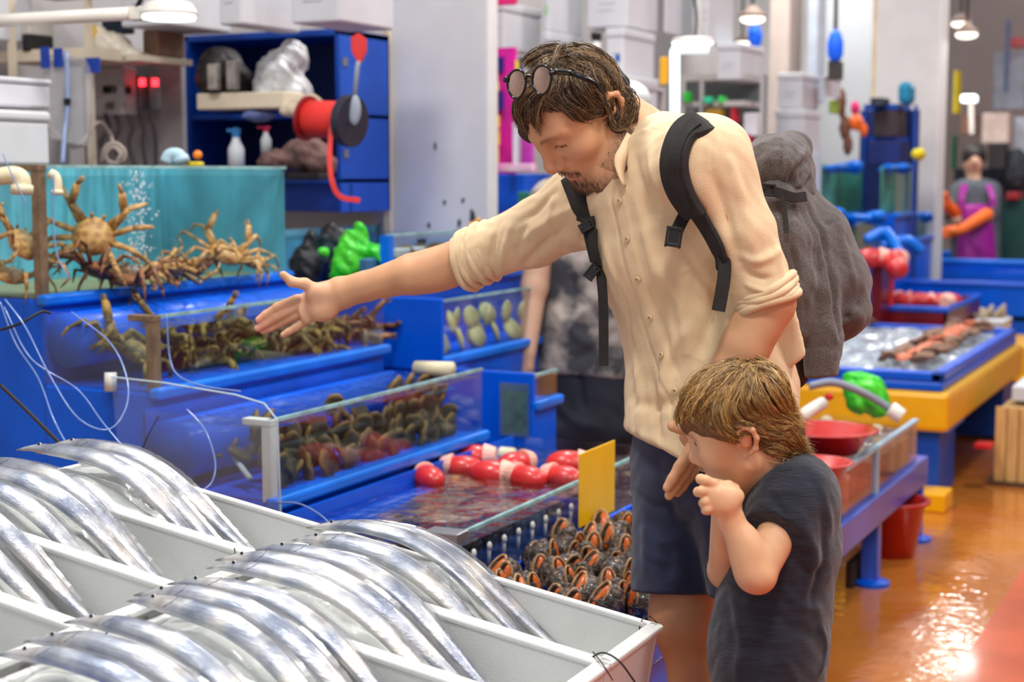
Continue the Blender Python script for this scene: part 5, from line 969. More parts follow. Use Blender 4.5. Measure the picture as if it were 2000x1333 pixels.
pipe('white pipe slanting behind the boy\'s hair', [at(1562, 815, 4.7), at(1606, 788, 4.8)], .02, PVC, collar=False); blob('red_cap', 'small red ball in the bench tank', 'ball', [(1618, 775, 5.0, 10, .02, 9)], mat('bright_red', rgb(206, 20, 30)))  # red cap built as a plain blob
for i in range(36):
    o = bpy.data.objects.new('clam', clm[i % 4].data); COL.objects.link(o); y = 3.75 + .048 * i; o.location = (-1.2 - random.random() * .4, y, .425 + .02 * random.random()); s = random.uniform(.022, .034); o.scale = (s, s, s); o.rotation_euler = (random.uniform(-.6, .6), random.uniform(-.6, .6), random.random() * 6); tag(o, 'clam in the bench tank, %s from the near end' % ORD[i], 'clam', 'clams in the bench tank')
# yellow-fronted stall with ice tray
YP = mat('yellow_board', rgb(240, 176, 0), .4, var=.04, coat=.2); t = thing('stall_table', 'yellow-fronted stall table beyond the bench', 'table', (-1.6, 7.2, 0))
MB().box((-2.3, 6.2, .30), (-1.12, 8.25, .46)).build('yellow_front', YP, t, bevel=.02); MB().box((-1.42, 6.25, .02), (-1.16, 6.6, .3)).build('leg', CABB, t, bevel=.006); MB().box((-2.2, 6.25, .02), (-1.94, 6.6, .3)).build('leg', CABB, t); MB().box((-1.42, 7.9, .02), (-1.16, 8.2, .3)).build('leg', CABB, t); MB().box((-1.44, 6.24, .29), (-1.13, 6.62, .31)).build('leg_cap', BLUE2, t)
solo('block', MB().box((-1.30, 6.08, 0), (-1.10, 6.24, .075)), YP, 'yellow block at the foot of the blue leg', 'block', bevel=.006)
t = thing('ice_tray', 'blue tray of ice and shellfish on the yellow stall', 'tray', (-1.7, 7.2, .46)); MB().box((-2.25, 6.22, .46), (-1.15, 8.2, .50)).build('tray_body', RB, t, bevel=.01)
for a, b in (((-2.25, 6.22, .5), (-1.15, 6.27, .54)), ((-1.2, 6.22, .5), (-1.15, 8.2, .54)), ((-2.25, 6.22, .5), (-2.2, 8.2, .54)), ((-2.25, 8.15, .5), (-1.15, 8.2, .54))): MB().box(a, b).build('tray_side', RB, t, bevel=.008)
v = []
for i in range(31):
    for j in range(31): v.append((-2.2 + i / 30, 6.27 + 1.88 * j / 30, .505 + .05 * math.sin(math.pi * i / 30) * math.sin(math.pi * j / 30) + random.uniform(0, .022)))
MB().add(v, [(i * 31 + j, i * 31 + j + 1, i * 31 + 32 + j, i * 31 + 31 + j) for i in range(30) for j in range(30)]).build('crushed_ice', mat('crushed_ice', rgb(150, 162, 176), .25, var=.3, scale=40, coat=.4), t)
SHR = mat('shellfish_brown', rgb(150, 104, 70), .5, col2=rgb(90, 66, 56), scale=10); BRF = mat('orange_shellfish', rgb(206, 110, 76), .4, var=.15)
shm = [SM[k].copy() for k in range(2)]; [m_.materials.clear() for m_ in shm]; shm[0].materials.append(SHR); shm[1].materials.append(BRF)
for i in range(75):
    row = i // 15; c_ = i % 15; o = bpy.data.objects.new('shellfish', shm[1 if row == 1 else 0]); COL.objects.link(o); o.location = (-1.28 - .07 * row - (.4 if row == 3 else 0) - (.55 if row == 4 else 0), 6.4 + .118 * c_ + .03 * (row % 2), .56 + .015 * random.random()); s = random.uniform(.032, .05); o.scale = (s, s * 1.3, s); o.rotation_euler = (random.uniform(-.6, .6), random.uniform(-.6, .6), random.random() * 6); tag(o, '%s shellfish on the ice tray, %s row from the aisle, %s along' % ('orange' if row == 1 else 'brown', ORD[row], ORD[c_]), 'shellfish', 'shellfish on the ice tray')
a, b = fbox(1872, 662, 2080, 735, 8.75, .6); t = thing('stall_table', 'second yellow-fronted stall table further along the aisle', 'table', ((a[0] + b[0]) / 2, (a[1] + b[1]) / 2, 0)); MB().box(a, b).build('yellow_front', YP, t, bevel=.02); MB().box((a[0] + .05, a[1] + .05, 0), (b[0] - .05, b[1] - .05, a[2])).build('legs_box', CABB, t)
foam_store('white foam tub of whelks on the second yellow stall', (1890, 622, 1985, 663), 8.85, .3)
for i in range(6): o = bpy.data.objects.new('whelk', clm[i % 4].data); COL.objects.link(o); o.location = at(1915 + 9 * i, 617 - 4 * (i % 3), 9.0); s = .05; o.scale = (s, s, s); o.rotation_euler = (i, .3 * i, i); tag(o, 'pale whelk piled in the foam tub, %s from the left' % ORD[i], 'whelk', 'whelks in the foam tub')
# crates on the floor beside the yellow stall
WD = mat('pale_wood', rgb(206, 166, 104), .7, var=.12, scale=10, stretch=(4, 1, .5)); KR_ = mat('dark_tray_edge', rgb(90, 60, 40), .7)
a_, b_ = V3(-1.02, 6.75, .02), V3(-.72, 7.6, .34); t = thing('wooden_crate', 'pale wooden crate on the wet floor in front of the yellow stall', 'crate', (-.87, 7.1, 0))
for k in range(6): MB().box((a_[0] + k * .05, a_[1], a_[2]), (a_[0] + k * .05 + .044, a_[1] + .012, b_[2])).build('plank', WD, t)
for k in range(6): MB().box((b_[0] - .012, a_[1] + k * .14, a_[2]), (b_[0], a_[1] + k * .14 + .13, b_[2])).build('plank', WD, t)
MB().box((a_[0] + .01, a_[1] + .012, a_[2]), (b_[0] - .012, b_[1], b_[2] - .01)).build('inner', mat('wood_inner', rgb(170, 134, 84), .8), t); MB().box((a_[0] - .02, a_[1] - .02, .0), (b_[0] + .02, b_[1] + .02, .02)).build('pallet', KR_, t)
a_, b_ = V3(-.75, 7.0, .0), V3(-.40, 8.2, .40); t = thing('wooden_crate', 'taller pale crate at the right edge of the picture', 'crate', (-.57, 7.6, 0))
for k in range(5): MB().box((a_[0] + k * .07, a_[1], a_[2]), (a_[0] + k * .07 + .064, a_[1] + .012, b_[2])).build('plank', WD, t)
MB().box((a_[0], a_[1] + .012, a_[2]), (b_[0], b_[1], b_[2] - .01)).build('inner', mat('wood_inner', rgb(170, 134, 84)), t)
for i, (x0, y0, z) in enumerate(((-.98, 6.9, .345), (-.70, 7.1, .405))): solo('foam_slab', MB().box((x0, y0, z), (x0 + .28, y0 + .5, z + .07)), FOAM2, 'white foam slab on the %s crate' % ('lower' if i == 0 else 'taller'), 'foam', 'foam slabs on the crates', bevel=.01)
solo('red_handle', MB().box((-1.09, 6.64, .17), (-1.02, 6.74, .19)), mat('bright_red', rgb(206, 20, 30)), 'red ladle sticking out beside the blue leg', 'grip', bevel=.004)  # plain red handle, only its end is built
# ================================================================== PEOPLE
def head_sdf(S, X, sc, R, child=False):
    """X(local) -> world, R axes, local: x right, y forward, z up from between the ears"""
    ny_ = .114
    E = lambda c, r, k=.02, op='+', Q=None: S.ell(X(V3(*c)), np.array(r) * sc, R if Q is None else R @ Q, k * sc, op)
    K = lambda a, b, ra, rb, k=.02, op='+': S.cap(X(V3(*a)), X(V3(*b)), ra * sc, rb * sc, k * sc, op)
    E((0, -.006, .031), (.072, .08, .067)); E((0, .042, .046), (.062, .052, .052), .03)
    E((0, .043, -.01), (.06, .056, .07), .03); E((0, .034, -.058), (.052, .056, .042), .03) if not child else E((0, .024, -.055), (.05, .05, .04), .03)
    E((0, .08, -.09), (.023, .02, .018) if not child else (.018, .014, .014), .03)
    for s in (-1, 1):
        K((s * .055, .012, -.042), (s * .02, .072, -.09), .015, .013, .035)
        E((s * .043, .062, -.008), (.023, .024, .02) if not child else (.022, .022, .026), .03)
        if not child: K((s * .012, .092, .041), (s * .047, .074, .042), .0095, .008, .02)
        E((s * .031, .106, .0235), (.019, .022, .013), .014, '-')
        if not child: E((s * .024, ny_ - .012, -.012), (.0035, .012, .009), .006, '-')
        E((s * .031, .0795, .0235), (.0138, .0125, .0122), .004)
        if not child: K((s * .02, .094, .0165), (s * .041, .092, .0165), .0016, .0016, .002, '-')
    K((0, .093, .031), (0, .113, -.006), .0085, .0105, .018) if not child else K((0, .09, .024), (0, .107, -.006), .006, .008, .014)
    ny = .114 if not child else .109
    E((0, ny, -.013 if not child else -.01), (.0125, .012, .0115), .008)
    for s in (-1, 1): E((s * .013, ny - .013, -.017), (.0095, .014, .0095), .006); E((s * .006, ny - .004, -.0235), (.0042, .006, .004), .003, '-')
    E((0, .075 if not child else .068, -.043), (.032, .024, .026) if not child else (.03, .022, .024), .025)
    for s in (-1, 1):
        K((s * .021, .087, -.0525), (s * .004, .1, -.0475), .0042, .0058, .005); K((s * .019, .087, -.0565), (0, .0975, -.0595), .004, .0066, .005)
        K((s * .023, .092, -.0545), (0, .107, -.053), .0014 if not child else .002, .0016 if not child else .0024, .003, '-')
        # ears
        K((s * .074, -.004, .0), (s * .079, -.012, .022), .009, .009, .012)
        ring = [(s * .078, .006, .012), (s * .083, .002, .027), (s * .088, -.012, .033), (s * .09, -.024, .022), (s * .087, -.024, .004), (s * .081, -.014, -.014), (s * .077, -.002, -.02)]
        for a, b in zip(ring, ring[1:]): K(a, b, .0042, .0042, .006)
        E((s * .09, -.009, .012), (.006, .007, .012), .006, '-')
        if child: E((s * .031, .0965, .0235), (.0115, .007, .0055), .002, '-')
    E((0, .108, -.072), (.02, .01, .006), .012, '-')
    return R
def head_cols(v, Xi, base, sc, lips, beard=None, brow=None, blush=None):
    """skin colours of the face: lips, brows, stubble, cheeks, plus painted shade at mouth, lids and sockets"""
    c = np.tile(np.array(base), (len(v), 1)); q = Xi(v) / sc
    near = (np.linalg.norm(q, axis=1) < .19)
    def mixin(w, col): c[:] = c * (1 - w[:, None]) + np.array(col) * w[:, None]
    g = lambda d, s: np.exp(-(d / s) ** 2) * near
    if blush is not None:
        for s in (-1, 1): mixin((.12 if beard is not None else .35) * g(np.linalg.norm(q - V3(s * .045, .065, -.02), axis=1), .03), blush)
        mixin(.55 * g(np.linalg.norm(q - V3(0, .113, -.012), axis=1), .016), blush)
        for s in (-1, 1): mixin(.6 * g(np.linalg.norm(q - V3(s * .088, -.012, .008), axis=1), .025), blush)
    ax = np.abs(q[:, 0])
    if beard is not None:
        nz = .75 + .35 * vnoise(q, 900) + .2 * vnoise(q, 300, 2)
        w1 = np.clip((-.058 - q[:, 2]) / .02, 0, 1) * np.clip((q[:, 1] - .045) / .03, 0, 1)            # chin
        jaw = np.clip(1 - np.abs(q[:, 2] + .065 - .35 * (.07 - q[:, 1])) / .022, 0, 1) * (q[:, 1] < .075) * (q[:, 1] > -.02) * (ax > .035)
        side = np.clip(1 - np.abs(q[:, 1] - .008) / .016, 0, 1) * (q[:, 2] < .0) * (q[:, 2] > -.06) * (ax > .05)
        mus = g(np.abs(q[:, 2] + .0385 + .25 * ax), .0065) * (ax < .03) * (q[:, 1] > .07)
        cor = g(np.linalg.norm(np.stack([ax - .03, q[:, 2] + .062], 1), axis=1), .014) * (q[:, 1] > .05) * .6
        mixin(np.clip((w1 * .8 + jaw * .95 + side * .9 + mus * 1.2 + cor) * nz, 0, .93) * near, beard)
    w = g(np.minimum(np.abs(q[:, 2] + .0475), np.abs(q[:, 2] + .0595)), .0055) * (ax < .0215) * (q[:, 1] > .083); mixin(np.clip(w, 0, 1) * .8, lips)
    mixin(g(np.abs(q[:, 2] + .0535), .0016) * (ax < .023) * (q[:, 1] > .082) * .8, np.array(lips) * .35)  # shade of the mouth slit put into the lip colour
    if brow is not None:
        t = np.clip((ax - .013) / .036, 0, 1); zc = .0415 + .006 * np.sin(t * 2.4) - .006 * t
        w = g(np.abs(q[:, 2] - zc), .0042) * (ax > .011) * (ax < .052) * (q[:, 1] > .055) * np.clip(1.3 - t, .3, 1) * (.8 + .3 * vnoise(q, 800)); mixin(np.clip(w, 0, .85), brow)
        # lash lines of the lowered lids
        d = np.hypot((ax - .031) / .0135, (q[:, 1] - .0785) / .02); zl = .0185 - .0025 * np.clip(((ax - .031) / .0135) ** 2, 0, 1)
        mixin(np.clip(1.3 * g(np.abs(q[:, 2] - zl), .0019) * (np.abs(ax - .031) < .0135) * (q[:, 1] > .07), 0, .9), np.array(brow) * .4)
        mixin(.5 * g(np.abs(q[:, 2] - .034), .0018) * (np.abs(ax - .031) < .014) * (q[:, 1] > .07), np.array(brow))  # shade of the upper lid crease painted into the skin
        mixin(.4 * g(np.linalg.norm(np.stack([ax - .022, q[:, 2] - .022], 1), axis=1), .012) * (q[:, 1] > .06), np.array(base) * .55)  # eye socket shade put into the skin colour
    return c, q

# ------------------------------------------------------------------ the man
MAN = thing('person', 'man in cream linen shirt and navy shorts leaning over, right arm stretched toward the tanks', 'person', (-.86, 2.45, 0))
HO = at(1138, 217, 2.64)
_fwd = unit(V3(-.53, -.24, -.81)); _up = V3(-.60, -.56, .53); _up = unit(_up - _fwd * (_up @ _fwd)); _rt = np.cross(_fwd, _up)
HR = CB @ np.stack([_rt, _fwd, _up], 1)
HX = lambda p, o=HO, R=HR: o + R @ np.asarray(p, float)
HXi = lambda v, o=HO, R=HR: (v - o) @ R
Wr = at(664, 573, 3.0)
LSH, RSH = at(1384, 312, 2.50), at(1142, 400, 2.79)
LEL, LWR = at(1500, 592, 2.52), at(1392, 800, 2.54)
REL = at(893, 512, 2.92)
def finger(S, pts, r0, r1, k=.004):
    n = len(pts); rs = [r0 + (r1 - r0) * i / (n - 1) for i in range(n)]; S.chain(pts, rs, k)
hz = lambda x, y, d: at(480 + x / 4.1667, 400 + y / 4.1667, d)          # right hand
def man_body():
    H = SDF(); head_sdf(H, HX, 1.0, HR)
    nb = at(1243, 292, 2.69)
    H.cap(HX((0, -.03, -.03)), nb, .056, .064, .04); H.cap(HX((0, .02, -.055)), at(1212, 350, 2.64), .035, .045, .03)
    H.cap(nb, at(1300, 350, 2.68), .07, .09, .04); H.cap(HX((-.062, -.03, -.03)), at(1214, 345, 2.6), .012, .012, .025)
    A = SDF()                                                       # reaching arm and open hand
    A.cap(RSH, REL, .06, .041, .01); fm = REL * .62 + Wr * .38
    A.cap(REL, fm, .041, .0385, .006); A.cap(fm, Wr * .9 + fm * .1, .0385, .0245, .006); A.ecap(fm * .35 + Wr * .65, Wr, .029, .026, .0285, .021, cdir(.3, 0, 1), .01)
    A.ell(REL * .75 + Wr * .25 + cdir(0, -.01, -.012), (.055, .024, .026), CB, .03)
    A.ecap(Wr, hz(600, 800, 3.005), .029, .02, .03, .017, cdir(.35, 0, 1), .02)
    A.ecap(hz(640, 760, 3.0), hz(480, 850, 3.02), .03, .016, .034, .014, cdir(.42, 0, 1), .02)
    A.ell(hz(640, 880, 2.993), (.022, .013, .016), CB, .015); A.ell(hz(590, 720, 2.992), (.024, .015, .016), CB, .015)
    finger(A, [hz(560, 690, 2.995), hz(480, 645, 2.99), hz(375, 630, 2.985), hz(305, 572, 2.98)], .0125, .0078, .006)
    finger(A, [hz(420, 770, 3.02), hz(260, 835, 3.035), hz(165, 895, 3.04), hz(105, 938, 3.04)], .0105, .0072)
    finger(A, [hz(430, 830, 3.025), hz(250, 915, 3.04), hz(165, 965, 3.045), hz(98, 1008, 3.045)], .0103, .0072)
    finger(A, [hz(450, 885, 3.03), hz(290, 960, 3.05), hz(205, 1003, 3.055), hz(140, 1030, 3.055)], .0098, .0068)
    finger(A, [hz(500, 940, 3.02), hz(410, 1000, 3.025), hz(350, 1035, 3.025), hz(305, 1060, 3.025)], .0088, .0062)
    B = SDF()                                                       # hanging arm, hand behind the boy's face
    B.cap(LSH, LEL, .062, .045, .01); fm = LEL * .6 + LWR * .4
    B.cap(LEL, fm, .045, .041, .006); B.ecap(fm, LWR, .041, .037, .031, .024, cdir(1, 0, .5), .008)
    lz = lambda x, y, d: at(1280 + x / 4.166, 690 + y / 4.166, d)
    B.ecap(LWR, lz(340, 740, 2.53), .032, .022, .036, .016, cdir(.75, .3, .45), .02)
    finger(B, [LWR * .5 + lz(330, 700, 2.53) * .5, lz(300, 620, 2.51), lz(200, 600, 2.5), lz(140, 597, 2.5)], .015, .009, .006)
    finger(B, [lz(300, 770, 2.51), lz(200, 930, 2.49), lz(140, 1030, 2.485), lz(98, 1095, 2.485)], .0115, .008)
    finger(B, [lz(330, 800, 2.52), lz(220, 1000, 2.5), lz(160, 1090, 2.495), lz(112, 1160, 2.495)], .0115, .008)
    finger(B, [lz(350, 810, 2.53), lz(270, 1000, 2.515), lz(220, 1080, 2.51), lz(180, 1140, 2.51)], .011, .0075)
    finger(B, [lz(370, 820, 2.545), lz(310, 960, 2.535), lz(275, 1020, 2.53), lz(248, 1055, 2.53)], .0095, .0068)
    T = SDF()                                                       # trunk and legs
    ax_ = unit(LSH - RSH)
    T.ecap(at(1300, 370, 2.66), at(1370, 640, 2.69), .15, .1, .135, .1, ax_, .05); T.ecap(at(1370, 640, 2.69), at(1388, 830, 2.70), .135, .1, .155, .11, ax_, .05)
    global KNEES; KNEES = []
    for (hp, kn, s) in (((1340, 880, 2.75), (1338, 1215, 2.74), 0), ((1446, 880, 2.63), (1490, 1215, 2.62), 1)):
        h_, k_ = at(*hp), at(*kn); an = V3(k_[0] + .03, k_[1], .085); KNEES.append((h_, k_, an))
        T.cap(h_, k_, .085, .052, .04); T.ell(k_ + V3(-.018, -.01, .01), (.042, .045, .05), None, .03)
        cf = k_ * .66 + an * .34; T.cap(k_, cf + V3(.022, 0, 0), .047, .052, .03); T.cap(cf + V3(.02, 0, 0), an, .05, .034, .03)
        T.cap(an, an + V3(-.02, -.0, -.04), .038, .035, .02); T.ecap(an + V3(.02, 0, -.05), an + V3(-.15, -.03, -.06), .034, .03, .04, .02, (0, 1, 0), .03)
    return [(H, .0019), (A, .0022), (B, .0026), (T, .006)]
def man_col(v):
    c, q = head_cols(v, HXi, (.72, .38, .205), 1.0, (.62, .25, .19), (.11, .058, .03), (.2, .11, .06), (.74, .34, .2))
    palm = np.exp(-(np.linalg.norm(v - hz(480, 850, 3.0), axis=1) / .07) ** 2)
    c = c * (1 - .4 * palm[:, None]) + np.array((.86, .5, .38)) * .4 * palm[:, None]
    for (x, y) in ((95, 940), (90, 1010), (140, 1032), (300, 1062), (288, 560)):
        w = np.exp(-(np.linalg.norm(v - hz(x, y, 3.04), axis=1) / .02) ** 2)[:, None] * .55; c = c * (1 - w) + np.array((.86, .38, .28)) * w
    leg = (v[:, 2] < .6)[:, None]; c = np.where(leg, c * np.array((.92, .9, .85)), c)
    n = vnoise(v, 55, 3)[:, None] * .05 + 1
    return np.clip(c * n, 0, 1)
body, BV, BF = body_mesh('body', man_body(), man_col, MAN)
# eye under the lowered lid
EYE = mat('eye_white', rgb(225, 215, 205), .15, var=.02); IRIS = mat('eye_iris', rgb(70, 60, 50), .1)
for s in (-1, 1):
    e = MB().ell(HX((s * .031, .0785, .0215)), (.0118,) * 3, R=HR).build('eye', EYE, MAN, smooth=True)
    MB().ell(HX((s * .031, .0875, .0165)), (.0055, .003, .0045), 10, 6, R=HR).build('iris', IRIS, e, smooth=True)
# shirt
LINEN = mat('cream_linen', rgb(238, 208, 166), .8, var=.05, scale=25, bump=.25, bscale=900, sheen=.15, stretch=(1, 1, .4))
def man_shirt():
    S = SDF(); ax_ = unit(LSH - RSH)
    S.cap(LSH, at(1446, 450, 2.5), .066, .0535, .015); S.cap(at(1446, 450, 2.5), at(1498, 585, 2.515), .0535, .047, .015)
    S.half(at(1502, 594, 2.516), unit(LEL - LSH) * .8 + cdir(0, 0, -.3), .006)
    S.cap(RSH, at(1040, 458, 2.84), .072, .058, .02); S.cap(at(1040, 458, 2.84), at(905, 508, 2.9), .058, .05, .02)
    S.half(at(899, 512, 2.905), unit(REL - RSH) + cdir(-.25, 0, .12), .006)
    t = [(1288, 385, 2.655, .16, .107), (1312, 490, 2.665, .16, .115), (1368, 640, 2.69, .148, .118), (1388, 760, 2.70, .165, .128), (1384, 900, 2.70, .182, .142)]
    for a, b in zip(t, t[1:]): S.ecap(at(*a[:3]), at(*b[:3]), a[3], a[4], b[3], b[4], ax_, .03)
    nb = at(1262, 300, 2.68)
    S.cap(nb, LSH + cdir(-.012, 0, -.008), .064, .068, .05); S.cap(nb + cdir(0, 0, -.02), RSH + cdir(.02, 0, 0), .064, .066, .05)
    S.cap(at(1330, 310, 2.66), at(1375, 400, 2.61), .07, .075, .04)
    return S
def shirt_cut(S):
    S.cap(HX((0, -.03, -.03)), at(1236, 285, 2.685), .06, .066, .008, '-'); S.cap(at(1196, 300, 2.6), at(1213, 362, 2.555), .03, .008, .006, '-')
    S.half(at(1300, 884, 2.6), cdir(-.5, .0, -1), .01)
    return S
FO = [([(1130, 400), (1060, 440), (1000, 480)], .010, 0.0062), ([(1110, 440), (1060, 480), (1020, 520)], .009, -0.0078), ([(1000, 440), (985, 490), (975, 540)], .007, 0.0062),
      ([(1030, 440), (1010, 490), (1000, 535)], .008, -0.0078), ([(975, 440), (962, 490), (958, 540)], .006, -0.0062), ([(1080, 380), (1075, 430), (1090, 480)], .009, 0.0062),
      ([(1150, 430), (1140, 470), (1160, 520)], .008, -0.0093), ([(1090, 370), (1050, 410), (1010, 440)], .009, -0.0062),
      ([(1420, 300), (1450, 400), (1480, 520)], .010, 0.0062), ([(1390, 330), (1420, 430), (1450, 520)], .010, -0.0078), ([(1500, 400), (1515, 480), (1530, 560)], .008, 0.0062),
      ([(1450, 530), (1490, 545), (1540, 530)], .006, -0.0062), ([(1455, 555), (1500, 570), (1548, 560)], .005, 0.0062), ([(1440, 500), (1480, 510), (1520, 490)], .008, 0.0062),
      ([(1290, 520), (1330, 600), (1345, 700)], .012, 0.0093), ([(1260, 560), (1300, 660), (1320, 760)], .010, -0.0062), ([(1400, 500), (1400, 600), (1360, 700)], .014, -0.0124),
      ([(1430, 560), (1420, 640), (1380, 720)], .012, 0.0109), ([(1240, 700), (1250, 780), (1245, 850)], .010, 0.0078), ([(1275, 740), (1280, 800), (1285, 860)], .009, -0.0078),
      ([(1180, 470), (1210, 560), (1235, 660)], .010, 0.0062), ([(1200, 520), (1225, 600), (1235, 680)], .007, -0.0062), ([(1330, 480), (1380, 560), (1430, 620)], .010, -0.0062),
      ([(1240, 300), (1260, 380), (1255, 450)], .010, -0.0062), ([(1270, 280), (1285, 360), (1290, 440)], .010, 0.0062), ([(1340, 640), (1300, 720), (1290, 800)], .010, 0.0078),
      ([(1240, 380), (1265, 480), (1290, 560)], .008, 0.0047), ([(1350, 760), (1300, 790), (1240, 790)], .012, -0.0078),
      # seams: shoulder yoke, armhole, pocket edges
      ([(1295, 255), (1262, 250)], .002, -.0016), ([(1405, 262), (1390, 290), (1388, 330)], .0025, -.002), ([(1262, 430), (1300, 424), (1330, 418)], .0022, .0016), ([(1262, 430), (1276, 500), (1290, 540)], .0018, .0014),
      ([(1290, 540), (1340, 530), (1385, 505)], .002, .0014), ([(1385, 505), (1378, 450)], .002, .0014)]
BTN = [(1211, 393), (1226, 468), (1246, 546), (1270, 621), (1293, 694), (1318, 764), (1333, 826)]
_S = shirt_cut(man_shirt()); _v, _f = _S.mesh(.009); _T0 = BVHTree.FromPolygons(_v.tolist(), _f.tolist())
_pl = spline([cast(_T0, x, y)[0] for x, y in [(1213, 372)] + BTN + [(1342, 870)]], 40)
_ple = spline([cast(_T0, x - 17, y + 3)[0] for x, y in [(1215, 372)] + BTN], 40)
def placket(v, n):
    sel = np.nonzero(((v > _pl.min(0) - .03) & (v < _pl.max(0) + .03)).all(1))[0]; o = np.zeros(len(v)); d, _ = seg_dist(v[sel], _pl); o[sel] = .0022 / (1 + np.exp((d - .0135) / .0012))
    d2, _ = seg_dist(v[sel], _ple); o[sel] -= .0018 * np.exp(-(d2 / .003) ** 2); return o
SHIRT, ST = cloth('shirt', _S, .0034, LINEN, MAN, FO, .0020, 46, extra=placket)
# turn-ups of the sleeves, collar band, shirt tail
for (a, b, r, nn) in ((at(958, 491, 2.886), at(901, 513, 2.908), .0525, cdir(-.25, 0, .12) + unit(REL - RSH)), (at(1496, 560, 2.513), at(1503, 594, 2.517), .0485, unit(LEL - LSH))):
    mb = MB(); ax_ = unit(nn); 
    for k, (t, rr) in enumerate(((0, 1.0), (.3, 1.03), (.62, 1.0), (.8, 1.03))):
        c = a + (b - a) * t; e1 = unit(np.cross(ax_, [0, .2, 1])); e2 = np.cross(ax_, e1)
        f0 = math.atan2(CF @ e2, CF @ e1); th = np.linspace(f0, f0 + 2 * math.pi, 49); rad = r * rr * (1 + .025 * np.sin(3 * th + k) + .015 * np.sin(7 * th + 2 * k))
        mb.tube([c + (e1 * math.cos(q) + e2 * math.sin(q)) * w_ + ax_ * .004 * math.sin(2 * q + k) for q, w_ in zip(th, rad)], .0075, 8, caps=False, flat=1.0)
    mb.build('rolled_cuff', LINEN, SHIRT, smooth=True)
cp = [at(*p) for p in [(1196, 262, 2.77), (1222, 224, 2.775), (1247, 214, 2.74), (1256, 232, 2.67), (1246, 262, 2.615), (1229, 297, 2.585), (1213, 330, 2.568), (1216, 362, 2.553)]]
cp = spline(cp, 40); upd = [unit(HX((0, 0, 0)) - at(1243, 292, 2.69)) * 1.0 for _ in cp]
mb = MB(); v = []; tg = np.gradient(cp, axis=0)
for i, p in enumerate(cp):
    h = .021 * min(1, (len(cp) - 1 - i) / 9 + .12); o = unit(np.cross(tg[i], upd[i])); v += [p - upd[i] * .006, p + upd[i] * h, p + upd[i] * h - o * .003, p - upd[i] * .006 - o * .003]
mb.add(v, [(i * 4 + k, i * 4 + (k + 1) % 4, i * 4 + 4 + (k + 1) % 4, i * 4 + 4 + k) for i in range(len(cp) - 1) for k in range(4)] + [(3, 2, 1, 0), tuple(range(len(v) - 4, len(v)))])
mb.build('collar', LINEN, SHIRT, smooth=True)
S = SDF(); S.ecap(at(1495, 600, 2.60), at(1538, 705, 2.60), .05, .012, .034, .009, cdir(1, -.3, -.3), .01); S.ecap(at(1470, 660, 2.62), at(1535, 700, 2.60), .06, .02, .034, .009, cdir(1, -.3, -.3), .02)
cloth('shirt_tail', S, .004, LINEN, SHIRT, (), .001, 40)
BUT = mat('cream_button', rgb(226, 196, 150), .35, var=.03)
for (x, y) in BTN:
    p, n = cast(ST, x, y, .001); o = MB().lathe([(0, .0028), (.0028, .0026), (.004, .0034), (.0052, .003), (.0056, .001), (.0056, 0)], p, 16, n).build('button', BUT, SHIRT, smooth=True)
    e1 = unit(np.cross(n, [0, 0, 1])); e2 = np.cross(n, e1); mb = MB()
    for i in (-1, 1):
        for j in (-1, 1): mb.lathe([(.0007, .0030), (.0007, .0033)], p + e1 * .0012 * i + e2 * .0012 * j, 6, n)
    mb.build('thread', mat('button_thread', rgb(140, 105, 70), .9), o)
# shorts
NAVY = mat('navy_cotton', rgb(36, 44, 72), .85, var=.12, scale=30, bump=.2, bscale=700, sheen=.25)
S = SDF(); ax_ = unit(LSH - RSH)
S.ecap(at(1385, 790, 2.70), at(1385, 900, 2.70), .145, .108, .15, .115, ax_, .03)
(h0, k0, _), (h1, k1, _) = KNEES
S.ecap(h0 + cdir(-.004, 0, -.03), at(1316, 1190, 2.74), .09, .09, .078, .078, ax_, .04); S.ecap(h1 + cdir(0, 0, -.03), at(1478, 1190, 2.62), .09, .09, .078, .078, ax_, .04)
S.half(at(1316, 1163, 2.68), cdir(0, -.1, -1), .005)
SF = [([(1230, 880), (1260, 1000), (1260, 1120)], .012, .004), ([(1290, 900), (1310, 1000), (1300, 1140)], .012, -.005), ([(1240, 960), (1300, 990), (1370, 960)], .009, -.004), ([(1240, 1040), (1310, 1060), (1385, 1030)], .010, .004), ([(1245, 1080), (1300, 1110), (1380, 1100)], .008, -.003), ([(1234, 1140), (1310, 1146), (1394, 1140)], .0022, -.0016), ([(1256, 1020), (1330, 1030), (1380, 990)], .007, -.003)]
cloth('shorts', S, .0045, NAVY, MAN, SF, .0018, 34)
SHOE = mat('dark_shoe', rgb(40, 38, 42), .6)
for (_, k_, an) in KNEES:
    S = SDF(); S.ecap(an + V3(.035, 0, -.045), an + V3(-.17, -.035, -.05), .042, .045, .046, .03, (0, 1, 0), .02).cap(an + V3(.01, 0, -.03), an + V3(-.05, -.01, -.03), .042, .04, .03); S.half((0, 0, .0), (0, 0, -1), .003)
    cloth('shoe', S, .006, SHOE, MAN)
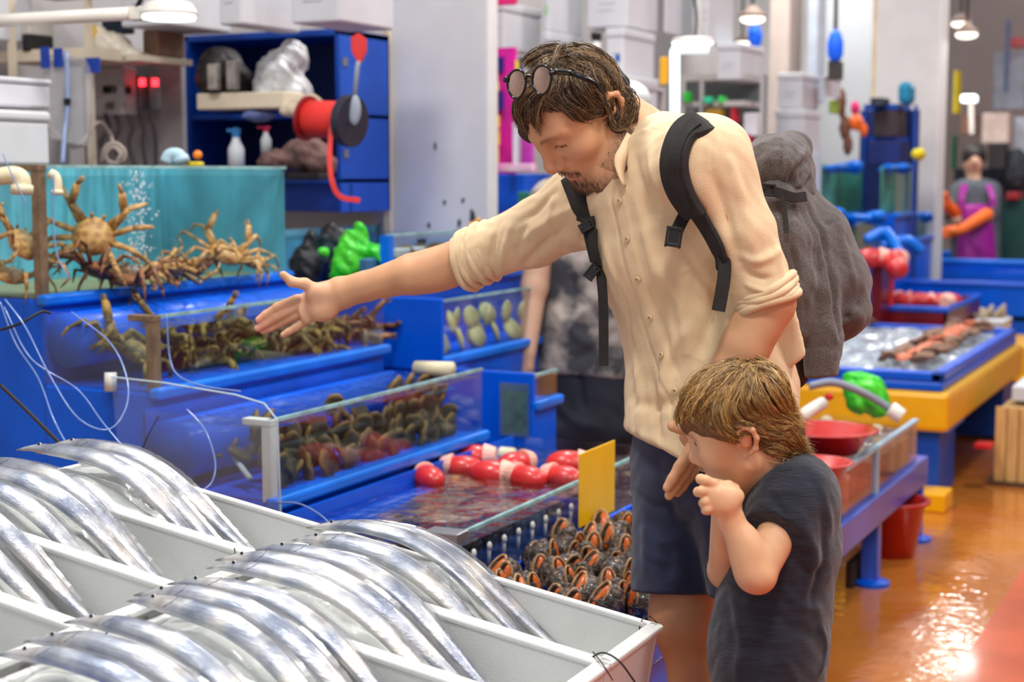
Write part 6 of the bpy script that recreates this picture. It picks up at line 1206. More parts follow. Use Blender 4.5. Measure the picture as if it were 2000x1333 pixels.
# ------------------------------------------------------------------ the man's hair, sunglasses, backpack and hooded jacket
HAIR = mat('hair_strands', (1, 1, 1, 1), rough=.38, var=.1, scale=60, attr=True, spec=.6)
def hair_on(T, guides, n_each, spread, rad, cols, parent, name, npts=14, lift=.004, flick=0., conv=.5, mirror=None, wave=.0015, dflt=2.6, hl=.3, clump=9):
    """strands laid over a hair volume along traced locks"""
    out, cc = [], []
    for gi, g in enumerate(guides):
        gp = spline(g, npts); tg = np.gradient(gp, axis=0); nr = np.stack([-tg[:, 1], tg[:, 0]], 1); nr /= np.linalg.norm(nr, axis=1, keepdims=True) + 1e-9
        nlock = max(2, n_each // clump); loff = rng.uniform(-1, 1, nlock); lcol = rng.random(nlock); lph = rng.random(nlock) * 6.3; lft = rng.random(nlock)
        for i in range(n_each):
            k = rng.integers(nlock); u0 = loff[k] * spread + rng.normal(0, spread * .16); u1 = loff[k] * spread * conv + rng.normal(0, spread * .08)
            t = np.linspace(0, 1, npts); off = u0 + (u1 - u0) * t ** .8; sh = rng.normal(0, spread * .15)
            L = rng.uniform(.72, 1.0); s0 = rng.uniform(0, .18); ts = s0 + (L - s0) * t
            px = np.stack([np.interp(ts, t, gp[:, 0] + nr[:, 0] * off), np.interp(ts, t, gp[:, 1] + nr[:, 1] * off)], 1) + sh * .3
            P = []
            for j in range(npts):
                h, nn = cast(T, px[j, 0], px[j, 1], 0, dflt)
                P.append(h + nn * (lift * (.25 + lft[k]) * math.sin(math.pi * min(1, t[j] * 1.15) * .85 + .3) + rng.normal(0, .0006)))
            P = np.array(P)
            # keep depth continuous where a lock leaves the volume's outline
            d = (P - CC) @ CF
            for j in range(1, npts):
                if abs(d[j] - d[j - 1]) > .03: P[j] = at(px[j, 0], px[j, 1], d[j - 1]); d[j] = d[j - 1]
            P += CB @ np.array([0, 1, .4]) * (wave * np.sin(9 * t + lph[k]) * t)[:, None]
            if flick: P[-3:] += (CB @ np.array([rng.normal(.3, .6), rng.normal(0, .5), rng.normal(.1, .5)]))[None] * flick * np.array([.2, .6, 1])[:, None]
            out.append(P); lc = np.array(cols[0]) * (1 - lcol[k] ** 1.6) + np.array(cols[1]) * lcol[k] ** 1.6
            if rng.random() < hl: lc = np.array(cols[2]) * rng.uniform(.7, 1.1)
            cc.append(lc[None] * (.75 + .35 * t)[:, None] * rng.uniform(.75, 1.2))
    S = np.array(out); Cc = np.array(cc)
    if mirror is not None:
        S1 = S[::2]; S2 = mirror(S1.reshape(-1, 3)).reshape(S1.shape); S = np.concatenate([S, S2]); Cc = np.concatenate([Cc, Cc[::2]])
    tt = np.linspace(0, 1, npts); R = rad * (1 - .75 * tt ** 2)[None] * rng.uniform(.7, 1.3, (len(S), 1))
    return strands(name, S, R, np.clip(Cc, 0, 1), HAIR, parent)
S = SDF(); E = lambda c, r, k=.02: S.ell(HX(V3(*c)), np.array(r), HR, k)
E((0, -.012, .037), (.0775, .082, .069)); E((0, .022, .07), (.062, .048, .042), .02)
S.chain([HX(p) for p in [(-.01, .045, .086), (.025, .068, .074), (.03, .088, .054), (.028, .1, .036)]], [.022, .018, .011, .004], .015)
S.cap(HX((-.06, .01, .06)), HX((-.068, .005, .03)), .022, .016, .02); S.cap(HX((-.062, .035, .05)), HX((-.07, .008, .022)), .014, .01, .015)
S.chain([at(1196, 165, 2.62), at(1212, 205, 2.61), at(1220, 228, 2.61), at(1205, 248, 2.6)], [.026, .022, .02, .014], .015)
S.cap(at(1190, 185, 2.66), at(1218, 215, 2.68), .034, .02, .03)
vol, HT = cloth('hair', S, .003, mat('hair_under', rgb(52, 36, 26), .6, var=.3, scale=90), MAN, (), .003, 90, seed=2)
hg = lambda L: [(940 + x / 5, y / 5) for x, y in L]
G = [hg(g) for g in [
    [(820, 510), (650, 530), (500, 600), (420, 680)], [(780, 495), (620, 505), (480, 565), (385, 650)], [(820, 530), (690, 580), (560, 650), (470, 740)],
    [(790, 560), (640, 640), (520, 760), (420, 900), (345, 1050), (370, 1200), (450, 1290)], [(800, 590), (700, 760), (600, 900), (500, 1000), (440, 1150), (490, 1300), (570, 1390)],
    [(830, 600), (740, 800), (640, 940), (560, 1080), (540, 1230), (600, 1400)], [(500, 780), (400, 950), (350, 1080), (400, 1220), (480, 1320)],
    [(850, 600), (800, 760), (830, 920), (940, 1040), (1080, 1100), (1180, 1080)], [(660, 960), (740, 990), (860, 1050), (960, 1150), (1060, 1220), (1100, 1250)],
    [(700, 900), (800, 960), (930, 1060), (1060, 1150), (1160, 1140)], [(880, 580), (930, 760), (990, 900), (1070, 1010), (1150, 1060)],
    [(900, 560), (1000, 680), (1080, 830), (1150, 950), (1200, 1000)], [(880, 530), (1050, 600), (1180, 720), (1240, 880), (1270, 1000), (1300, 1150), (1320, 1250)],
    [(860, 490), (1050, 540), (1200, 640), (1290, 800), (1340, 950), (1400, 1080), (1440, 1180), (1370, 1240)], [(850, 480), (1000, 510), (1150, 590), (1260, 720), (1330, 880), (1430, 960), (1480, 1050), (1440, 1150)],
    [(1280, 880), (1380, 930), (1465, 1000), (1460, 1120), (1370, 1200)], [(1280, 980), (1300, 1120), (1330, 1230), (1400, 1220)], [(1260, 950), (1290, 1080), (1310, 1200), (1340, 1270)],
    [(600, 880), (660, 970), (760, 1020), (880, 1080), (1000, 1150)], [(560, 920), (600, 990), (680, 1030), (800, 1060), (900, 1100)], [(940, 640), (1040, 740), (1140, 860), (1200, 960), (1240, 1060)], [(860, 540), (950, 620), (1100, 700), (1200, 820), (1260, 930)]]]
def mir(P): q = HXi(P); q[:, 0] *= -1; return HX(V3(0, 0, 0)) + q @ HR.T
hair_on(HT, G, 165, 15, .0006, ((.055, .028, .014), (.22, .118, .055), (.55, .33, .15)), vol, 'hair_strands', mirror=mir, lift=.008, wave=.0025, flick=.003, hl=.3)
hair_on(HT, [g for g in G[:15]], 9, 22, .0004, ((.06, .03, .016), (.16, .09, .045), (.38, .23, .11)), vol, 'stray_hair', lift=.018, wave=.004, flick=.012, hl=.3, clump=2)
# beard bristles
b_ = []
for p in BV[rng.integers(0, len(BV), 60000)]:
    q = HXi(p[None])[0]; ax = abs(q[0])
    if np.linalg.norm(q) > .15: continue
    chin = q[2] < -.068 and q[1] > .05 and q[2] > -.105; jaw = abs(q[2] + .065 - .35 * (.07 - q[1])) < .016 and -.02 < q[1] < .075 and ax > .035; mus = abs(q[2] + .0385 + .25 * ax) < .005 and ax < .03 and q[1] > .08; side = abs(q[1] - .008) < .012 and -.055 < q[2] < 0 and ax > .05
    if chin or jaw or mus or side:
        o = unit(HR @ (q - V3(0, .02, -.03))); dn = HR @ V3(0, .2, -.8); b_.append([p - o * .001, p + o * .002 + dn * .002, p + o * .0025 + dn * .0065])
b_ = np.array(b_); strands('beard', b_, np.tile([.00035, .0003, .00008], (len(b_), 1)), np.tile(np.array((.13, .07, .035)), (len(b_), 3, 1)) * rng.uniform(.5, 1.4, (len(b_), 1, 1)), HAIR, MAN)
# sunglasses pushed up on the hair
SG = thing('sunglasses', 'round black sunglasses with mirrored lenses pushed up on the man\'s hair', 'sunglasses', at(1034, 160, 2.55))
MIR = mat('mirror_lens', rgb(205, 180, 165), .03, metal=1., var=.02)
ln, lf = at(1058, 155, 2.502), at(1009, 163, 2.55); gr = unit(lf - ln); gn = V3(*(cdir(-.60, -.78, -.05))); gn = unit(gn - gr * (gn @ gr)); gu = np.cross(gr, gn) if np.cross(gr, gn)[2] > 0 else np.cross(gn, gr)
th = np.linspace(0, 2 * math.pi, 33)
fr = MB()
for c in (ln, lf):
    ring = [c + gr * math.cos(t) * .0235 + gu * (math.sin(t) * .0235 + .0015 * math.cos(2 * t)) for t in th]; fr.tube(ring, .0021, 8, caps=False)
    mb = MB(); rr = [[c + (gr * math.cos(t) + gu * math.sin(t)) * .0228 * q + gn * .0035 * (1 - q * q) for t in th[:-1]] for q in (1, .75, .5, .25, .02)]
    n = 32; mb.add([p for r in rr for p in r], [(i * n + k, i * n + (k + 1) % n, (i + 1) * n + (k + 1) % n, (i + 1) * n + k) for i in range(4) for k in range(n)]); mb.build('lens', MIR, SG, smooth=True)
fr.tube(spline([ln + gr * .022 + gu * .005, (ln + lf) / 2 + gu * .009 + gn * .003, lf - gr * .022 + gu * .005], 9), .0024, 8)
fr.obox(ln - gr * .026 + gu * .009, (gr, gu, gn), (.005, .0045, .003)).obox(lf + gr * .026 + gu * .009, (gr, gu, gn), (.005, .0045, .003))
fr.build('frame', BLK, SG, smooth=True)
hp = ln - gr * .03 + gu * .009
MB().tube(spline([hp, at(1112, 142, 2.506), at(1140, 152, 2.508), at(1163, 164, 2.515), at(1178, 180, 2.53)], 20), [.0032] * 12 + [.0026] * 8, 8, flat=1.5).build('temple', BLK, SG, smooth=True)
hq = lf + gr * .03 + gu * .009
MB().tube(spline([hq, hq - gn * .05 + gu * .004, hq - gn * .1 - gu * .004, hq - gn * .14 - gu * .03], 16), .003, 8, flat=1.5).build('temple', BLK, SG, smooth=True)
MB().obox(hp + gn * .003, (gr, gu, gn), (.003, .0012, .0008)).build('rivet', mat('steel', rgb(190, 190, 192), .3, metal=1.), SG)

# backpack: bag, straps, buckles
BP = thing('backpack', 'black backpack on the man\'s back with padded shoulder straps and buckles', 'backpack', at(1520, 700, 2.84))
WEB = mat('black_webbing', rgb(38, 34, 33), .75, var=.15, scale=60, bump=.4, bscale=900); PAD = mat('black_padding', rgb(44, 40, 39), .8, var=.15, scale=50, bump=.3, bscale=1200); BUCK = mat('black_buckle', rgb(26, 24, 25), .4)
S = SDF(); S.ecap(at(1470, 360, 2.86), at(1500, 690, 2.86), .12, .06, .12, .07, unit(LSH - RSH), .02); S.ecap(at(1530, 640, 2.78), at(1545, 730, 2.80), .03, .03, .03, .03, CR, .02)
cloth('bag', S, .007, PAD, BP, (), .002, 40)
P, N = zip(*[cast(ST, x, y, .001) for x, y in spline([(1372, 246), (1350, 250), (1333, 268), (1321, 302), (1320, 335), (1330, 370), (1347, 398), (1362, 418)], 28)]); P, N = np.array(P), np.array(N)
b0 = P[0]; P = np.concatenate([[b0 + cdir(.09, .15, -.07), b0 + cdir(.068, .11, -.036), b0 + cdir(.044, .07, -.013), b0 + cdir(.018, .03, .0)], P]); N = np.concatenate([[cdir(.4, .6, .6), cdir(.3, .4, .85), cdir(.2, .1, .97), cdir(.1, -.3, .95)], N])
for _ in range(3): P[1:-1] = (P[:-2] + 2 * P[1:-1] + P[2:]) / 4; N[1:-1] = (N[:-2] + 2 * N[1:-1] + N[2:]) / 4
o = ribbon(P, N, np.interp(np.arange(len(P)), [0, 4, 7], [.026, .042, .052]), .011).build('shoulder_pad', PAD, BP, smooth=True, bevel=.002)
strap_on(ST, [(1362, 246), (1340, 268), (1327, 305), (1326, 340), (1337, 375), (1352, 402)], .024, .014, 22).build('webbing', WEB, o, bevel=.001)
strap_on(ST, [(1352, 395), (1372, 425), (1395, 462), (1412, 500), (1416, 530)], .03, .006, 18, .003).build('lower_strap', WEB, BP)
P = spline([at(1411, 478, 2.475), at(1415, 530, 2.47), at(1409, 575, 2.468), at(1403, 608, 2.466)], 14); ribbon(P, [-CF] * 14, .022, .002).build('strap_tail', WEB, BP)
P = spline([at(1365, 398, 2.505), at(1340, 418, 2.49), at(1327, 440, 2.485), at(1322, 452, 2.484)], 12); ribbon(P, [-CF] * 12, .021, .003).build('chest_strap', WEB, BP)
def buckle(px, py, d, ang, w=.026, h=.03, name='buckle'):
    e1 = cdir(math.cos(ang), 0, -math.sin(ang)); e2 = cdir(math.sin(ang), 0, math.cos(ang)); c = at(px, py, d); mb = MB()
    mb.obox(c + e2 * h * .42, (e1, e2, CF), (w / 2, h * .09, .004)).obox(c - e2 * h * .42, (e1, e2, CF), (w / 2 * .8, h * .09, .004)).obox(c, (e1, e2, CF), (w * .32, h * .4, .003))
    mb.obox(c - e1 * w * .42 - e2 * h * .1, (e1, e2, CF), (w * .07, h * .45, .0045)).obox(c + e1 * w * .42 - e2 * h * .1, (e1, e2, CF), (w * .07, h * .45, .0045)); mb.build(name, BUCK, BP, bevel=.001)
buckle(1316, 463, 2.48, .15, .027, .032); buckle(1388, 432, 2.47, -.75, .034, .018, 'slider'); buckle(1352, 383, 2.487, -.55, .034, .016, 'slider'); buckle(1324, 272, 2.497, -.2, .022, .014, 'loop')
o = strap_on(ST, [(1118, 345), (1128, 375), (1138, 405), (1148, 430)], .045, .008, 14).build('shoulder_pad', PAD, BP, smooth=True)
P = spline([at(1148, 425, 2.66), at(1158, 470, 2.655), at(1168, 510, 2.652)], 12); ribbon(P, [-CF] * 12, .028, .004).build('lower_strap', WEB, BP)
P = spline([at(1170, 505, 2.648), at(1178, 590, 2.645), at(1179, 715, 2.642)], 16); ribbon(P, [-CF] * 16, .017, .002).build('strap_tail', WEB, BP)
P = spline([at(1158, 450, 2.648), at(1160, 490, 2.64), at(1167, 520, 2.645)], 12); ribbon(P, [cdir(-.5, -.8, 0)] * 12, .018, .003).build('chest_strap', WEB, BP)
buckle(1145, 442, 2.645, -.5, .026, .016, 'slider'); buckle(1156, 532, 2.64, -.9, .028, .018)
# grey hooded jacket tied over the pack
GREY = mat('grey_melange', rgb(92, 84, 82), .95, var=.28, scale=420, bump=.35, bscale=500, sheen=.3)
JK = thing('hooded_jacket', 'grey melange hooded jacket strapped over the man\'s backpack', 'jacket', at(1590, 735, 2.78))
S = SDF(); Q = lambda r, u, d=0: np.stack([cdir(1, 0, 0), cdir(0, 1, 0), cdir(0, 0, 1)], 1)
S.ell(at(1516, 325, 2.77), (.055, .07, .055), CB, .02); S.ell(at(1535, 375, 2.78), (.05, .05, .03), CB, .02); S.ell(at(1548, 318, 2.80), (.036, .05, .05), CB, .02); S.ell(at(1560, 352, 2.80), (.028, .045, .036), CB, .02); S.ell(at(1498, 310, 2.78), (.04, .05, .035), CB, .02)
S.ell(at(1552, 285, 2.80), (.026, .03, .026), CB, .02)
hood, _ = cloth('hood', S, .0035, GREY, JK, [([(1535, 270), (1525, 310), (1520, 360)], .005, -.008), ([(1545, 275), (1540, 320), (1530, 365)], .006, .006), ([(1515, 275), (1505, 320), (1500, 370)], .005, -.003), ([(1580, 310), (1555, 330), (1530, 365)], .006, -.007), ([(1585, 330), (1570, 350), (1545, 372)], .005, .006), ([(1575, 290), (1560, 310), (1545, 335)], .006, .006), ([(1568, 370), (1550, 376), (1530, 372)], .005, -.005)], .0025, 60)
S = SDF(); S.chain([at(1515, 385, 2.74), at(1535, 470, 2.72), at(1556, 560, 2.72), at(1562, 640, 2.73)], [.035, .036, .033, .024], .015)
S.chain([at(1545, 395, 2.76), at(1570, 470, 2.75), at(1598, 560, 2.745), at(1606, 650, 2.745), at(1607, 690, 2.745)], [.036, .038, .037, .035, .034], .012)
S.chain([at(1570, 400, 2.80), at(1600, 460, 2.80), at(1630, 540, 2.80), at(1650, 600, 2.81)], [.035, .05, .055, .045], .03); S.cap(at(1640, 560, 2.82), at(1645, 630, 2.82), .05, .032, .03); S.ell(at(1660, 612, 2.80), (.033, .05, .03), CB, .02)
S.ecap(at(1540, 400, 2.82), at(1600, 620, 2.84), .04, .04, .06, .05, CR, .03)
coat, _ = cloth('coat_body', S, .0038, GREY, JK, [([(1520, 395), (1550, 500), (1575, 620)], .006, -.009), ([(1550, 400), (1580, 470), (1590, 560)], .005, .004), ([(1575, 400), (1610, 470), (1630, 560), (1642, 660)], .006, -.012), ([(1590, 420), (1598, 520), (1596, 640)], .003, -.003), ([(1680, 590), (1655, 620), (1645, 655)], .006, -.008), ([(1640, 440), (1660, 520), (1670, 580)], .008, .005), ([(1535, 430), (1556, 500), (1566, 600)], .005, .005), ([(1560, 640), (1545, 560), (1530, 480)], .005, -.004), ([(1610, 440), (1640, 430)], .004, -.003)], .002, 50)
S = SDF(); S.cap(at(1605, 690, 2.745), at(1604, 728, 2.745), .0345, .03, .01); S.half(at(1604, 738, 2.745), cdir(.1, 0, -1), .004)
cloth('cuff', S, .003, GREY, JK, (), .001, 60)
P = spline([at(1474, 372, 2.70), at(1500, 372, 2.685), at(1525, 378, 2.682), at(1550, 386, 2.69), at(1572, 384, 2.71)], 18); ribbon(P, [-CF] * 18, .018, .004).build('tie_strap', WEB, JK)
e1, e2 = cdir(1, 0, -.1), cdir(.1, 0, 1); c = at(1498, 371, 2.677); MB().obox(c + e2 * .009, (e1, e2, CF), (.014, .002, .003)).obox(c - e2 * .009, (e1, e2, CF), (.014, .002, .003)).obox(c - e1 * .013, (e1, e2, CF), (.002, .01, .003)).obox(c + e1 * .013, (e1, e2, CF), (.002, .01, .003)).build('tie_buckle', BUCK, JK, bevel=.0008)
P = spline([at(1528, 385, 2.68), at(1533, 420, 2.675), at(1537, 455, 2.67)], 10); ribbon(P, [-CF] * 10, .009, .002).build('tie_end', WEB, JK)
# ------------------------------------------------------------------ the boy
BOY = thing('person', 'small blond boy in a dark navy T-shirt, hands clasped under his chin', 'person', (-.66, 2.33, 0))
KS = .86
kf = unit(V3(-.885, .2, -.42)); ku = V3(-.22, -.22, .95); ku = unit(ku - kf * (ku @ kf)); kr = np.cross(kf, ku)
KO, KR = at(1451, 842, 2.37), CB @ np.stack([kr, kf, ku], 1)
def KX(p): p = np.array(p, float); p[1] *= .9 if p[1] > 0 else 1.; return KO + KR @ (p * KS)
def KXi(v): q = (v - KO) @ KR; q[:, 1] = np.where(q[:, 1] > 0, q[:, 1] / .9, q[:, 1]); return q
bz = lambda x, y, d: at(1280 + x / 4.166, 690 + y / 4.166, d)
bh = lambda x, y, d: bz(x + 4, y + 26, d)
BSH, BEL, BWR = at(1553, 975, 2.35), at(1478, 1122, 2.28), at(1424, 1008, 2.28)
def boy_body():
    H = SDF(); head_sdf(H, KX, KS, KR, True); nb = at(1520, 945, 2.41)
    H.cap(KX((0, -.03, -.03)), nb, .043, .045, .03); H.cap(KX((0, .0, -.05)), at(1495, 955, 2.40), .03, .035, .03); H.cap(nb, at(1530, 1010, 2.42), .05, .07, .03)
    A = SDF(); A.cap(BSH, BEL, .033, .0275, .006); A.ell(BEL + cdir(.002, .0, -.004), (.026, .027, .025), CB, .01); A.cap(BEL, BWR, .0265, .019, .006)
    A.ell(BEL * .7 + BWR * .3, (.022, .025, .04), CB, .02)
    # left hand closed over the right one, fingers curled
    A.ell(bh(540, 1170, 2.265), (.026, .015, .021), CB, .008); A.ell(bh(490, 1130, 2.265), (.018, .015, .018), CB, .008); A.cap(BWR, bh(560, 1210, 2.27), .0185, .019, .01)
    A.ell(bh(600, 1140, 2.275), (.022, .016, .016), CB, .008); A.ell(bh(460, 1215, 2.27), (.014, .014, .014), CB, .008)
    for (a, b, c, r) in (((470, 1040), (400, 1010), (365, 1000), .0074), ((440, 1095), (375, 1098), (345, 1105), .0074), ((435, 1165), (400, 1185), (385, 1195), .007), ((450, 1235), (415, 1248), (405, 1255), .0065)):
        finger(A, [bh(*a, 2.262), bh(*b, 2.258), bh(*c, 2.266), bh(c[0] + 14, c[1] + 4, 2.285), bh(a[0] - 10, a[1] + 6, 2.292)], r * 1.08, r * .9, .003)
    finger(A, [bh(640, 1080, 2.285), bh(590, 1055, 2.28), bh(530, 1050, 2.28)], .0085, .007, .004)
    B = SDF(); rs, re, rw = at(1492, 975, 2.50), at(1420, 1115, 2.44), at(1420, 985, 2.33)                 # right arm and hand underneath
    B.cap(rs, re, .036, .03, .008); B.cap(re, rw, .03, .023, .008); B.ell(at(1408, 966, 2.315), (.024, .016, .022), CB, .01)
    for i, (x, y) in enumerate(((1378, 940), (1372, 957), (1376, 974), (1384, 990))): finger(B, [at(1400, y + 6, 2.315), at(x + 4, y + 3, 2.31), at(x + 2, y + 5, 2.295), at(x + 12, y + 6, 2.285)], .0085, .007, .003)
    T = SDF(); T.ecap(at(1530, 1010, 2.42), at(1505, 1250, 2.43), .105, .07, .1, .075, cdir(.15, 1, 0), .03); T.ecap(at(1505, 1250, 2.43), at(1505, 1400, 2.43), .1, .075, .1, .08, cdir(.15, 1, 0), .03)
    hips = at(1505, 1400, 2.43); global BLEG; BLEG = []
    for s in (-1, 1):
        h_ = hips + cdir(.01 * s, .055 * s, 0); k_ = V3(h_[0] - .02, h_[1], .30); an = V3(h_[0] + .01, h_[1], .06); BLEG.append((h_, k_, an))
        T.cap(h_, k_, .06, .04, .03); T.cap(k_, k_ * .6 + an * .4 + V3(.012, 0, 0), .037, .037, .02); T.cap(k_ * .6 + an * .4 + V3(.012, 0, 0), an, .037, .026, .02); T.ecap(an + V3(.015, 0, -.035), an + V3(-.1, -.01, -.04), .026, .022, .03, .016, (0, 1, 0), .02)
    return [(H, .0017), (A, .0018), (B, .0024), (T, .006)]
def boy_col(v):
    c, q = head_cols(v, KXi, (.78, .44, .245), KS, (.62, .24, .18), None, None, (.80, .36, .22))
    ax = np.abs(q[:, 0])
    # brow and lash line
    for (zc, w, col, x0, x1) in ((.039, .003, (.45, .27, .13), .013, .045), (.029, .0016, (.2, .11, .06), .017, .045)):
        m = np.exp(-((q[:, 2] - zc - .004 * np.sin((ax - .013) * 90)) / w) ** 2) * (ax > x0) * (ax < x1) * (q[:, 1] > .06) * (np.linalg.norm(q, axis=1) < .15) * .8
        c = c * (1 - m[:, None]) + np.array(col) * m[:, None]
    return np.clip(c * (1 + .04 * vnoise(v, 60, 5)[:, None]), 0, 1)
bbody, BBV, _ = body_mesh('body', boy_body(), boy_col, BOY)
for s in (-1, 1):
    e = MB().ell(KX((s * .031, .0795, .0235)), (.0115 * KS,) * 3, R=KR).build('eye', EYE, BOY, smooth=True)
    MB().ell(KX((s * .0315, .091, .0235)), (.005 * KS, .0022 * KS, .0055 * KS), 12, 6, R=KR).build('iris', mat('eye_iris_grey', rgb(75, 85, 90), .1), e, smooth=True)
TEE = mat('dark_navy_jersey', rgb(27, 30, 44), .9, var=.3, scale=70, bump=.35, bscale=260, sheen=.3, stretch=(.25, .25, 2.2))
S = SDF(); S.cap(BSH + cdir(.004, 0, .008), BSH * .42 + BEL * .58, .05, .052, .02); S.half(BSH * .56 + BEL * .44 + cdir(0, 0, -.004), unit(BEL - BSH), .004)
S.cap(at(1492, 975, 2.50), at(1450, 1050, 2.47), .05, .05, .02)
t = [(1540, 990, 2.42, .118, .075), (1535, 1060, 2.42, .118, .08), (1512, 1180, 2.43, .112, .085), (1500, 1260, 2.43, .115, .088), (1500, 1420, 2.43, .12, .092)]
for a, b in zip(t, t[1:]): S.ecap(at(*a[:3]), at(*b[:3]), a[3], a[4], b[3], b[4], cdir(.12, 1, 0), .03)
S.cap(at(1535, 955, 2.40), BSH + cdir(-.002, 0, 0), .055, .05, .04); S.ell(at(1572, 960, 2.42), (.04, .09, .05), CB, .03)
S.cap(KX((0, -.03, -.03)), at(1512, 945, 2.40), .044, .05, .006, '-'); S.half(at(1500, 1430, 2.4), cdir(0, 0, -1), .005)
TF = [([(1560, 1000), (1590, 1100), (1570, 1200)], .010, .004), ([(1600, 1000), (1610, 1080), (1580, 1180)], .008, -.004), ([(1540, 1080), (1580, 1120), (1620, 1110)], .008, -.004), ([(1520, 1140), (1560, 1180), (1605, 1190)], .008, .004), ([(1500, 1190), (1550, 1230), (1600, 1240)], .009, -.004), ([(1430, 1160), (1450, 1250), (1440, 1330)], .010, .005), ([(1480, 1180), (1490, 1260), (1485, 1330)], .010, -.004), ([(1500, 960), (1530, 1000), (1545, 1030)], .006, -.003), ([(1480, 990), (1500, 1000), (1530, 1025)], .002, -.0014), ([(1540, 1040), (1560, 1060), (1600, 1070)], .006, .003), ([(1600, 1220), (1612, 1270), (1600, 1320)], .006, .005), ([(1590, 930), (1615, 990), (1625, 1050)], .008, .003)]
tee, TT = cloth('t_shirt', S, .0036, TEE, BOY, TF, .0016, 45)
nx = unit(KX((0, -.03, -.03)) - at(1512, 945, 2.40)); n1 = unit(np.cross(nx, [0, 0, 1])); n2 = np.cross(nx, n1); nc = at(1498, 925, 2.395)
MB().tube([nc + (n1 * math.cos(q) + n2 * math.sin(q)) * .049 for q in np.linspace(0, 2 * math.pi, 33)], .0042, 8, caps=False).build('neck_band', TEE, tee, smooth=True)
S = SDF(); h_ = at(1505, 1400, 2.43); S.ecap(h_ + V3(0, 0, .05), h_ + V3(0, 0, -.02), .1, .085, .105, .09, cdir(.12, 1, 0), .03)
for (a, k_, an) in BLEG: S.cap(a, k_, .072, .062, .03)
S.half(V3(0, 0, .32), (0, 0, -1), .004); cloth('shorts', S, .007, mat('boy_shorts', rgb(60, 62, 70), .9), BOY, (), .002, 40)
for (_, _, an) in BLEG:
    S = SDF(); S.ecap(an + V3(.03, 0, -.03), an + V3(-.115, -.01, -.035), .032, .033, .036, .024, (0, 1, 0), .02); S.half((0, 0, 0), (0, 0, -1), .003); cloth('shoe', S, .006, SHOE, BOY)
# blond hair
S = SDF(); E = lambda c, r, k=.02: S.ell(KX(V3(*c)), np.array(r) * KS, KR, k)
E((0, -.012, .045), (.083, .092, .077)); E((0, .032, .062), (.073, .055, .05), .02)
S.chain([KX(p) for p in [(-.03, .07, .075), (-.02, .09, .055), (-.01, .097, .04)]], [.017, .008, .003], .012); S.chain([KX(p) for p in [(.03, .07, .075), (.02, .09, .055), (.01, .097, .04)]], [.017, .008, .003], .012)
S.cap(KX((-.07, .03, .05)), KX((-.078, .012, .018)), .016, .006, .015)
S.chain([bz(960, 520, 2.36), bz(1080, 640, 2.36), bz(1180, 790, 2.37)], [.034, .022, .006], .02); S.chain([bz(880, 640, 2.35), bz(960, 760, 2.35), bz(1060, 810, 2.36)], [.03, .018, .006], .02)
S.cap(bz(980, 560, 2.41), bz(1090, 760, 2.42), .034, .016, .02)
bvol, BT = cloth('hair', S, .003, mat('blond_under', rgb(110, 72, 34), .6, var=.3, scale=90), BOY, (), .002, 90, seed=4)
bg = lambda L: [(1280 + x / 4.166, 690 + y / 4.166) for x, y in L]
BG = [bg(g) for g in [
    [(700, 80), (520, 170), (380, 300), (280, 430), (232, 530), (250, 600)], [(720, 80), (540, 160), (420, 290), (330, 420), (275, 510), (285, 570)], [(720, 85), (570, 180), (460, 310), (380, 430), (335, 510), (365, 580)],
    [(690, 75), (480, 160), (330, 290), (230, 430), (190, 540), (215, 610)], [(730, 85), (610, 190), (510, 330), (450, 460), (430, 560), (490, 650)], [(740, 85), (640, 200), (560, 340), (505, 460), (530, 590), (610, 690), (680, 740)],
    [(745, 85), (660, 210), (590, 350), (560, 480), (600, 600), (660, 660)], [(750, 85), (690, 210), (630, 360), (620, 480), (700, 580), (800, 625), (900, 600)], [(760, 85), (740, 220), (710, 360), (740, 470), (820, 530), (920, 560)],
    [(765, 85), (780, 220), (820, 350), (880, 450), (980, 540), (1080, 590)], [(770, 85), (840, 220), (900, 350), (980, 460), (1070, 540), (1190, 580)], [(780, 80), (880, 180), (980, 300), (1060, 420), (1130, 520), (1240, 610)],
    [(780, 70), (920, 130), (1030, 250), (1095, 400), (1140, 530)], [(770, 640), (860, 680), (960, 700), (1060, 760), (1160, 800), (1270, 820)], [(780, 700), (860, 740), (980, 780), (1100, 820), (1240, 850)],
    [(800, 560), (900, 620), (1020, 660), (1140, 700), (1220, 740)], [(780, 760), (840, 810), (920, 845), (1010, 840)], [(850, 560), (980, 580), (1100, 600), (1200, 640)], [(900, 480), (1000, 560), (1090, 650), (1180, 750), (1260, 830)], [(620, 640), (700, 600), (780, 620), (850, 660)]]]
def bmir(P): q = (P - KO) @ KR; q[:, 0] *= -1; return KO + q @ KR.T
hair_on(BT, BG, 150, 15, .0006, ((.2, .09, .025), (.58, .3, .075), (.88, .54, .18)), bvol, 'hair_strands', mirror=bmir, lift=.007, wave=.002, flick=.006, hl=.3, dflt=2.37)
hair_on(BT, BG, 8, 20, .0004, ((.3, .16, .06), (.6, .36, .13), (.8, .55, .25)), bvol, 'stray_hair', lift=.014, wave=.003, flick=.014, hl=.3, clump=2, dflt=2.37)
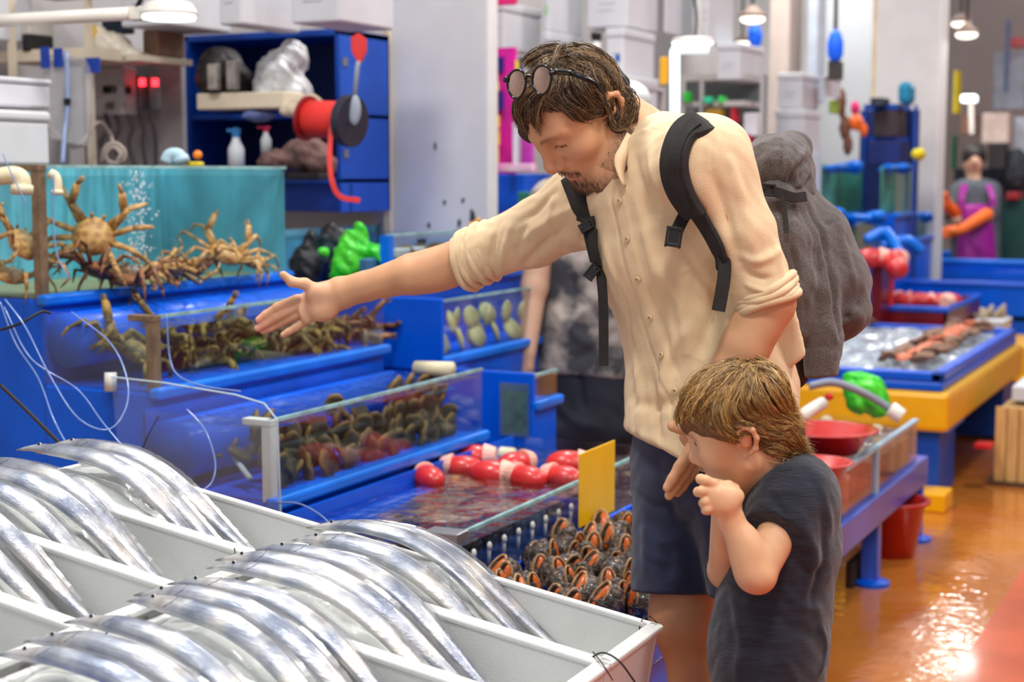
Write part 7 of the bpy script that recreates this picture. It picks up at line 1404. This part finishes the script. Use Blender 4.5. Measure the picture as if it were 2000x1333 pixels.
# ------------------------------------------------------------------ people further back
PM = thing('person', 'man seen from behind in grey camouflage T-shirt, dark shorts and white cap', 'person', tuple(V3(*(at(1130, 860, 5.6)[:2]), 0)))
TD = 5.6; q = lambda x, y, d=0: at(x, y, TD + d)
C2 = lambda r, d, u: cdir(r, d, u)
S = SDF(); hd = q(1222, 225); S.ell(hd, (.08, .095, .11), CB, .02); S.cap(hd - V3(0, 0, .08), q(1190, 330), .055, .06, .03); S.ell(hd + C2(.085, 0, -.01), (.012, .03, .03), CB, .01)
S.cap(q(1062, 420, -.02), q(1045, 560, -.05), .055, .05, .02); S.cap(q(1045, 560, -.05), q(1030, 690, -.1), .045, .032, .02); S.ell(q(1028, 712, -.1), (.03, .03, .045), CB, .015)
for i in range(4): S.chain([q(1022 + 5 * i, 722, -.12 + .02 * i), q(1024 + 5 * i, 742, -.13 + .02 * i), q(1030 + 4 * i, 752, -.13 + .02 * i)], [.010, .009, .008], .004)
S.cap(q(1290, 430), q(1290, 600), .05, .045, .02); S.cap(q(1290, 600), q(1275, 700), .045, .035, .02)
lg = []
for x in (1095, 1190):
    a = q(x, 850); k = V3(a[0], a[1], .36); f = V3(a[0], a[1], .07); S.cap(a, k, .075, .055, .02); S.cap(k, f, .055, .04, .02); S.ecap(f, f + V3(-.12, .1, -.02), .04, .04, .04, .03, (1, 1, 0), .02); lg.append((a, k, f))
body_mesh('body', [(S, .008)], lambda v: np.tile((.66, .40, .27), (len(v), 1)), PM)
S = SDF(); ax_ = C2(.94, -.3, 0); t_ = [(1165, 400, .2, .11), (1150, 520, .19, .115), (1140, 640, .17, .115), (1135, 720, .18, .12)]
S.cap(q(1080, 395), q(1055, 478, -.03), .075, .072, .02); S.half(q(1052, 490, -.03), C2(-.2, 0, -1), .01); S.cap(q(1260, 395), q(1285, 470), .075, .07, .02)
for a, b in zip(t_, t_[1:]): S.ecap(q(*a[:2]), q(*b[:2]), a[2], a[3], b[2], b[3], ax_, .03)
S.cap(q(1180, 360), q(1080, 395), .07, .075, .05); S.cap(q(1180, 360), q(1260, 395), .07, .075, .05); S.half(q(1130, 735), C2(-.1, 0, -1), .006)
CAMO = mat('grey_camouflage', rgb(62, 62, 68), .9, col2=rgb(178, 166, 156), scale=8, lo=.42, hi=.62, bump=.2, bscale=300)
cloth('t_shirt', S, .008, CAMO, PM, [([(1040, 700), (1110, 640), (1200, 560)], .02, .012), ([(1060, 720), (1150, 690), (1210, 640)], .02, -.012), ([(1080, 600), (1120, 650), (1180, 690)], .02, .01), ([(1100, 500), (1130, 580), (1190, 620)], .02, -.01)], .003, 20)
S = SDF(); S.ecap(q(1140, 730), q(1140, 830), .165, .11, .175, .12, ax_, .03)
for (a, k, f) in lg: S.cap(a, k, .098, .09, .04)
S.half(V3(0, 0, .30), (0, 0, -1), .006); cloth('shorts', S, .009, mat('black_shorts', rgb(26, 28, 40), .8, var=.2, scale=10), PM, [([(1080, 780), (1120, 820), (1180, 840)], .02, .008), ([(1130, 730), (1140, 800), (1140, 900)], .012, -.012)], .003, 20)
S = SDF(); S.ell(hd + V3(0, 0, .05), (.092, .105, .075), CB, .02); S.half(hd + V3(0, 0, .02), (0, 0, -1), .006); S.ecap(hd + V3(0, 0, .035) + C2(-.05, .05, 0), hd + V3(0, 0, .02) + C2(-.14, .1, 0), .06, .01, .05, .008, C2(.5, 1, 0), .01); cloth('cap', S, .006, mat('white_cap', rgb(206, 216, 220), .5), PM)
S = SDF(); S.ell(hd + C2(.01, 0, -.015), (.088, .1, .075), CB, .02); S.half(hd + V3(0, 0, .045), (0, 0, 1), .004); S.half(hd + V3(0, 0, -.07), (0, 0, -1), .02); cloth('hair', S, .007, mat('black_hair', rgb(30, 26, 26), .5), PM)
fsolo('zip', 'metal zip pull', 'zip', (1082, 772, 1090, 784), TD - .22, .01, ALU) if False else None

WM = thing('person', 'woman in grey shirt, purple apron and orange gloves working at the far tubs', 'person', tuple(V3(*(at(1905, 520, 11.4)[:2]), 0)))
TD2 = 11.4; w_ = lambda x, y, d=0: at(x, y, TD2 + d)
S = SDF(); hd = w_(1901, 315); S.ell(hd, (.075, .09, .105), CB, .02); S.ell(hd + C2(-.02, -.085, -.01), (.014, .02, .02), CB, .015); S.cap(hd - V3(0, 0, .08), w_(1904, 365), .05, .06, .03)
S.cap(w_(1872, 385), w_(1868, 430, -.1), .05, .045, .02); S.cap(w_(1935, 385), w_(1928, 425, -.12), .05, .045, .02)
a = w_(1904, 520); S.ecap(w_(1904, 380), a, .15, .09, .15, .1, CR, .03)
for s in (-.08, .08): h_ = V3(a[0] + s, a[1], a[2]); S.cap(h_, V3(h_[0], h_[1], .08), .08, .045, .03); S.ecap(V3(h_[0], h_[1], .05), V3(h_[0], h_[1] - .12, .04), .04, .04, .04, .03, (1, 0, 0), .02)
body_mesh('body', [(S, .011)], lambda v: np.tile((.62, .38, .27), (len(v), 1)), WM)
S = SDF(); S.ecap(w_(1904, 378), w_(1906, 520), .19, .12, .18, .13, CR, .03); S.cap(w_(1874, 374), w_(1860, 420, -.06), .07, .06, .03); S.cap(w_(1936, 374), w_(1936, 418, -.06), .07, .06, .03); S.cap(hd - V3(0, 0, .1), w_(1904, 360), .06, .07, .003, '-')
cloth('shirt', S, .012, mat('slate_shirt', rgb(84, 90, 100), .9, var=.1), WM, (), .004, 16)
APR = mat('purple_apron', rgb(150, 24, 140), .45, var=.12, scale=5)
S = SDF(); S.ecap(w_(1905, 410, -.1), w_(1908, 600, -.06), .125, .05, .17, .12, CR, .03); ap, AT = cloth('apron', S, .012, APR, WM, [([(1890, 470), (1910, 500), (1930, 560)], .03, -.012)], .004, 14)
for (x0, x1) in ((1878, 1872), (1938, 1930)): P = spline([w_(x0 + (1904 - x0) * .25, 362, -.1), w_(x0, 385, -.16), w_(x1 + 8, 405, -.17)], 10); ribbon(P, [-CF] * 10, .05, .01).build('apron_strap', APR, ap)
ORG = mat('orange_rubber', rgb(240, 110, 40))
S = SDF(); S.cap(w_(1926, 420, -.16), w_(1880, 448, -.28), .05, .04, .02); S.ell(w_(1862, 452, -.3), (.07, .05, .045), CB, .03)
for i in range(4): S.cap(w_(1862, 446 + 5 * i, -.3), w_(1842, 448 + 5 * i, -.34), .015, .013, .006)
cloth('glove', S, .008, ORG, WM); S = SDF(); S.ell(w_(1842, 396, -.2), (.055, .05, .06), CB, .02); S.cap(w_(1842, 396, -.2), w_(1866, 416, -.1), .04, .05, .03)
for i in range(4): S.cap(w_(1836 + 5 * i, 392, -.24), w_(1834 + 5 * i, 378, -.27), .015, .013, .006)
cloth('glove', S, .008, ORG, WM)
S = SDF(); S.ell(hd + C2(.005, .0, .035), (.09, .1, .098), CB, .02); S.ell(hd + C2(.05, .04, -.06), (.04, .06, .08), CB, .03); S.ell(hd + C2(-.015, -.1, -.045), (.058, .06, .08), CB, .01, '-'); cloth('hair', S, .009, mat('black_hair', rgb(30, 26, 26)), WM)
for s in (-1, 1): MB().ell(hd + C2(-.015 + .03 * s, -.085, .02), (.01, .006, .006), 8, 5, R=CB).build('eye', BLK, WM, smooth=True)
MB().ell(hd + C2(-.018, -.085, -.045), (.022, .008, .007), 8, 5, R=CB).build('mouth', mat('far_lips', rgb(160, 70, 64), .5), WM, smooth=True)
